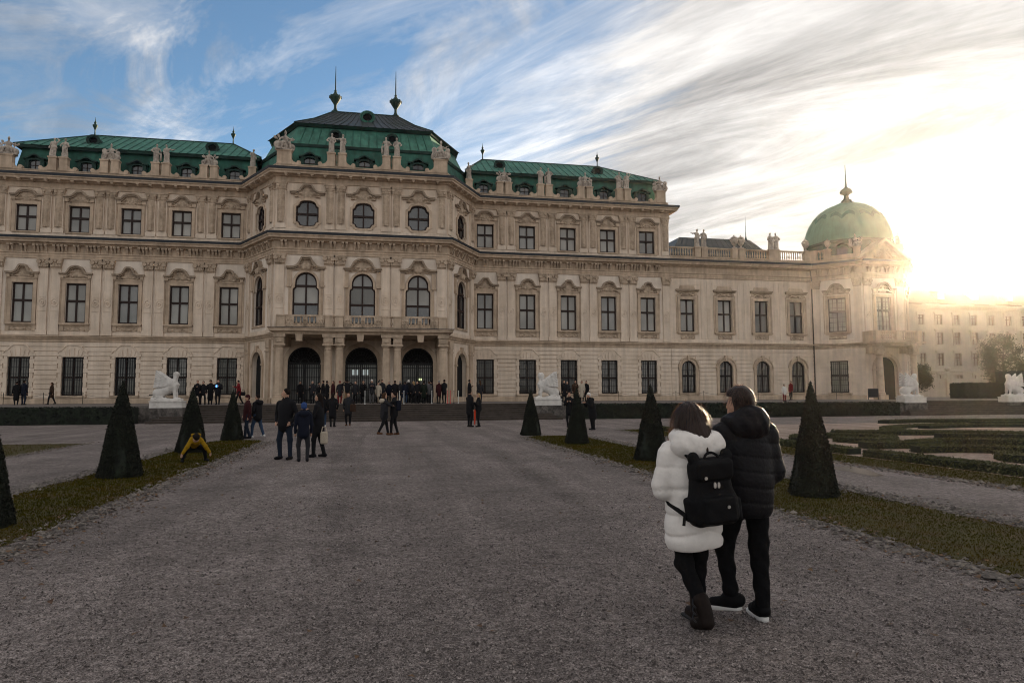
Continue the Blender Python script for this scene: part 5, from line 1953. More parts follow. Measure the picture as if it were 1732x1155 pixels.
def troph(k, x, y, z, rz, label, sc=1.0, mirror=False):
    tag(obj('roof_trophy', TR[k], None, (x, y, z), R(rz), (-sc if mirror else sc, sc, sc)), label, 'statue', 'stone figures along the roofline')
def urn(x, y, z, label, sc=0.95):
    tag(obj('roof_urn', UR, None, (x, y, z), 0, sc), label, 'urn', 'stone urns along the gallery parapet')
ZP = 20.935
troph(0, -29.45, 60.17, ZP, 10, 'seated stone figure with banners on the outer corner of the left wing roof', 1.05)
stat(1, -26.12, 60.17, ZP, 10, 'stone statue with raised arm, leftmost of the standing figures on the left wing')
stat(0, -25.32, 60.17, ZP, -10, 'draped stone statue just right of the raised-arm figure on the left wing')
troph(1, -21.90, 60.17, ZP, 0, 'stone trophy group with seated figure, left one of two on the left wing', 0.98)
stat(3, -18.43, 60.17, ZP, 15, 'left one of the standing statue pair in the middle of the left wing parapet')
stat(2, -17.63, 60.17, ZP, 0, 'right one of the standing statue pair in the middle of the left wing parapet', 1.0, True)
troph(0, -14.27, 60.17, ZP, 0, 'stone trophy group with seated figure nearest the pavilion on the left wing', 0.92, True)
stat(0, -10.75, 59.95, ZP, 50, 'single stone statue in the corner between left wing and central pavilion')
stat(2, 7.75, 59.95, ZP, -50, 'single stone statue in the corner between central pavilion and right wing', 1.0, True)
troph(0, 11.01, 60.17, ZP, 0, 'stone trophy group nearest the pavilion on the right wing', 0.96)
stat(0, 14.43, 60.17, ZP, 10, 'left one of the standing statue pair in the middle of the right wing')
stat(3, 15.23, 60.17, ZP, -15, 'right one of the standing statue pair in the middle of the right wing', 1.0, True)
troph(1, 18.71, 60.17, ZP, 0, 'stone trophy group between the two statue pairs of the right wing', 0.98)
stat(3, 22.05, 60.17, ZP, 10, 'left one of the statue pair near the outer end of the right wing')
stat(1, 22.85, 60.17, ZP, 0, 'statue with raised arm near the outer end of the right wing')
troph(1, 26.2, 60.17, ZP, -10, 'seated stone figure with shields on the outer corner of the right wing roof', 1.0, True)
troph(0, -7.55, 55.2, 20.95, 20, 'large seated figure with banners on the left corner of the central pavilion', 1.12)
stat(0, -3.95, 55.17, ZP, 0, 'leftmost standing statue of the four on the central pavilion', 1.02)
stat(2, -3.09, 55.17, ZP, 0, 'second standing statue from the left on the central pavilion, arm held out', 1.0)
stat(3, 0.37, 55.17, ZP, 0, 'third standing statue from the left on the central pavilion', 1.0, True)
stat(0, 1.23, 55.17, ZP, 0, 'rightmost standing statue of the four on the central pavilion', 1.0, True)
troph(1, 4.78, 55.2, 20.95, -20, 'large seated figure with shields on the right corner of the central pavilion', 1.12)
stat(2, 29.86, 60.17, 15.66, 10, 'gallery statue with outstretched arm, leftmost on the gallery balustrade', 1.1)
stat(0, 30.55, 60.17, 15.66, 0, 'gallery statue standing beside the one with outstretched arm', 1.1)
urn(33.76, 60.17, 15.66, 'left one of the two stone urns on the gallery balustrade')
urn(34.47, 60.17, 15.66, 'right one of the two stone urns on the gallery balustrade')
stat(0, 37.64, 60.17, 15.66, 10, 'left one of the two gallery statues nearest the domed tower', 1.08, True)
stat(3, 38.25, 60.17, 15.66, -10, 'right one of the two gallery statues nearest the domed tower', 1.08, True)
urn(41.5, 60.2, 15.66, 'stone urn at the joint of gallery and domed tower', 0.9)
urn(43.08, 59.0, 15.66, 'stone urn on the tower parapet left of the dormer', 0.75)
troph(1, 44.75, 57.25, 15.66, -45, 'carved trophy on the tower parapet at the near corner', 0.85)
stat(3, 49.25, 57.0, 15.9, 0, 'small dark statue on the right corner of the tower', 0.75)
troph(0, 49.6, 57.4, 15.4, -40, 'seated stone figure at the foot of the tower corner statue', 0.8)

# ------------------------------------------------------------------ sphinxes
def sphinx_mesh(seed, turn):
    s = SDF((-1.1, -0.6, -0.03), (0.95, 0.6, 2.05), 0.024)
    s.box((-0.05, 0, 0.05), (0.84, 0.36, 0.09), 0.03)
    s.ell((-0.50, -0.13, 0.42), (0.32, 0.20, 0.32), 0, 0.05, (0, 20, 0)).ell((-0.50, 0.13, 0.42), (0.32, 0.20, 0.32), 0, 0.05, (0, 20, 0))
    s.cap((-0.55, 0, 0.48), (0.20, 0, 0.80), 0.29, 0.30, 0, 0.12)
    s.ell((0.27, 0, 0.95), (0.32, 0.28, 0.38), 0, 0.12)
    for y in (-0.17, 0.17):
        s.cap((0.34, y, 0.85), (0.42, y, 0.42), 0.125, 0.095, 0, 0.05)
        s.cap((0.42, y, 0.42), (0.42, y, 0.16), 0.09, 0.075, 0, 0.03)
        s.ell((0.52, y, 0.15), (0.15, 0.085, 0.065), 0, 0.03)
        s.cap((-0.55, y * 1.3, 0.25), (-0.20, y * 1.5, 0.15), 0.11, 0.075, 0, 0.05)
        s.ell((-0.10, y * 1.5, 0.14), (0.13, 0.08, 0.06), 0, 0.03)
        s.ell((0.50, y * 0.6, 0.98), (0.11, 0.10, 0.10), 0, 0.03)
        # wing: long feathers fanning up and back from the shoulder
        for i in range(9):
            t = i / 8
            p0 = (0.20 - 0.30 * t, y * 1.35, 1.18 - 0.30 * t)
            p1 = (-0.62 - 0.10 * t, y * 1.55, 1.78 - 0.95 * t)
            s.cap(p0, p1, 0.085, 0.06, 0, 0.015)
            for w in (0.35, 0.65):
                s.ell((p0[0] + (p1[0] - p0[0]) * w, y * 1.5 + (0.05 if y > 0 else -0.05), p0[2] + (p1[2] - p0[2]) * w), (0.10, 0.035, 0.045), 0, 0.01)
        s.ell((0.16, y * 1.4, 1.06), (0.20, 0.10, 0.22), 0, 0.05)
    s.cap((0.32, 0, 1.15), (0.38, 0, 1.40), 0.16, 0.12, 0, 0.08)
    hx, hz = 0.40, 1.55
    t = R(turn)
    fx, fy = math.cos(t), math.sin(t)
    s.ell((hx, 0, hz), (0.155, 0.145, 0.19), 0, 0.03)
    s.cap((hx + fx * 0.12, fy * 0.12, hz + 0.02), (hx + fx * 0.17, fy * 0.17, hz - 0.035), 0.025, 0.032, 0, 0.02)
    s.ell((hx + fx * 0.10, fy * 0.10, hz - 0.11), (0.05, 0.05, 0.04), 0, 0.03)
    s.ell((hx - fx * 0.05, -fy * 0.05, hz + 0.07), (0.175, 0.17, 0.15), 0, 0.03)
    s.ell((hx, 0, hz + 0.15), (0.13, 0.13, 0.06), 0, 0.03)
    s.cap((hx + 0.13 * fx, 0.13 * fy, hz + 0.10), (hx - 0.13 * fx, -0.13 * fy, hz + 0.13), 0.045, 0.05, 0, 0.02)
    s.cap((0.36 - fx * 0.12, 0, hz - 0.02), (0.30, 0, 1.18), 0.12, 0.12, 0, 0.05)
    for y in (-0.12, 0.12):
        s.cap((hx - fx * 0.06, y * 0.95, hz + 0.02), (0.34 - fx * 0.05, y * 1.35, 1.16), 0.085, 0.075, 0, 0.03)
        s.ell((hx + fx * 0.125 - fy * y * 0.42, fy * 0.125 + fx * y * 0.42, hz + 0.035), (0.03, 0.03, 0.018), 0, 0.008)
    s.cap((-0.80, 0.05, 0.30), (-0.88, -0.15, 0.16), 0.06, 0.05, 0, 0.03)
    s.cap((-0.88, -0.15, 0.16), (-0.60, -0.34, 0.14), 0.05, 0.045, 0, 0.03)
    X, Y, Z = s.grid()
    s.D += (0.008 * np.sin(X * 55 + seed) * np.sin(Z * 60) * np.clip((Z - 0.9) * 4, 0, 1)).astype(np.float32)
    return s.mesh('figure', 'marble')
SPH = [sphinx_mesh(1, 150), sphinx_mesh(2, 20)]
def sphinx(k, x, y, mirror, label, zb=1.32):
    t = thing('sphinx_statue', label, 'statue', (x, y, 0), 0, 'winged sphinxes at the stairs')
    obj('figure', SPH[k], t, (0, 0, zb), 0, (-1 if mirror else 1, 1, 1))
    m = MB()
    m.box(-0.92, 0.92, -0.46, 0.46, 0.90, zb - 0.05)
    m.box(-0.96, 0.96, -0.50, 0.50, zb - 0.05, zb + 0.0)
    obj('plinth', m.mesh('plinth', 'marble'), t)
    m = MB()
    m.box(-0.96, 0.96, -0.52, 1.3, -0.1, 0.90)
    sx = 1 if mirror else -1
    m.box(*(sorted((sx * 0.96, sx * 1.9))), -0.35, 1.3, -0.1, 0.96)
    b = obj('plinth_base', m.mesh('plinth_base', 'rubble_stone'), t)
    return t
sphinx(0, -12.55, 44.75, False, 'white stone winged sphinx on its plinth at the left end of the central stairs')
sphinx(1, 11.05, 44.75, True, 'white stone winged sphinx on its plinth at the right end of the central stairs')
sphinx(1, 39.2, 44.75, False, 'white sphinx beside the domed tower at the near end of the far stairs')
sphinx(1, 49.0, 45.4, True, 'white sphinx at the right edge of the picture above the far stairs')

# ------------------------------------------------------------------ topiary, hedges, trees
def topiary_mesh(seed):
    rg = np.random.default_rng(seed)
    n = 15000
    t = 1 - np.sqrt(rg.uniform(0, 1, n) * 0.985 + 0.0)
    prof = lambda t: 0.44 * (1 - t) ** 0.94 * (1 - 0.03 * np.sin(t * 9)) + 0.055 * np.sqrt(np.clip(1 - t, 0, 1))
    a = rg.uniform(0, 2 * np.pi, n)
    sq = 1 + 0.045 * np.cos(4 * a)
    lump = 1 + 0.022 * np.sin(3 * a + 7 * t + seed) + 0.018 * np.sin(7 * a - 13 * t + 2 * seed) + 0.014 * np.sin(13 * a + 21 * t)
    r = prof(t) * sq * lump * (1 + rg.normal(0, 0.012, n)) + np.where(rg.uniform(0, 1, n) < 0.05, rg.uniform(0, 0.022, n), 0)
    P = np.stack([r * np.cos(a), r * np.sin(a), 0.02 + 1.90 * t], 1)
    N = np.stack([np.cos(a), np.sin(a), np.full(n, 0.3)], 1)
    return leaf_tris(P, N, 0.0145, 0.9)
def topiary_core():
    m = MB()
    prof = lambda t: 0.44 * (1 - t) ** 0.94 + 0.055 * math.sqrt(1 - t)
    m.lathe([(prof(t) * 0.965, 0.0 + 1.90 * t) for t in np.linspace(0, 0.995, 16)], n=24)
    return m.mesh('trunk', 'hedge_dark', True)
TOPV = [np_mesh('crown', *topiary_mesh(k), 'yew') for k in range(3)]
TCORE = topiary_core()
CONES = [
    (6.04, 27.1, 1.0, 'dark clipped yew cone farthest from the camera in the right row'),
    (6.53, 22.2, 1.0, 'dark clipped yew cone, second from the palace in the right row'),
    (6.73, 16.3, 1.02, 'dark clipped yew cone just left of the woman in white'),
    (6.96, 10.1, 1.0, 'large dark clipped yew cone nearest the camera, right of the man in black'),
    (-5.30, 26.9, 1.0, 'dark clipped yew cone farthest from the camera in the left row'),
    (-5.35, 21.5, 1.03, 'dark clipped yew cone just behind the crouching child in yellow'),
    (-5.19, 15.4, 1.06, 'large dark clipped yew cone left of the crouching child in yellow'),
    (-4.98, 9.9, 1.04, 'dark clipped yew cone cut off by the left edge of the picture'),
]
for i, (x, y, s, lab) in enumerate(CONES):
    t = thing('topiary_cone', lab, 'topiary', (x, y, 0), R(40 * i), 'clipped yew cones lining the central path', ((0.77 if y < 11 else 0.83) * s, (0.77 if y < 11 else 0.83) * s, 0.97 * s))
    obj('crown', TOPV[i % 3], t)
    obj('trunk', TCORE, t)

def ribbon_hedge(path, w, h, mat, core, leaf, dens, closed=False, seed=0):
    """Clipped hedge that follows a plan curve: core block plus a coat of leaves. Returns crown and core meshes in world xy."""
    rg = np.random.default_rng(seed)
    p = np.array(path, float)
    d = np.gradient(p, axis=0)
    d /= np.linalg.norm(d, axis=1, keepdims=True) + 1e-9
    nrm = np.stack([d[:, 1], -d[:, 0]], 1)
    m = MB()
    k = w / 2 - 0.012
    v, f = [], []
    for i in range(len(p)):
        a, b = p[i] + nrm[i] * k, p[i] - nrm[i] * k
        v += [(a[0], a[1], -0.02), (a[0], a[1], h - 0.015), (b[0], b[1], h - 0.015), (b[0], b[1], -0.02)]
    for i in range(len(p) - 1):
        o = 4 * i
        f += [(o, o + 4, o + 5, o + 1), (o + 1, o + 5, o + 6, o + 2), (o + 2, o + 6, o + 7, o + 3)]
    f += [(0, 1, 2, 3), tuple(4 * (len(p) - 1) + q for q in (3, 2, 1, 0))]
    m.add(v, f)
    seg = np.linalg.norm(np.diff(p, axis=0), axis=1)
    cum = np.concatenate([[0], np.cumsum(seg)])
    L = cum[-1]
    n = int(L * (w + 2 * h) * dens)
    s = rg.uniform(0, L, n)
    i = np.clip(np.searchsorted(cum, s) - 1, 0, len(p) - 2)
    t = ((s - cum[i]) / seg[i])[:, None]
    c = p[i] * (1 - t) + p[i + 1] * t
    nn = nrm[i] * (1 - t) + nrm[i + 1] * t
    q = rg.uniform(0, w + 2 * h, n)
    off = np.where(q < h, w / 2, np.where(q < h + w, w / 2 - (q - h), -w / 2))
    z = np.where(q < h, q, np.where(q < h + w, h, w + 2 * h - q))
    N = np.where((q < h)[:, None], np.concatenate([nn, np.zeros((n, 1))], 1), np.where((q < h + w)[:, None], np.array([[0, 0, 1.0]]), np.concatenate([-nn, np.zeros((n, 1))], 1)))
    P = np.concatenate([c + nn * off[:, None], z[:, None]], 1) + rg.normal(0, 0.012, (n, 3))
    P[:, 2] = np.maximum(P[:, 2], 0.01)
    V, F = leaf_tris(P, N, leaf, 0.9)
    return np_mesh('crown', V, F, mat), m.mesh('trunk', core)
def hedge(name, path, w, h, label, mat='box_leaf', leaf=0.02, dens=900, seed=0, group='low box hedges of the parterre'):
    c, k = ribbon_hedge(path, w, h, mat, 'hedge_dark', leaf, dens, seed=seed)
    x, y = path[len(path) // 2]
    for me in (c, k):
        me.transform(Matrix.Translation((-x, -y, 0)))
    t = thing(name, label, 'hedge', (x, y, 0), 0, group)
    obj('crown', c, t)
    obj('trunk', k, t)
def line(a, b, n=12):
    return [(a[0] + (b[0] - a[0]) * i / n, a[1] + (b[1] - a[1]) * i / n) for i in range(n + 1)]
def curve(pts, n=10):
    """Catmull-Rom through the points."""
    P = [pts[0]] + list(pts) + [pts[-1]]
    out = []
    for i in range(1, len(P) - 2):
        p0, p1, p2, p3 = (np.array(P[i + k], float) for k in (-1, 0, 1, 2))
        for j in range(n):
            t = j / n
            out.append(tuple(0.5 * ((2 * p1) + (-p0 + p2) * t + (2 * p0 - 5 * p1 + 4 * p2 - p3) * t * t + (-p0 + 3 * p1 - 3 * p2 + p3) * t ** 3)))
    out.append(tuple(map(float, pts[-1])))
    return out
def ringpath(cx, cy, rx, ry, a0, a1, n=28):
    return [(cx + rx * math.cos(R(a0 + (a1 - a0) * i / n)), cy + ry * math.sin(R(a0 + (a1 - a0) * i / n))) for i in range(n + 1)]
# long dark hedges in front of the terrace
hedge('terrace_hedge', line((-60, 43.5), (-13.9, 43.5), 40), 0.8, 0.95, 'long dark hedge along the terrace foot left of the stairs', 'hedge_dark', 0.05, 130, 3, 'hedges along the terrace foot')
hedge('terrace_hedge', line((13.1, 43.6), (36.9, 43.6), 30), 0.8, 0.95, 'long dark hedge along the terrace foot between the two stairs', 'hedge_dark', 0.05, 170, 4, 'hedges along the terrace foot')
PB = [
    (line((12.62, 5.0), (12.62, 15.9)), 0.55, 0.33, 'straight box hedge along the lawn border beside the nearest cone'),
    (line((12.62, 16.5), (12.62, 21.2)), 0.50, 0.33, 'short straight box hedge just left of the gap in the parterre edge'),
    (line((12.62, 21.8), (12.62, 30.0)), 0.50, 0.30, 'straight box hedge at the far end of the lawn border'),
    (curve([(13.6, 20.6), (14.6, 22.0), (16.2, 22.6), (17.3, 21.6), (16.9, 20.2), (15.6, 19.9), (15.3, 20.9)]), 0.42, 0.36, 'curled box hedge scroll near the left corner of the parterre'),
    (curve([(14.2, 18.2), (15.6, 18.0), (17.4, 18.6), (19.4, 18.1), (20.6, 16.6), (20.2, 15.2), (18.8, 15.0), (18.4, 16.0)]), 0.62, 0.40, 'broad box hedge scroll in the middle of the parterre'),
    (curve([(14.6, 16.6), (16.2, 16.3), (17.4, 15.0), (17.2, 13.4), (15.8, 12.8), (14.9, 13.7), (15.4, 14.6)]), 0.55, 0.38, 'box hedge scroll curling towards the camera'),
    (curve([(15.2, 11.2), (17.4, 12.0), (19.6, 11.6), (21.6, 12.4), (23.4, 11.6), (23.0, 10.2)]), 0.60, 0.40, 'wavy box hedge at the right edge of the picture'),
    (curve([(17.6, 24.2), (20.2, 23.6), (22.6, 22.6), (24.6, 20.6), (25.6, 18.2)]), 0.60, 0.34, 'long curved box hedge sweeping across the parterre'),
    (curve([(19.6, 21.2), (21.2, 20.6), (22.4, 19.0), (22.2, 17.4)]), 0.70, 0.42, 'short thick box hedge behind the middle scroll'),
    (ringpath(30, 24.5, 8.6, 5.2, 95, 262), 0.9, 0.22, 'low grassy ring of hedge round the gravel oval'),
    (curve([(24.6, 27.4), (27.6, 28.0), (31.0, 27.4), (35.0, 27.0), (39.0, 25.6)]), 0.7, 0.30, 'thin long box hedge across the far gravel oval'),
    (curve([(26.6, 32.4), (29.6, 33.0), (33.0, 32.4), (37.0, 32.0), (42.0, 30.6)]), 0.8, 0.34, 'farthest box hedge in front of the far stairs'),
    (curve([(30.0, 30.0), (34.5, 29.6), (39.0, 28.6), (43.0, 27.0)]), 0.8, 0.36, 'box hedge between the far oval and the far stairs'),
]
for i, (pth, w, h, lab) in enumerate(PB):
    hedge('box_hedge', pth, w * 0.85, h * 0.52, lab, seed=20 + i, dens=800 if i > 7 else 1200)
hedge('box_hedge', line((-13.9, 4), (-13.9, 26.0)), 0.5, 0.3, 'box hedge beyond the left lawn border', seed=60, dens=500)
hedge('garden_hedge', line((60, 62), (72, 61), 20), 2.2, 2.6, 'dark clipped hedge on the terrace behind the tower sphinx', 'hedge_dark', 0.07, 90, 70, 'hedges behind the far stairs')
hedge('garden_hedge', line((70, 66), (78, 65), 20), 2.2, 4.0, 'taller clipped hedge wall behind the far stairs', 'hedge_dark', 0.07, 90, 71, 'hedges behind the far stairs')

def tree(x, y, h, r, seed, label, leaf='tree_leaf', n=9000, z=TZ, cone=False):
    rg = np.random.default_rng(seed)
    t = thing('garden_tree', label, 'tree', (x, y, z), 0, 'trees beyond the far stairs')
    m = MB()
    m.tube([(0, 0, -0.2), (0.05, 0, h * 0.3), (0.0, 0.08, h * 0.6), (0, 0, h * 0.85)], [h * 0.03, h * 0.024, h * 0.015, h * 0.006], 8)
    tips = []
    for i in range(16):
        a, zz = rg.uniform(0, 2 * np.pi), h * rg.uniform(0.25, 0.75)
        L = r * rg.uniform(0.5, 0.9)
        e = (L * math.cos(a), L * math.sin(a), zz + L * 0.5)
        m.tube([(0, 0, zz), (e[0] * 0.5, e[1] * 0.5, zz + L * 0.2), e], [h * 0.010, h * 0.007, h * 0.003], 5)
        tips.append(e)
    obj('trunk', m.mesh('trunk', 'bark'), t)
    cl = []
    for i in range(46):
        a, b = rg.uniform(0, 2 * np.pi), rg.uniform(-0.75, 1)
        rr = r * math.sqrt(1 - b * b) * rg.uniform(0.45, 1.0)
        cl.append((rr * math.cos(a), rr * math.sin(a), h * 0.58 + b * h * 0.40))
    cl = np.array(cl + tips)
    c = cl[rg.integers(0, len(cl), n)]
    P = c + rg.normal(0, r * 0.13, (n, 3))
    N = rg.normal(0, 1, (n, 3))
    V, F = leaf_tris(P, N, 0.075, 1.0)
    obj('crown', np_mesh('crown', V, F, leaf), t)
tree(74.0, 69.5, 7.2, 2.6, 5, 'round-crowned dark tree above the far stairs right of the sun', n=11000)
tree(66.5, 75.0, 4.2, 1.8, 6, 'small shrubby tree between tower and far house', n=6000)

# ------------------------------------------------------------------ people
SKIN = flat('skin', (0.42, 0.25, 0.18), 0.6, 0.08, 20)
COATS = {
    'black': (0.010, 0.010, 0.012), 'charcoal': (0.022, 0.022, 0.026), 'navy': (0.008, 0.010, 0.019), 'brown': (0.045, 0.026, 0.018),
    'maroon': (0.036, 0.009, 0.011), 'red': (0.15, 0.012, 0.016), 'tan': (0.20, 0.125, 0.07), 'white': (0.62, 0.58, 0.54), 'grey': (0.085, 0.082, 0.085),
    'jeans': (0.025, 0.045, 0.085), 'darkjeans': (0.014, 0.020, 0.034), 'blue': (0.03, 0.06, 0.17), 'yellow': (0.27, 0.155, 0.008), 'cream': (0.42, 0.36, 0.29),
    'green': (0.012, 0.018, 0.013), 'hairdark': (0.012, 0.008, 0.007), 'hairbrown': (0.05, 0.026, 0.014), 'hairblond': (0.30, 0.20, 0.10), 'hairgrey': (0.22, 0.21, 0.20),
    'boots': (0.10, 0.045, 0.022), 'shoewhite': (0.55, 0.54, 0.53), 'khaki': (0.10, 0.085, 0.06)}
def cmat(n):
    return flat('cloth_' + n, COATS[n], 0.85, 0.18, 14)
def arm(s, sh, pose, sx, k=0.025, r=0.058, sk=3):
    """Arm chain from the shoulder in the given pose; sleeve material 0, hand material sk."""
    x, y, z = sh
    P = {'down': ((0.05, 0.0, -0.28), (0.04, 0.05, -0.52)), 'pocket': ((0.09, -0.05, -0.27), (0.0, 0.08, -0.45)), 'phone': ((0.05, 0.06, -0.26), (-0.10, 0.26, -0.10)),
         'face': ((0.08, 0.16, -0.18), (-0.10, 0.24, 0.06)), 'up': ((0.16, 0.08, 0.10), (0.08, 0.16, 0.34)), 'head': ((0.22, 0.06, 0.06), (-0.02, 0.10, 0.22)), 'out': ((0.20, 0.12, -0.14), (0.32, 0.30, -0.08)),
         'hip': ((0.16, -0.04, -0.24), (0.02, 0.04, -0.42)), 'fwd': ((0.04, 0.20, -0.18), (0.0, 0.44, -0.18)), 'swing': ((0.04, -0.14, -0.26), (0.03, -0.16, -0.50)), 'swingf': ((0.04, 0.10, -0.27), (0.02, 0.26, -0.46)),
         'hug': ((0.06, 0.16, -0.12), (-0.14, 0.34, -0.14))}[pose]
    e = (x + sx * P[0][0], y + P[0][1], z + P[0][2])
    h = (x + sx * P[1][0], y + P[1][1], z + P[1][2])
    s.cap(sh, e, r, r * 0.84, 0, k)
    s.cap(e, h, r * 0.84, r * 0.62, 0, k)
    d = np.array(h) - np.array(e)
    d = d / (np.linalg.norm(d) + 1e-9)
    c = np.array(h) + d * 0.045
    s.ell(tuple(c), (0.032, 0.036, 0.048), sk, 0.012)
    f = c + d * 0.055
    for i, q in enumerate((-0.024, -0.008, 0.008, 0.024)):
        s.cap((c[0] + q * 0.6, c[1] + q * 0.8, c[2]), (f[0] + q * 0.8, f[1] + 0.012 + q * 0.6, f[2] - 0.006 * abs(i - 1)), 0.0125, 0.010, sk, 0.004)
    s.cap(tuple(c), (c[0] - sx * 0.035, c[1] + 0.03, c[2] - 0.01), 0.013, 0.011, sk, 0.006)
def person(x, y, z, height, face, coat, legs, label, arms=('down', 'down'), stance='stand', hem=0.80, hat=None, hair='hairdark', long_hair=False, shoes='black', vox=0.024, lean=0.0, head_turn=0.0,
           bulk=1.0, extra=None, hood=None):
    """One clothed figure facing +Y locally, standing 1.75 units tall before scaling."""
    s = SDF((-0.70, -0.62, -0.03), (0.70, 0.72, 2.15), vox)
    b = bulk
    st = {'stand': (0.0, 0.0, 0.085), 'apart': (0.0, 0.0, 0.15), 'walk': (0.20, -0.22, 0.07), 'step': (0.10, -0.10, 0.08), 'weight': (0.05, -0.03, 0.11)}[stance]
    ly = lean
    for sx, fy in ((-1, st[0]), (1, st[1])):
        hip, kn, an = (sx * 0.085, 0.0, 0.90), (sx * (0.085 + st[2]) / 1.7 + sx * 0.02, fy * 0.55 + 0.03, 0.49), (sx * st[2], fy - (0.04 if fy < 0 else 0), 0.10 + (0.05 if fy < -0.15 else 0))
        s.cap(hip, kn, 0.088, 0.066, 1, 0.03)
        s.cap(kn, an, 0.064, 0.050, 1, 0.03)
        tz = an[2] - 0.06
        s.cap((an[0], an[1] - 0.04, tz + 0.01), (an[0] + sx * 0.02, an[1] + 0.14, tz - 0.002), 0.046, 0.038, 2, 0.02)
    s.ell((0, 0, 0.93), (0.165 * b, 0.125 * b, 0.13), 1, 0.05)
    s.cap((0, 0.0, hem), (0, ly * 0.4, 1.10), 0.165 * b, 0.155 * b, 0, 0.05)
    s.ell((0, ly * 0.7, 1.24), (0.195 * b, 0.135 * b, 0.24), 0, 0.06)
    for sx in (-1, 1):
        s.cap((0, ly, 1.42), (sx * 0.17 * b, ly, 1.39), 0.07, 0.068, 0, 0.04)
    s.cap((0, ly, 1.42), (0, ly * 1.15 + 0.01, 1.54), 0.058, 0.052, 3, 0.02)
    s.cap((-0.03, ly - 0.01, 1.46), (0.03, ly - 0.01, 1.46), 0.085, 0.085, 0, 0.03)      # collar
    t = R(head_turn)
    hx, hy, hz = 0.0, ly * 1.25 + 0.015, 1.635
    fx, fy = -math.sin(t), math.cos(t)
    s.ell((hx, hy, hz), (0.074, 0.088, 0.112), 3, 0.02, (0, 0, head_turn))
    s.cap((hx + fx * 0.084, hy + fy * 0.084, hz + 0.005), (hx + fx * 0.104, hy + fy * 0.104, hz - 0.024), 0.011, 0.015, 3, 0.012)
    s.ell((hx + fx * 0.068, hy + fy * 0.068, hz - 0.07), (0.034, 0.034, 0.028), 3, 0.02)
    for sx in (-1, 1):
        s.ell((hx + sx * fy * 0.076, hy - sx * fx * 0.076, hz - 0.005), (0.014, 0.022, 0.03), 3, 0.008)
        arm(s, (sx * 0.19 * b, ly, 1.37), arms[0 if sx < 0 else 1], sx, r=0.060 * (0.6 + 0.4 * b))
    if extra:
        extra(s)
    body = s.mesh('body', [cmat(coat), cmat(legs), cmat(shoes), SKIN])
    k = height / 1.75
    p = thing('person', label, 'person', (x, y, z), R(face), None, k)
    obj('body', body, p)
    hs = SDF((-0.25, -0.32, 1.2), (0.25, 0.30, 1.9), min(vox, 0.018))
    if hat:
        hs.ell((hx - fx * 0.012, hy - fy * 0.012, hz + 0.05), (0.09, 0.10, 0.088), 0, 0.02)
        hs.ell((hx - fx * 0.03, hy - fy * 0.03, hz - 0.01), (0.085, 0.085, 0.075), 0, 0.02)
        obj('hat', hs.mesh('hat', [cmat(hat)]), p)
    else:
        hs.ell((hx - fx * 0.022, hy - fy * 0.022, hz + 0.032), (0.085, 0.092, 0.098), 0, 0.02)
        if long_hair:
            hs.cap((hx - fx * 0.045, hy - fy * 0.045, hz), (hx - fx * 0.09, hy - fy * 0.09, hz - 0.26), 0.078, 0.06, 0, 0.03)
        # hair line: cut the face free
        X, Y, Z = hs.grid()
        fr = (X - hx) * fx + (Y - hy) * fy
        hs.D = np.maximum(hs.D, np.where(Z < hz + 0.055, fr - 0.022, -9)).astype(np.float32)
        obj('hair', hs.mesh('hair', [cmat(hair)]), p)
    if hood:
        hd = SDF((-0.3, -0.35, 1.2), (0.3, 0.3, 1.75), 0.02)
        hd.cap((-0.10, ly - 0.10, 1.44), (0.10, ly - 0.10, 1.44), 0.075, 0.075, 0, 0.03)
        hd.ell((0, ly - 0.13, 1.42), (0.15, 0.07, 0.10), 0, 0.04)
        obj('hood', hd.mesh('hood', [cmat(hood)]), p)
    return p
def bag_thing(x, y, z, size, mat, label, rz=0.0, name='shoulder_bag', strap=True):
    t = thing(name, label, 'bag', (x, y, z), R(rz))
    s = SDF((-0.4, -0.25, -0.4), (0.4, 0.25, 0.4), 0.02)
    s.box((0, 0, 0), size, 0.05)
    obj('body', s.mesh('body', [cmat(mat)]), t)
    if strap:
        obj('strap', MB().tube([(-size[0] * 0.7, 0, size[2] * 0.8), (-size[0] * 0.4, 0, size[2] + 0.12), (size[0] * 0.4, 0, size[2] + 0.12), (size[0] * 0.7, 0, size[2] * 0.8)], 0.014, 5).mesh('strap', cmat(mat)), t)
    return t
# --- forecourt, middle distance
V1 = 0.016
person(-2.36, 18.56, 0, 1.82, 150, 'black', 'darkjeans', 'man in black jacket and jeans standing with feet apart beside the child in blue hat', ('pocket', 'pocket'), 'apart', 0.86, hair='hairdark', vox=V1, head_turn=-55, bulk=1.12)
person(-1.84, 17.85, 0, 1.46, 12, 'navy', 'charcoal', 'child in bright blue knitted hat and dark jacket seen from behind', ('down', 'down'), 'weight', 0.84, hat='blue', vox=V1, hood='navy')
person(-1.58, 19.05, 0, 1.70, 75, 'black', 'black', 'dark haired woman in black standing behind the child in blue hat', ('phone', 'down'), 'step', 0.72, long_hair=True, vox=V1)
bag_thing(-1.42, 18.88, 0.52, (0.10, 0.05, 0.17), 'cream', 'pale bag hanging beside the woman behind the child')
person(-4.92, 27.62, 0, 1.66, 120, 'maroon', 'darkjeans', 'person in dark red hood beside the one with white sneakers left of the path', ('down', 'pocket'), 'step', 0.80, hat='maroon', vox=0.02)
person(-4.60, 27.9, 0, 1.68, 60, 'black', 'jeans', 'person in black jacket, blue jeans and white sneakers left of the path', ('pocket', 'phone'), 'walk', 0.84, shoes='shoewhite', vox=0.02, bulk=1.1, hood='black')
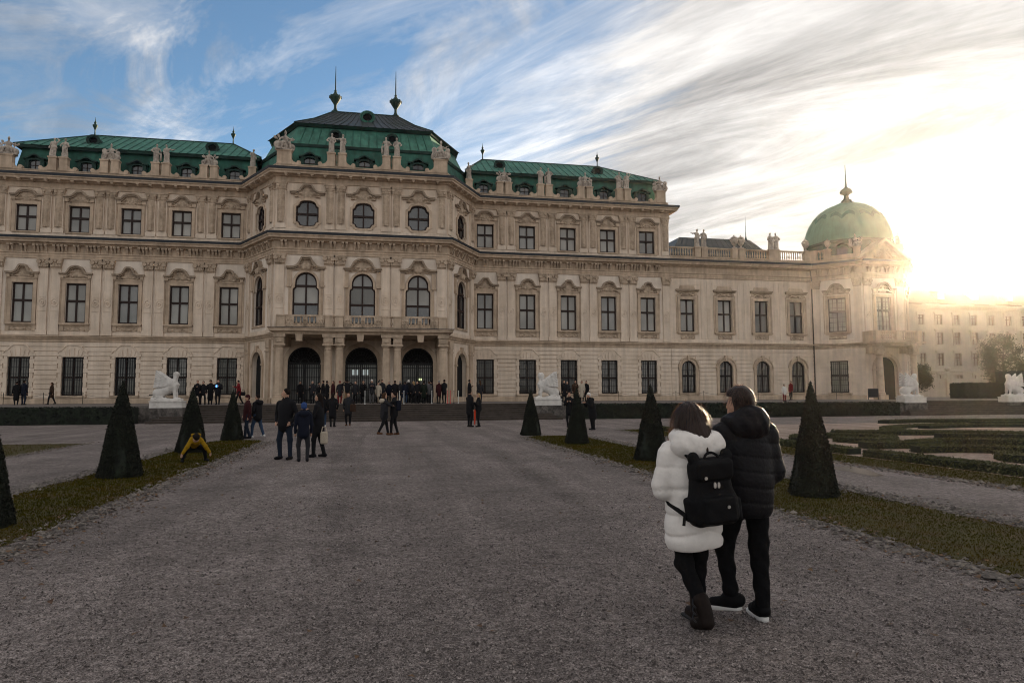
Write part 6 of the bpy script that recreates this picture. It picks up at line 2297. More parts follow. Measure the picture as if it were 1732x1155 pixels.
person(-2.83, 36.7, 0, 1.70, 20, 'black', 'jeans', 'person in black coat and blue jeans at the foot of the stairs', ('down', 'down'), 'step', 0.80, shoes='shoewhite', hat='black')
person(-2.34, 36.55, 0, 1.74, -15, 'black', 'black', 'person all in black beside the one in jeans at the stairs foot', ('down', 'pocket'), 'stand', 0.62, long_hair=True, bulk=1.1)
person(-1.60, 37.7, 0, 1.76, 170, 'charcoal', 'black', 'man in dark coat and brown shoes alone at the foot of the stairs', ('pocket', 'down'), 'stand', 0.72, shoes='boots', hair='hairbrown', bulk=1.08)
bag_thing(-1.36, 37.62, 0.95, (0.16, 0.10, 0.20), 'brown', 'dark shoulder bag of the man alone at the stairs foot')
person(0.22, 28.45, 0, 1.72, -70, 'charcoal', 'black', 'woman with pale fur collar and brown boots hugging in the middle of the path', ('hug', 'hug'), 'walk', 0.78, shoes='boots', hood='cream', long_hair=True, hair='hairbrown', vox=0.02)
person(0.62, 28.75, 0, 1.76, 80, 'black', 'black', 'man with backpack hugging the woman with fur collar', ('hug', 'hug'), 'step', 0.84, shoes='boots', vox=0.02)
bag_thing(0.80, 28.72, 1.20, (0.10, 0.15, 0.21), 'navy', 'dark blue backpack on the hugging man', 0, 'backpack', False)
person(4.54, 34.65, 0, 1.84, -60, 'black', 'black', 'tall person in black standing by the red umbrella', ('phone', 'down'), 'stand', 0.70, bulk=1.05)
person(4.98, 34.55, 0, 1.70, 100, 'black', 'black', 'fair haired person in short black jacket by the red umbrella', ('phone', 'phone'), 'weight', 0.92, hair='hairblond', long_hair=True)
m = MB()
m.lathe([(0.012, 0.02), (0.03, 0.1), (0.055, 0.72), (0.02, 0.80), (0.012, 0.82)], n=8)
t = thing('closed_umbrella', 'bright red closed umbrella held point down between two people in black', 'umbrella', (4.78, 34.5, 0.08))
obj('cover', m.mesh('cover', flat('umbrella_red', (0.55, 0.05, 0.02), 0.7)), t)
obj('handle', MB().tube([(0, 0, 0.8), (0, 0, 0.92), (0.03, 0, 0.96), (0.06, 0, 0.93)], 0.012, 6).mesh('handle', 'iron'), t)
person(9.35, 33.1, 0, 1.74, 160, 'black', 'black', 'person in black partly hidden behind the second yew cone', ('phone', 'phone'), 'stand', 0.75, hair='hairbrown')
person(9.69, 30.34, 0, 1.70, 100, 'black', 'black', 'stooping person in white knitted hat and black coat right of the second cone', ('phone', 'phone'), 'stand', 0.62, hat='white', lean=0.16, bulk=1.15, hood='black', vox=0.02)
# child crouching on the lawn: bent forward, knees wide, arms reaching down
def crouch():
    s = SDF((-0.75, -0.6, -0.03), (0.75, 0.75, 1.1), 0.016)
    for sx in (-1, 1):
        hip, kn, an = (sx * 0.12, -0.16, 0.47), (sx * 0.26, 0.16, 0.42), (sx * 0.34, 0.02, 0.09)
        s.cap(hip, kn, 0.088, 0.07, 1, 0.03).cap(kn, an, 0.066, 0.048, 1, 0.03)
        s.cap((an[0], an[1] - 0.04, 0.045), (an[0] + sx * 0.05, an[1] + 0.15, 0.04), 0.045, 0.038, 2, 0.02)
        s.cap((sx * 0.13, 0.20, 0.72), (sx * 0.27, 0.26, 0.50), 0.072, 0.062, 0, 0.05)
        s.cap((sx * 0.27, 0.26, 0.50), (sx * 0.40, 0.28, 0.30), 0.060, 0.048, 0, 0.03)
        s.ell((sx * 0.425, 0.29, 0.25), (0.03, 0.03, 0.045), 3, 0.01)
        for q in (-0.02, -0.006, 0.008, 0.022):
            s.cap((sx * 0.425 + q, 0.29, 0.23), (sx * 0.425 + q * 1.3, 0.30, 0.165 + abs(q)), 0.011, 0.009, 3, 0.004)
        s.cap((sx * 0.425, 0.29, 0.25), (sx * 0.39, 0.32, 0.215), 0.012, 0.01, 3, 0.005)
    s.ell((0, -0.16, 0.50), (0.17, 0.15, 0.14), 1, 0.05)
    s.cap((0, -0.12, 0.58), (0.02, 0.16, 0.70), 0.17, 0.16, 0, 0.06)
    X, Y, Z = s.grid()
    s.D += (0.008 * np.sin(X * 31 + Z * 17) * np.sin(Z * 37 + Y * 23)).astype(np.float32)
    s.cap((0, 0.2, 0.76), (0, 0.27, 0.78), 0.07, 0.06, 3, 0.02)
    s.ell((0.02, 0.31, 0.76), (0.092, 0.10, 0.115), 3, 0.02)
    s.ell((0, 0.37, 0.75), (0.02, 0.03, 0.03), 3, 0.01)
    return s.mesh('body', [cmat('yellow'), cmat('black'), cmat('black'), SKIN])
p = thing('person', 'child in bright yellow jacket crouching on the lawn with arms reaching down', 'person', (-4.52, 18.45, 0), R(205), None, 0.78)
obj('body', crouch(), p)
hs = SDF((-0.25, 0.0, 0.5), (0.25, 0.5, 1.1), 0.016)
hs.ell((0.02, 0.31, 0.82), (0.108, 0.118, 0.105), 0, 0.02)
hs.ell((0.02, 0.39, 0.79), (0.09, 0.06, 0.09), 0, 0.02)
obj('hair', hs.mesh('hair', [cmat('hairdark')]), p)
hd = SDF((-0.25, -0.1, 0.5), (0.25, 0.5, 1.1), 0.016)
hd.cap((-0.10, 0.17, 0.86), (0.10, 0.17, 0.86), 0.055, 0.055, 0, 0.03)
obj('hood', hd.mesh('hood', [cmat('yellow')]), p)

# --- on the terrace
TP = [
    (-24.6, 53.0, 1.62, 30, 'black', 'black', 'left one of the two dark figures before the leftmost ground floor window', dict(hem=0.5)),
    (-24.2, 53.1, 1.72, -20, 'navy', 'darkjeans', 'right one of the two dark figures before the leftmost ground floor window', dict(arms=('pocket', 'down'))),
    (-22.84, 54.0, 1.58, 90, 'brown', 'black', 'long haired person walking alone along the left terrace', dict(arms=('swing', 'swingf'), stance='walk', long_hair=True, hair='hairbrown', hem=0.7)),
    (-11.69, 48.0, 1.60, 200, 'black', 'black', 'person with elbows out beside the left sphinx, leftmost of the group', dict(arms=('hip', 'phone'), stance='apart')),
    (-11.36, 48.1, 1.56, 170, 'black', 'black', 'second person from the left sphinx, all in black', dict(stance='apart', hem=0.85)),
    (-11.00, 48.5, 1.64, 180, 'black', 'black', 'person in long black coat and hat in the group by the left sphinx', dict(hem=0.45, hat='black', bulk=1.05)),
    (-10.42, 48.0, 1.66, 175, 'black', 'black', 'person holding a blue glowing phone behind the left cone', dict(arms=('phone', 'phone'), bulk=1.2)),
    (-9.00, 47.4, 1.60, 100, 'red', 'black', 'person in red jacket leaning at the left end of the stairs', dict(arms=('out', 'down'), stance='walk', lean=0.05)),
    (-5.82, 53.6, 1.66, 185, 'black', 'black', 'dark figure standing inside the left doorway', dict(hem=0.6)),
    (-4.60, 50.0, 1.62, 160, 'charcoal', 'black', 'bareheaded person in front of the left doorway', dict(arms=('pocket', 'phone'), hair='hairgrey')),
    (-4.22, 50.3, 1.52, -90, 'charcoal', 'black', 'shorter person facing the man with white collar by the paired columns', dict(arms=('phone', 'phone'))),
    (-3.88, 50.0, 1.64, 80, 'black', 'black', 'man with white collar at the left paired columns', dict(arms=('phone', 'down'), hem=0.6)),
    (-3.10, 48.5, 1.58, 120, 'maroon', 'black', 'person in maroon jacket between the paired columns', dict(long_hair=True, hair='hairbrown')),
    (-2.62, 48.0, 1.56, 190, 'charcoal', 'red', 'person in red knitted hat and red trousers on the stairs top', dict(hat='red', hem=0.7)),
    (-2.10, 47.6, 1.62, 10, 'black', 'tan', 'person with both arms raised taking a picture of the palace', dict(arms=('head', 'head'), hem=0.92)),
    (-1.10, 50.0, 1.64, 170, 'black', 'black', 'person in black before the middle doorway, left of the white cap', dict(arms=('face', 'down'), hem=0.7)),
    (-0.50, 49.0, 1.68, 185, 'charcoal', 'grey', 'person in white cap before the middle doorway', dict(hat='white', arms=('phone', 'phone'))),
    (-0.05, 49.3, 1.50, 180, 'cream', 'black', 'short person in pale jacket beside the white cap at the middle doorway', dict(hem=0.65)),
    (0.22, 50.0, 1.70, 200, 'charcoal', 'darkjeans', 'person raising one hand right of the middle doorway', dict(arms=('down', 'up'))),
    (0.72, 50.6, 1.58, 150, 'navy', 'black', 'person in navy just left of the crowd at the right doorway', dict(hair='hairgrey')),
    (1.10, 49.0, 1.62, 20, 'black', 'black', 'leftmost person of the crowd at the right doorway', dict(hem=0.6)),
    (1.50, 50.0, 1.60, -30, 'charcoal', 'darkjeans', 'grey haired person second from the left in the doorway crowd', dict(hair='hairgrey')),
    (1.82, 49.0, 1.56, 10, 'navy', 'jeans', 'person in navy jacket and jeans third from the left in the doorway crowd', dict()),
    (2.14, 51.0, 1.70, 0, 'black', 'black', 'person in white hat towering in the crowd at the right doorway', dict(hat='white')),
    (2.42, 49.5, 1.58, 40, 'charcoal', 'black', 'fair haired person in the middle of the doorway crowd', dict(hair='hairblond', long_hair=True)),
    (2.84, 50.5, 1.62, -20, 'black', 'black', 'person in black right of the fair haired one in the doorway crowd', dict(hem=0.6)),
    (3.14, 49.0, 1.54, 15, 'green', 'black', 'person in dark green coat, second from the right in the doorway crowd', dict(hem=0.55, bulk=1.1)),
    (3.52, 49.5, 1.56, -10, 'grey', 'black', 'person in grey jacket, rightmost of the doorway crowd', dict(hair='hairbrown')),
    (4.12, 48.0, 1.60, 30, 'maroon', 'black', 'person in maroon coat left of the photographer by the red posts', dict(hair='hairgrey', hem=0.7)),
    (4.50, 48.1, 1.66, 20, 'black', 'black', 'person taking a picture beside the red posts', dict(arms=('face', 'face'))),
    (6.27, 48.0, 1.66, -80, 'black', 'black', 'dark figure facing sideways right of the portico', dict(arms=('phone', 'down'), hem=0.55)),
    (7.17, 49.0, 1.62, 20, 'charcoal', 'darkjeans', 'person in dark jacket near the first window right of the portico', dict(long_hair=True, hair='hairbrown')),
    (13.71, 50.0, 1.66, 200, 'black', 'black', 'leftmost dark figure of the group behind the right sphinx', dict(hem=0.6)),
    (14.25, 51.0, 1.60, 170, 'charcoal', 'black', 'second figure of the group behind the right sphinx', dict(hair='hairgrey')),
    (14.66, 50.2, 1.66, 190, 'brown', 'black', 'person in brown in the group behind the right sphinx', dict(bulk=1.15)),
    (15.12, 50.0, 1.62, 160, 'cream', 'black', 'woman in pale coat in the group behind the right sphinx', dict(hem=0.5, long_hair=True)),
    (15.60, 50.4, 1.62, 130, 'black', 'black', 'person in black with arm held out right of the woman in pale coat', dict(arms=('down', 'out'))),
    (-3.55, 49.2, 1.60, -60, 'black', 'black', 'person in black just left of the maroon jacket at the paired columns', dict(arms=('phone', 'down'), hem=0.6)),
    (-1.62, 49.4, 1.58, 150, 'charcoal', 'black', 'person half hidden behind the one with raised arms', dict(hair='hairbrown')),
    (1.30, 51.2, 1.66, 170, 'black', 'black', 'tall dark figure at the back left of the doorway crowd', dict(hem=0.6)),
    (2.62, 48.6, 1.56, 200, 'black', 'black', 'short dark figure at the front of the doorway crowd', dict(arms=('pocket', 'pocket'), hem=0.7)),
    (3.30, 51.4, 1.66, 10, 'black', 'darkjeans', 'dark figure deepest inside the right doorway crowd', dict(hem=0.7)),
    (3.80, 50.6, 1.60, 60, 'black', 'black', 'dark figure just right of the grey jacket at the right doorway', dict(hem=0.55)),
    (1.95, 51.8, 1.62, 0, 'charcoal', 'black', 'dark figure behind the white hat in the doorway crowd', dict(hair='hairgrey')),
    (36.6, 56.0, 1.72, 100, 'red', 'black', 'person in red jacket by the gallery wall above the nearest cone', dict()),
    (29.9, 46.6, 1.30, 180, 'white', 'red', 'small figure in white and red on the terrace edge above the nearest cone', dict()),
]
for (x, y, h, fc, c, l, lab, kw) in TP:
    person(x, y, TZ, h, fc, c, l, lab, **kw)
tag(obj('mobile_phone', MB().box(-0.045, 0.045, -0.006, 0.006, -0.08, 0.08).mesh('mobile_phone', 'screen'), None, (-10.44, 47.62, TZ + 1.22), R(10)), 'blue glowing phone held up behind the left cone', 'phone')
tag(obj('exit_lamp', MB().box(-0.16, 0.16, -0.02, 0.02, -0.09, 0.09).mesh('exit_lamp', 'exit_light'), None, (3.2, 55.25, 2.85)), 'small greenish lit sign inside the right doorway', 'sign')
bag_thing(-8.72, 47.3, TZ + 0.72, (0.14, 0.08, 0.12), 'black', 'black shoulder bag of the person in red jacket')

# ------------------------------------------------------------------ the walking couple
HAIRM = bpy.data.materials.new('hair_strands')
HAIRM.use_nodes = True
_t = HAIRM.node_tree
_p = _t.nodes['Principled BSDF']
_p.inputs['Base Color'].default_value = (0.016, 0.008, 0.005, 1)
_p.inputs['Roughness'].default_value = 0.42
_tr = _t.nodes.new('ShaderNodeBsdfTranslucent')
_tr.inputs['Color'].default_value = (0.34, 0.11, 0.025, 1)
_mx = _t.nodes.new('ShaderNodeMixShader')
_mx.inputs[0].default_value = 0.22
_t.links.new(_p.outputs[0], _mx.inputs[1])
_t.links.new(_tr.outputs[0], _mx.inputs[2])
_t.links.new(_mx.outputs[0], _t.nodes['Material Output'].inputs['Surface'])
MATS['hair_strands'] = HAIRM
material('hair_mass', (0.020, 0.009, 0.006), 0.5, 0.3, 30, bump=0.4, bump_scale=80, spec=0.25)
material('puffer_white', (0.74, 0.70, 0.67), 0.7, 0.05, 5, (0.64, 0.60, 0.57), (0.45, 0.7), 0.22, 40)
material('puffer_black', (0.006, 0.006, 0.008), 0.55, 0.3, 8, bump=0.3, bump_scale=40, spec=0.12)
material('trouser_black', (0.006, 0.006, 0.007), 0.9, 0.25, 12, bump=0.3, bump_scale=60, spec=0.08)
material('boot_leather', (0.012, 0.008, 0.007), 0.6, 0.3, 14, bump=0.2, spec=0.1)
material('bag_black', (0.005, 0.005, 0.006), 0.7, 0.2, 20, bump=0.25, bump_scale=120, spec=0.1)
material('metal_silver', (0.6, 0.6, 0.6), 0.3, metal=1.0)
material('sole_white', (0.62, 0.61, 0.60), 0.6)
material('skin_close', (0.46, 0.27, 0.19), 0.5, 0.06, 30, bump=0.1, bump_scale=200)
def strands(center, rad, n, length, droop, seed, w=0.0016, spread=1.0, zmin=-9):
    """Hair strands as thin strips that leave the scalp and fall."""
    rg = np.random.default_rng(seed)
    V, F = [], []
    o = 0
    for i in range(n):
        a = rg.uniform(0, 2 * np.pi)
        b = rg.uniform(-0.35, 1.0)
        d = np.array([math.cos(a) * math.sqrt(max(0, 1 - b * b)), math.sin(a) * math.sqrt(max(0, 1 - b * b)), b])
        if d[1] > 0.55 and b < 0.5:      # keep the face side free
            continue
        p = np.array(center) + d * np.array(rad) * 1.01
        q = d * 0.6 + rg.normal(0, 0.25, 3) * spread
        L = length * rg.uniform(0.7, 1.1)
        side = np.cross(d, [0, 0, 1.0]) + rg.normal(0, 0.2, 3)
        side = side / (np.linalg.norm(side) + 1e-9) * w
        k = 6
        for j in range(k):
            V += [p - side * (1 - j / k), p + side * (1 - j / k)]
            if j < k - 1:
                F.append((o + 2 * j, o + 2 * j + 1, o + 2 * j + 3, o + 2 * j + 2))
            q = q + np.array([0, 0, -droop])
            q = q / np.linalg.norm(q)
            # slide along the skull instead of through it
            p2 = p + q * L / k
            e = (p2 - np.array(center)) / np.array(rad)
            r = np.linalg.norm(e)
            if r < 1.0:
                p2 = np.array(center) + e / r * np.array(rad) * 1.01
            p = p2
        o += 2 * k
    return np_mesh('strands', np.array(V), np.array(F), 'hair_strands')
def hand(s, c, d, sx, sk):
    c = np.array(c, float)
    d = np.array(d, float)
    d /= np.linalg.norm(d)
    n = np.cross(d, [0, 0, 1.0])
    n /= np.linalg.norm(n) + 1e-9
    s.ell(tuple(c + d * 0.04), (0.036, 0.042, 0.026), sk, 0.012)
    for i, q in enumerate((-0.030, -0.010, 0.010, 0.029)):
        L = (0.062, 0.074, 0.070, 0.054)[i]
        a = c + d * 0.07 + n * q
        b = a + d * L * 0.55
        e = b + d * L * 0.25 + np.array([0, 0, -L * 0.4])
        s.cap(tuple(a), tuple(b), 0.0095, 0.009, sk, 0.004).cap(tuple(b), tuple(e), 0.009, 0.0078, sk, 0.003)
    t0 = c + d * 0.025 - n * 0.028 * sx
    s.cap(tuple(t0), tuple(t0 + d * 0.035 - n * 0.022 * sx), 0.012, 0.0095, sk, 0.006)
# woman in the white coat
WS = 1.0
W = thing('person', 'woman in white hooded puffer coat walking towards the palace with a black backpack', 'person', (2.25, 4.72, 0), R(4), None, 0.962)
s = SDF((-0.45, -0.50, -0.02), (0.45, 0.55, 1.72), 0.011)
# legs: weight on the right leg, left leg trailing with the heel up
s.cap((-0.085, 0.0, 0.84), (-0.085, -0.02, 0.46), 0.088, 0.066, 1, 0.03).cap((-0.085, -0.02, 0.46), (-0.035, -0.20, 0.18), 0.062, 0.05, 1, 0.03)
s.cap((0.085, 0.0, 0.84), (0.070, 0.05, 0.46), 0.09, 0.068, 1, 0.03).cap((0.070, 0.05, 0.46), (0.055, 0.04, 0.14), 0.066, 0.054, 1, 0.03)
s.ell((0, 0, 0.86), (0.16, 0.12, 0.13), 1, 0.05)
s.cap((0, 0, 0.9), (0, 0.0, 1.2), 0.13, 0.15, 1, 0.06)
for sx in (-1, 1):
    s.cap((sx * 0.15, 0, 1.30), (sx * 0.20, 0.03, 1.05), 0.05, 0.045, 1, 0.03).cap((sx * 0.20, 0.03, 1.05), (sx * 0.12, 0.24, 1.08), 0.042, 0.034, 1, 0.02)
    hand(s, (sx * 0.11, 0.26, 1.085), (-sx * 0.5, 0.8, 0.1), sx, 0)
s.cap((0, 0, 1.3), (0, 0.015, 1.42), 0.055, 0.05, 0, 0.03)
s.ell((0, 0.03, 1.525), (0.072, 0.088, 0.108), 0, 0.02)
s.cap((0, 0.115, 1.53), (0, 0.135, 1.505), 0.010, 0.014, 0, 0.012)
s.ell((0, 0.10, 1.455), (0.03, 0.03, 0.026), 0, 0.02)
X, Y, Z = s.grid()
s.D += (np.clip((0.75 - Z) / 0.2, 0, 1) * 0.006 * np.sin(Z * 46 + X * 25 + np.sin(Y * 18)) * np.sin(Y * 21 + X * 33)).astype(np.float32)
obj('body', s.mesh('body', ['skin_close', 'trouser_black']), W)
bt = SDF((-0.25, -0.45, -0.02), (0.25, 0.35, 0.40), 0.009)
bt.cap((0.056, 0.04, 0.21), (0.055, 0.035, 0.10), 0.062, 0.055, 0, 0.03).cap((0.055, 0.0, 0.055), (0.062, 0.17, 0.045), 0.052, 0.042, 0, 0.02)
bt.cap((-0.043, -0.175, 0.23), (-0.03, -0.215, 0.14), 0.062, 0.055, 0, 0.03).cap((-0.03, -0.235, 0.09), (-0.045, -0.10, 0.045), 0.052, 0.042, 0, 0.02)
bt.box((0.058, 0.085, 0.012), (0.05, 0.145, 0.014), 0.01, 1, 0.004)
bt.box((0.055, -0.03, 0.03), (0.042, 0.035, 0.032), 0.01, 1, 0.004)
obj('boots', bt.mesh('boots', ['boot_leather', 'iron']), W)
lace = MB()
for k in range(3):
    lace.tube([(-0.10, -0.17, 0.24 - 0.05 * k), (-0.125, -0.20, 0.22 - 0.05 * k), (-0.12, -0.24, 0.20 - 0.05 * k)], 0.006, 5)
obj('laces', lace.mesh('laces', 'iron'), W)
# quilted coat
cs = SDF((-0.36, -0.30, 0.54), (0.36, 0.34, 1.44), 0.0072)
cs.cap((0.01, 0, 0.66), (0.01, 0.0, 0.95), 0.212, 0.195, 0, 0.06)
cs.ell((0.0, -0.01, 1.12), (0.228, 0.175, 0.26), 0, 0.08)
for sx in (-1, 1):
    cs.cap((0, 0.0, 1.31), (sx * 0.16, 0.0, 1.28), 0.09, 0.085, 0, 0.05)
    cs.cap((sx * 0.175, 0, 1.27), (sx * 0.225, 0.02, 1.02), 0.085, 0.083, 0, 0.03)
    cs.cap((sx * 0.225, 0.02, 1.02), (sx * 0.13, 0.22, 1.06), 0.08, 0.06, 0, 0.03)
X, Y, Z = cs.grid()
# hem cut, chevron quilting on the skirt, straight baffles above
cs.D = np.maximum(cs.D, 0.585 + 0.02 * np.sin(X * 9) - Z).astype(np.float32)
def quilt(D, q, X, Y, Z, pitch, z0, depth, puff, amp=1.0, seam=0.11):
    """Sewn baffles: narrow stitched valleys with gathers, rounded cushions between them."""
    f = np.mod(q - z0, pitch) / pitch
    e = np.minimum(f, 1 - f)
    g = np.exp(-(e / seam) ** 2)
    th = np.arctan2(Y, X)
    gather = np.exp(-(e / (seam * 2.2)) ** 2) * (np.sin(th * 57 + np.floor((q - z0) / pitch) * 2.1) + 0.6 * np.sin(th * 93 + Z * 31))
    D += (amp * (depth * g - puff * np.sin(np.pi * f) + 0.0016 * gather)).astype(np.float32)
q = Z + 0.30 * np.abs(X - 0.02) * np.clip((1.05 - Z) / 0.2, 0, 1)
quilt(cs.D, q, X, Y, Z, 0.150, 0.575, 0.010, 0.007, np.clip((1.20 - Z) / 0.2, 0.45, 1))
obj('coat', cs.mesh('coat', ['puffer_white']), W)
hd = SDF((-0.33, -0.34, 1.10), (0.33, 0.22, 1.56), 0.0095)
hd.ell((0.0, -0.10, 1.335), (0.205, 0.135, 0.125), 0, 0.04)
hd.cap((-0.12, -0.02, 1.40), (0.12, -0.02, 1.40), 0.062, 0.062, 0, 0.05)
hd.cap((-0.13, -0.12, 1.36), (0.13, -0.12, 1.36), 0.075, 0.075, 0, 0.05)
X, Y, Z = hd.grid()
hd.D += (0.005 * np.sin(np.abs(X) * 34 - Z * 30 + 1) * np.sin(Z * 22 + Y * 16) + 0.0022 * np.sin(X * 77 + Z * 40)).astype(np.float32)
obj('hood', hd.mesh('hood', ['puffer_white']), W)
hr = SDF((-0.22, -0.28, 1.15), (0.22, 0.25, 1.72), 0.008)
hr.ell((0, 0.005, 1.56), (0.094, 0.108, 0.104), 0, 0.02)
hr.cap((0, -0.045, 1.54), (0, -0.105, 1.40), 0.092, 0.108, 0, 0.03)
hr.cap((0, -0.10, 1.42), (0.01, -0.165, 1.33), 0.095, 0.070, 0, 0.03)
for sx in (-1, 1):
    hr.cap((sx * 0.055, -0.01, 1.52), (sx * 0.088, -0.03, 1.36), 0.05, 0.05, 0, 0.03)
X, Y, Z = hr.grid()
hr.D = np.maximum(hr.D, np.where(Z < 1.575, Y - 0.055, -9)).astype(np.float32)
th = np.arctan2(Y, X)
hr.D += (0.0026 * np.sin(th * 41 + Z * 9 + 2 * np.sin(Z * 14)) + 0.0018 * np.sin(X * 150 + Z * 12)).astype(np.float32)
hh_ = obj('hair', hr.mesh('hair', ['hair_mass']), W)
obj('strands', strands((0, 0.0, 1.55), (0.096, 0.110, 0.108), 2200, 0.26, 0.75, 4, 0.0012, 0.35), hh_)
# backpack with two ears
BP = thing('backpack', 'black backpack with two rounded ears on the back of the woman in white', 'bag', (2.25 + 0.03, 4.72 - 0.25, 0.985), R(6), None, 0.97)
bs = SDF((-0.26, -0.20, -0.32), (0.26, 0.22, 0.34), 0.0085)
bs.box((0, 0.01, 0.02), (0.158, 0.075, 0.215), 0.06, 0, 0.03, (0, -4, 0))
bs.box((0.012, 0.0, -0.13), (0.185, 0.090, 0.115), 0.07, 0, 0.05, (0, -4, 0))
bs.box((0.012, -0.085, -0.125), (0.135, 0.030, 0.095), 0.028, 0, 0.006, (0, -4, 0))
for sx in (-1, 1):
    bs.box((0.012 + sx * 0.18, 0.0, -0.13), (0.030, 0.060, 0.085), 0.026, 0, 0.008, (0, -4, 0))
bs.box((-0.006, -0.045, 0.15), (0.150, 0.045, 0.075), 0.035, 0, 0.008, (8, -4, 0))
bs.ell((-0.142, 0.0, 0.232), (0.045, 0.030, 0.048), 0, 0.015)
bs.ell((0.128, 0.0, 0.250), (0.048, 0.030, 0.052), 0, 0.015)
X, Y, Z = bs.grid()
bs.D += (0.003 * np.sin(X * 33 + Z * 12) * np.sin(Z * 41 + X * 9) + 0.003 * np.exp(-((Z - 0.075) / 0.008) ** 2)).astype(np.float32)
obj('body', bs.mesh('body', ['bag_black']), BP)
m = MB()
m.tube([(0.06 * math.cos(R(a)), -0.02 + 0.02 * math.sin(R(a)), 0.22 + 0.05 * math.sin(R(a))) for a in range(0, 181, 20)], 0.010, 6)
obj('handle', m.mesh('handle', 'bag_black'), BP)
for sx in (-1, 1):
    m = MB()
    pts = [(sx * 0.11, 0.05, 0.20), (sx * 0.17, 0.14, 0.30), (sx * 0.16, 0.27, 0.34), (sx * 0.19, 0.42, 0.20), (sx * 0.20, 0.43, 0.02), (sx * 0.20, 0.25, -0.12), (sx * 0.16, 0.06, -0.19)]
    m.tube([tuple(p) for p in pts], 0.016, 6)
    obj('strap', m.mesh('strap', 'bag_black'), BP)
for x, z in ((-0.03, 0.05), (0.0, 0.05), (-0.10, 0.10), (0.06, -0.10)):
    m = MB()
    m.lathe([(0.012, -0.004), (0.012, 0.004)], n=10)
    m.v = [(x_ + x, z_ - (0.095 if z > 0 else 0.125), y_ * (1.8 if abs(x) < 0.04 else 1) + z) for x_, y_, z_ in m.v]
    obj('stud', m.mesh('stud', 'metal_silver'), BP)
obj('webbing', MB().tube([(-0.17, 0.02, -0.14), (-0.20, 0.03, -0.17), (-0.215, 0.02, -0.24)], 0.012, 5).mesh('webbing', 'bag_black'), BP)

# man in black
M_ = thing('person', 'tall man in black hooded puffer jacket walking beside the woman in white', 'person', (2.70, 4.75, 0), R(-4), None, 0.955)
s = SDF((-0.45, -0.50, -0.02), (0.45, 0.60, 1.80), 0.011)
# right leg carries, left leg swings forward and turns out
s.cap((0.09, 0, 0.90), (0.095, 0.0, 0.50), 0.094, 0.072, 1, 0.03).cap((0.095, 0, 0.50), (0.085, -0.06, 0.12), 0.070, 0.055, 1, 0.03)
s.cap((-0.09, 0, 0.90), (-0.13, 0.13, 0.52), 0.094, 0.072, 1, 0.03).cap((-0.13, 0.13, 0.52), (-0.125, 0.04, 0.20), 0.070, 0.055, 1, 0.03)
s.ell((0, 0, 0.92), (0.17, 0.13, 0.14), 1, 0.05)
s.cap((0, 0, 0.95), (0, 0, 1.28), 0.15, 0.17, 1, 0.06)
for sx in (-1, 1):
    s.cap((sx * 0.17, 0, 1.42), (sx * 0.21, -0.02, 1.14), 0.055, 0.05, 1, 0.03).cap((sx * 0.21, -0.02, 1.14), (sx * 0.17, 0.14, 0.98), 0.046, 0.036, 1, 0.02)
    hand(s, (sx * 0.175, 0.15, 0.965), (-sx * 0.4, 0.5, -0.6), sx, 0)
s.cap((0, 0, 1.42), (0, 0.02, 1.55), 0.062, 0.056, 0, 0.03)
tn = R(28)
fx, fy = -math.sin(tn), math.cos(tn)
hx, hy, hz = -0.015, 0.03, 1.655
s.ell((hx, hy, hz), (0.078, 0.094, 0.115), 0, 0.02, (0, 0, 28))
s.cap((hx + fx * 0.09, hy + fy * 0.09, hz + 0.005), (hx + fx * 0.113, hy + fy * 0.113, hz - 0.026), 0.011, 0.016, 0, 0.012)
s.ell((hx + fx * 0.076, hy + fy * 0.076, hz - 0.072), (0.036, 0.036, 0.03), 0, 0.02)
s.ell((hx + fx * 0.092, hy + fy * 0.092, hz - 0.052), (0.022, 0.022, 0.012), 0, 0.008)
s.ell((hx - fy * 0.078, hy - fx * -0.078 * -1, hz - 0.01), (0.013, 0.024, 0.034), 0, 0.008, (0, 0, 28))
s.ell((hx + fy * 0.078, hy + fx * 0.078, hz - 0.01), (0.013, 0.024, 0.034), 0, 0.008, (0, 0, 28))
X, Y, Z = s.grid()
s.D += (np.clip((0.80 - Z) / 0.2, 0, 1) * 0.007 * np.sin(Z * 40 + X * 25 + np.sin(Y * 18)) * np.sin(Y * 21 + X * 33)).astype(np.float32)
obj('body', s.mesh('body', ['skin_close', 'trouser_black']), M_)
sh = SDF((-0.30, -0.30, -0.02), (0.30, 0.45, 0.26), 0.008)
sh.cap((0.085, -0.075, 0.085), (0.088, 0.02, 0.085), 0.05, 0.055, 0, 0.02).cap((0.088, -0.02, 0.072), (0.093, 0.122, 0.052), 0.050, 0.038, 0, 0.02)
sh.box((0.0905, 0.02, 0.045), (0.042, 0.10, 0.018), 0.015, 0, 0.02)
d = rotm((0, 0, 50))
def rt(p):
    q = d @ np.array(p)
    return (q[0] - 0.125, q[1] + 0.04, p[2])
sh.cap(rt((0, -0.06, 0.15)), rt((0, 0.02, 0.15)), 0.05, 0.055, 0, 0.02).cap(rt((0, -0.04, 0.134)), rt((0.0, 0.140, 0.104)), 0.050, 0.038, 0, 0.02)
sh.box(rt((0, 0.045, 0.100)), (0.042, 0.10, 0.018), 0.015, 0, 0.02, (-6, 0, 50))
shoes = obj('shoes', sh.mesh('shoes', ['bag_black']), M_)
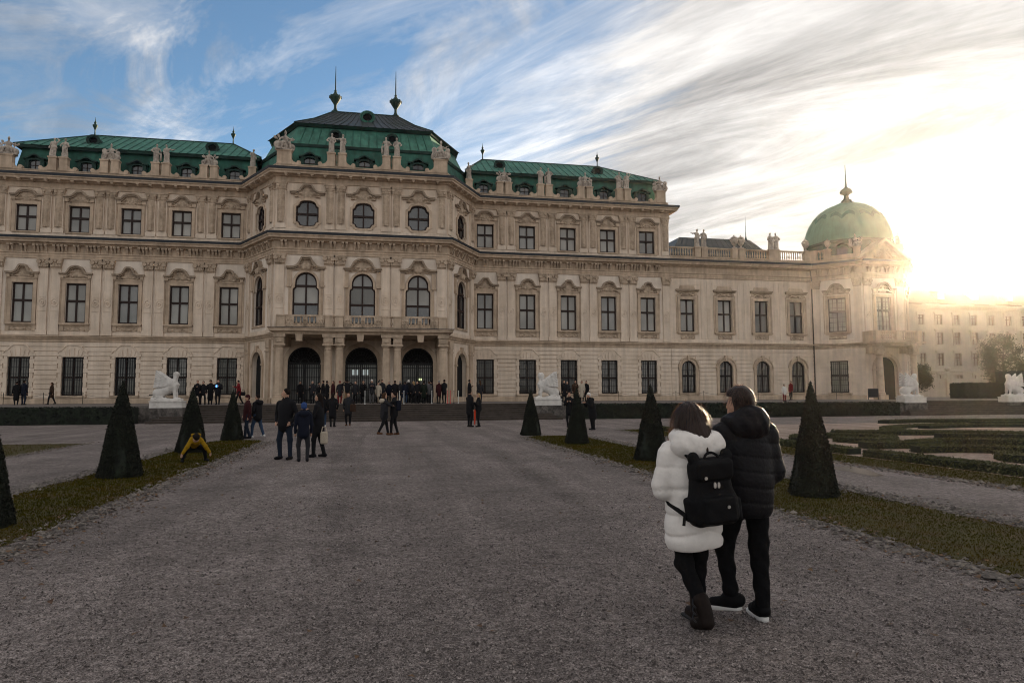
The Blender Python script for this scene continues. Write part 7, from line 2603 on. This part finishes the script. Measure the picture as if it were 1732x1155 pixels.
def sole_mesh():
    out = [(0.036 * math.cos(R(a)), -0.085 + 0.036 * math.sin(R(a))) for a in range(180, 361, 20)] + [(0.040, 0.0), (0.047, 0.07)] + \
          [(0.047 * math.cos(R(a)), 0.095 + 0.055 * math.sin(R(a))) for a in range(0, 181, 20)] + [(-0.047, 0.07), (-0.040, 0.0)]
    mb = MB()
    n = len(out)
    z0, z1, z2 = 0.0, 0.028, 0.034
    lv = [(0.94, z0), (1.0, 0.006), (1.0, z1), (0.93, z2)]
    v = [(x * k, y * k + 0.0, z + (0.012 * max(0, (y - 0.07) / 0.08) if z < 0.01 else 0.006 * max(0, -y / 0.1))) for k, z in lv for x, y in out]
    f = [(l * n + i, l * n + (i + 1) % n, (l + 1) * n + (i + 1) % n, (l + 1) * n + i) for l in range(3) for i in range(n)]
    f += [tuple(range(n))[::-1], tuple(3 * n + i for i in range(n))]
    mb.add(v, f)
    return mb.mesh('sole', 'sole_white', True)
SOLE = sole_mesh()
obj('sole', SOLE, shoes, (0.091, 0.03, 0.0), R(-3), (1.05, 1.12, 1.0))
so = obj('sole', SOLE, shoes, (-0.085 + rt((0, 0.05, 0))[0] + 0.085, rt((0, 0.05, 0))[1], 0.060), R(50), (1.05, 1.12, 1.0))
so.rotation_euler = (R(-6), 0, R(50))
cs = SDF((-0.38, -0.30, 0.75), (0.38, 0.30, 1.60), 0.0078)
cs.cap((0.0, 0, 0.90), (0.0, 0.0, 1.06), 0.205, 0.215, 0, 0.06)
cs.ell((0.0, -0.005, 1.26), (0.222, 0.17, 0.27), 0, 0.08)
for sx in (-1, 1):
    cs.cap((0, 0, 1.46), (sx * 0.17, -0.01, 1.42), 0.10, 0.095, 0, 0.05)
    cs.cap((sx * 0.180, -0.01, 1.41), (sx * 0.225, -0.03, 1.13), 0.086, 0.080, 0, 0.03)
    cs.cap((sx * 0.225, -0.03, 1.13), (sx * 0.18, 0.13, 0.98), 0.078, 0.060, 0, 0.03)
X, Y, Z = cs.grid()
cs.D = np.maximum(cs.D, 0.79 - Z).astype(np.float32)
quilt(cs.D, Z + 0.02 * np.sin(X * 6), X, Y, Z, 0.115, 0.79, 0.0035, 0.002, 1.0, 0.09)
obj('jacket', cs.mesh('jacket', ['puffer_black']), M_)
hd = SDF((-0.32, -0.34, 1.30), (0.32, 0.24, 1.76), 0.0095)
hd.ell((0.0, -0.075, 1.49), (0.170, 0.135, 0.125), 0, 0.04)
hd.ell((0.02, -0.10, 1.56), (0.120, 0.10, 0.085), 0, 0.04)
hd.cap((-0.12, 0.0, 1.51), (0.12, 0.0, 1.51), 0.065, 0.065, 0, 0.05)
X, Y, Z = hd.grid()
hd.D += (0.005 * np.sin(np.abs(X) * 34 - Z * 30 + 1) * np.sin(Z * 22 + Y * 16) + 0.0022 * np.sin(X * 77 + Z * 40)).astype(np.float32)
obj('hood', hd.mesh('hood', ['puffer_black']), M_)
hr = SDF((-0.22, -0.24, 1.45), (0.22, 0.26, 1.86), 0.008)
hr.ell((hx - fx * 0.02, hy - fy * 0.02, hz + 0.045), (0.097, 0.110, 0.098), 0, 0.02)
hr.ell((hx + fx * 0.02, hy + fy * 0.02, hz + 0.075), (0.083, 0.085, 0.062), 0, 0.02)
hr.ell((hx - fx * 0.04, hy - fy * 0.04, hz - 0.03), (0.088, 0.075, 0.09), 0, 0.02)
X, Y, Z = hr.grid()
fr = (X - hx) * fx + (Y - hy) * fy
hr.D = np.maximum(hr.D, np.where(Z < hz + 0.055, fr - 0.005, -9)).astype(np.float32)
hr.D += (0.004 * np.sin(X * 70 + Z * 30) * np.sin(Y * 65 - Z * 20)).astype(np.float32)
hh_ = obj('hair', hr.mesh('hair', ['hair_mass']), M_)
obj('strands', strands((hx, hy, hz + 0.04), (0.100, 0.112, 0.102), 700, 0.06, 0.4, 9, 0.0012, 0.8), hh_)

# ------------------------------------------------------------------ far apartment house under the sun
FB = thing('apartment_house', 'hazy apartment house with rows of windows in front of the setting sun', 'building', (104, 100, 0))
FX0, FX1, FZ = -44.0, 70.0, 16.6
rows = [(2.6, 4.6), (6.2, 8.3), (9.8, 11.9), (13.2, 14.9)]
cols = [x for x in np.arange(FX0 + 2.2, FX1 - 2, 3.5)]
m = MB()
holes = [rect(x - 0.62, x + 0.62, z0, z1) for x in cols for z0, z1 in rows]
m.prism(rect(FX0, FX1, 0, FZ), holes, 0, 0.4)
m.box(FX0, FX1, 0.8, 14, 0, FZ - 0.02)
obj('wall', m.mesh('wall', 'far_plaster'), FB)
m = MB()
m.sweep([(0, 5.0), (0.2, 5.1), (0.25, 5.35), (0, 5.4)], [(FX0, 0), (FX1, 0)])
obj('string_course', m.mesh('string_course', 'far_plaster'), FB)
m = MB()
m.sweep([(0, 15.8), (0.2, 15.9), (0.6, 16.3), (0.7, 16.6), (0, 16.7)], [(FX0, 0), (FX1, 0)])
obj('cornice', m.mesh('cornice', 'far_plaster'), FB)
def far_window(h):
    m = MB()
    m.prism(rect(-0.8, 0.8, -0.18, h + 0.3), [rect(-0.62, 0.62, 0, h)], -0.12, 0.05)
    m.box(-0.95, 0.95, -0.25, 0.0, h + 0.3, h + 0.45)
    return m.mesh('window', 'far_plaster')
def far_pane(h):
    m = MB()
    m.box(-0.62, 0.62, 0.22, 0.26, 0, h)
    return m.mesh('pane', 'hazed_far_glass')
def far_frame(h):
    m = MB()
    m.prism(rect(-0.62, 0.62, 0, h), [rect(-0.54, -0.05, 0.08, h * 0.62), rect(0.05, 0.54, 0.08, h * 0.62), rect(-0.54, -0.05, h * 0.68, h - 0.08), rect(0.05, 0.54, h * 0.68, h - 0.08)], 0.16, 0.24)
    return m.mesh('frame', 'far_roof')
for x in cols:
    for z0, z1 in rows:
        h = round(z1 - z0, 2)
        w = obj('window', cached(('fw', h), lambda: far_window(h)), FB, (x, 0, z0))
        if x < 10:
            obj('frame', cached(('ff', h), lambda: far_frame(h)), w)
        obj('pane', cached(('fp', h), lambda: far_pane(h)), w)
ROOF_Z = 20.3
m = MB()
frustum(m, FX0 - 0.5, FX1 + 0.5, -0.6, 14.6, 16.7, FX0 + 3.0, FX1 - 3, 4.0, 10, ROOF_Z, 0, True)
fr = obj('roof', m.mesh('roof', 'far_roof'), FB)
for x in (-13.5, -9.0, 1.0, 4.2, 14.5):
    m = MB()
    m.box(x - 0.5, x + 0.5, 5.0, 6.2, 18, ROOF_Z + (0.35 if x < -10 else 0.1))
    m.box(x - 0.62, x + 0.62, 4.9, 6.3, ROOF_Z + (0.35 if x < -10 else 0.1), ROOF_Z + (0.5 if x < -10 else 0.25))
    obj('chimney', m.mesh('chimney', 'far_roof'), fr)
for x in np.arange(-30, 14, 7.0):
    m = MB()
    m.box(x - 0.7, x + 0.7, 0.6, 4.0, 17.0, 18.8)
    m.box(x - 0.85, x + 0.85, 0.45, 4.2, 18.8, 18.95)
    obj('dormer', m.mesh('dormer', 'far_plaster'), fr)
# garden wall with gate piers in front of it
gw = thing('garden_wall', 'pale garden wall with piers between the far stairs and the apartment house', 'wall', (86, 84, TZ))
m = MB()
m.box(-26, 30, 0, 0.5, -1, 2.4)
m.box(-26.1, 30.1, -0.1, 0.6, 2.4, 2.6)
obj('wall', m.mesh('wall', 'far_plaster'), gw)
for x in np.arange(-24, 30, 6.0):
    m = MB()
    m.box(x - 0.6, x + 0.6, -0.25, 0.75, -1, 3.2)
    m.box(x - 0.75, x + 0.75, -0.4, 0.9, 3.2, 3.45)
    m.lathe([(0.3, 3.45), (0.18, 3.6), (0.4, 3.95), (0.42, 4.1), (0.2, 4.3), (0.0, 4.5)], (x, 0.25), 10)
    obj('pier', m.mesh('pier', 'far_plaster'), gw)

# ------------------------------------------------------------------ small things on the terrace
def floodlight(x, y, label):
    t = thing('floodlight', label, 'floodlight', (x, y, TZ), 0, 'floodlights beside the sphinxes')
    m = MB()
    m.box(-0.28, 0.28, -0.16, 0.16, 0.10, 0.50)
    obj('housing', m.mesh('housing', 'iron'), t)
    m = MB()
    m.box(-0.36, 0.36, -0.24, 0.24, 0.62, 0.68)
    m.box(-0.10, 0.10, -0.06, 0.06, 0.48, 0.64)
    obj('visor', m.mesh('visor', 'iron'), t)
    m = MB()
    m.box(-0.20, -0.14, -0.1, 0.1, 0.0, 0.12)
    m.box(0.14, 0.20, -0.1, 0.1, 0.0, 0.12)
    stuff(obj('feet', m.mesh('feet', 'iron'), t))
floodlight(-13.75, 46.6, 'black floodlight box beside the left sphinx of the central stairs')
floodlight(12.35, 46.6, 'black floodlight box beside the right sphinx of the central stairs')
POST = MB().lathe([(0.05, 0.0), (0.05, 0.03), (0.020, 0.05), (0.020, 0.84), (0.03, 0.86), (0.02, 0.9)], n=8)
for x, mat, lab in ((-0.92, 'pale_paint', 'thin pale barrier post at the top of the stairs below the middle door'),
                    (1.36, 'pale_paint', 'left one of the two close pale posts at the top of the stairs'),
                    (1.66, 'pale_paint', 'right one of the two close pale posts at the top of the stairs'),
                    (3.54, 'pale_paint', 'thin pale post beside the crowd at the right door'),
                    (5.36, 'pale_paint', 'thin pale post at the right end of the portico'),
                    (4.62, 'red_paint', 'left one of the two red posts at the top of the stairs'),
                    (4.80, 'red_paint', 'right one of the two red posts at the top of the stairs'),
                    (5.05, 'iron', 'black post right of the red posts at the top of the stairs')):
    tag(obj('barrier_post', POST.mesh('barrier_post', mat), None, (x, 46.9, TZ)), lab, 'post', 'barrier posts at the top of the stairs')
def chain_fence(xs, y, label):
    t = thing('chain_fence', label, 'fence', (xs[0], y, TZ), 0, 'low chain fences along the palace wall')
    pm = MB().lathe([(0.03, 0.0), (0.022, 0.04), (0.022, 0.78), (0.035, 0.82), (0.0, 0.88)], n=7).mesh('post', 'iron')
    for x in xs:
        obj('post', pm, t, (x - xs[0], 0, 0))
    for a, b in zip(xs[:-1], xs[1:]):
        L = b - a
        pts = [(a - xs[0] + L * i / 12, 0, 0.74 - 0.20 * (1 - (2 * i / 12 - 1) ** 2)) for i in range(13)]
        obj('chain', MB().tube(pts, 0.012, 5).mesh('chain', 'iron'), t)
chain_fence([-33 + 2.7 * i for i in range(8)], 57.6, 'low post and chain fence along the left wing wall')
chain_fence([15.4 + 2.7 * i for i in range(12)], 57.6, 'low post and chain fence along the right wing and gallery wall')
m = MB()
for a in (-1, 1):
    m.tube([(a * 0.45, 0, 0.0), (a * 0.45, 0, 1.0)], 0.03, 6)
for z in (0.25, 0.98):
    m.tube([(-0.45, 0, z), (0.45, 0, z)], 0.025, 6)
t = thing('sign_stand', 'dark free-standing sign frame beside the tower portico column', 'sign', (43.6, 54.2, TZ), R(-10))
stuff(obj('frame', m.mesh('frame', 'iron'), t))
obj('panel', MB().box(-0.42, 0.42, -0.02, 0.02, 0.27, 0.96).mesh('panel', 'iron'), t)

# ------------------------------------------------------------------ sunlit evening air
hz = MB().box(-905, 905, -505, 1205, -1.0, 32.0).mesh('haze', [])
hm = bpy.data.materials.new('haze_air')
hm.use_nodes = True
hn = hm.node_tree
hn.nodes.clear()
pv = hn.nodes.new('ShaderNodeVolumePrincipled')
pv.inputs['Color'].default_value = (1.0, 0.93, 0.84, 1)
pv.inputs['Density'].default_value = 0.00018
pv.inputs['Anisotropy'].default_value = 0.89
ho = hn.nodes.new('ShaderNodeOutputMaterial')
hn.links.new(pv.outputs[0], ho.inputs['Volume'])
hz.materials.append(hm)
h = stuff(obj('haze', hz))
tag(h, 'bright hazy evening air glowing around the low sun', 'haze')
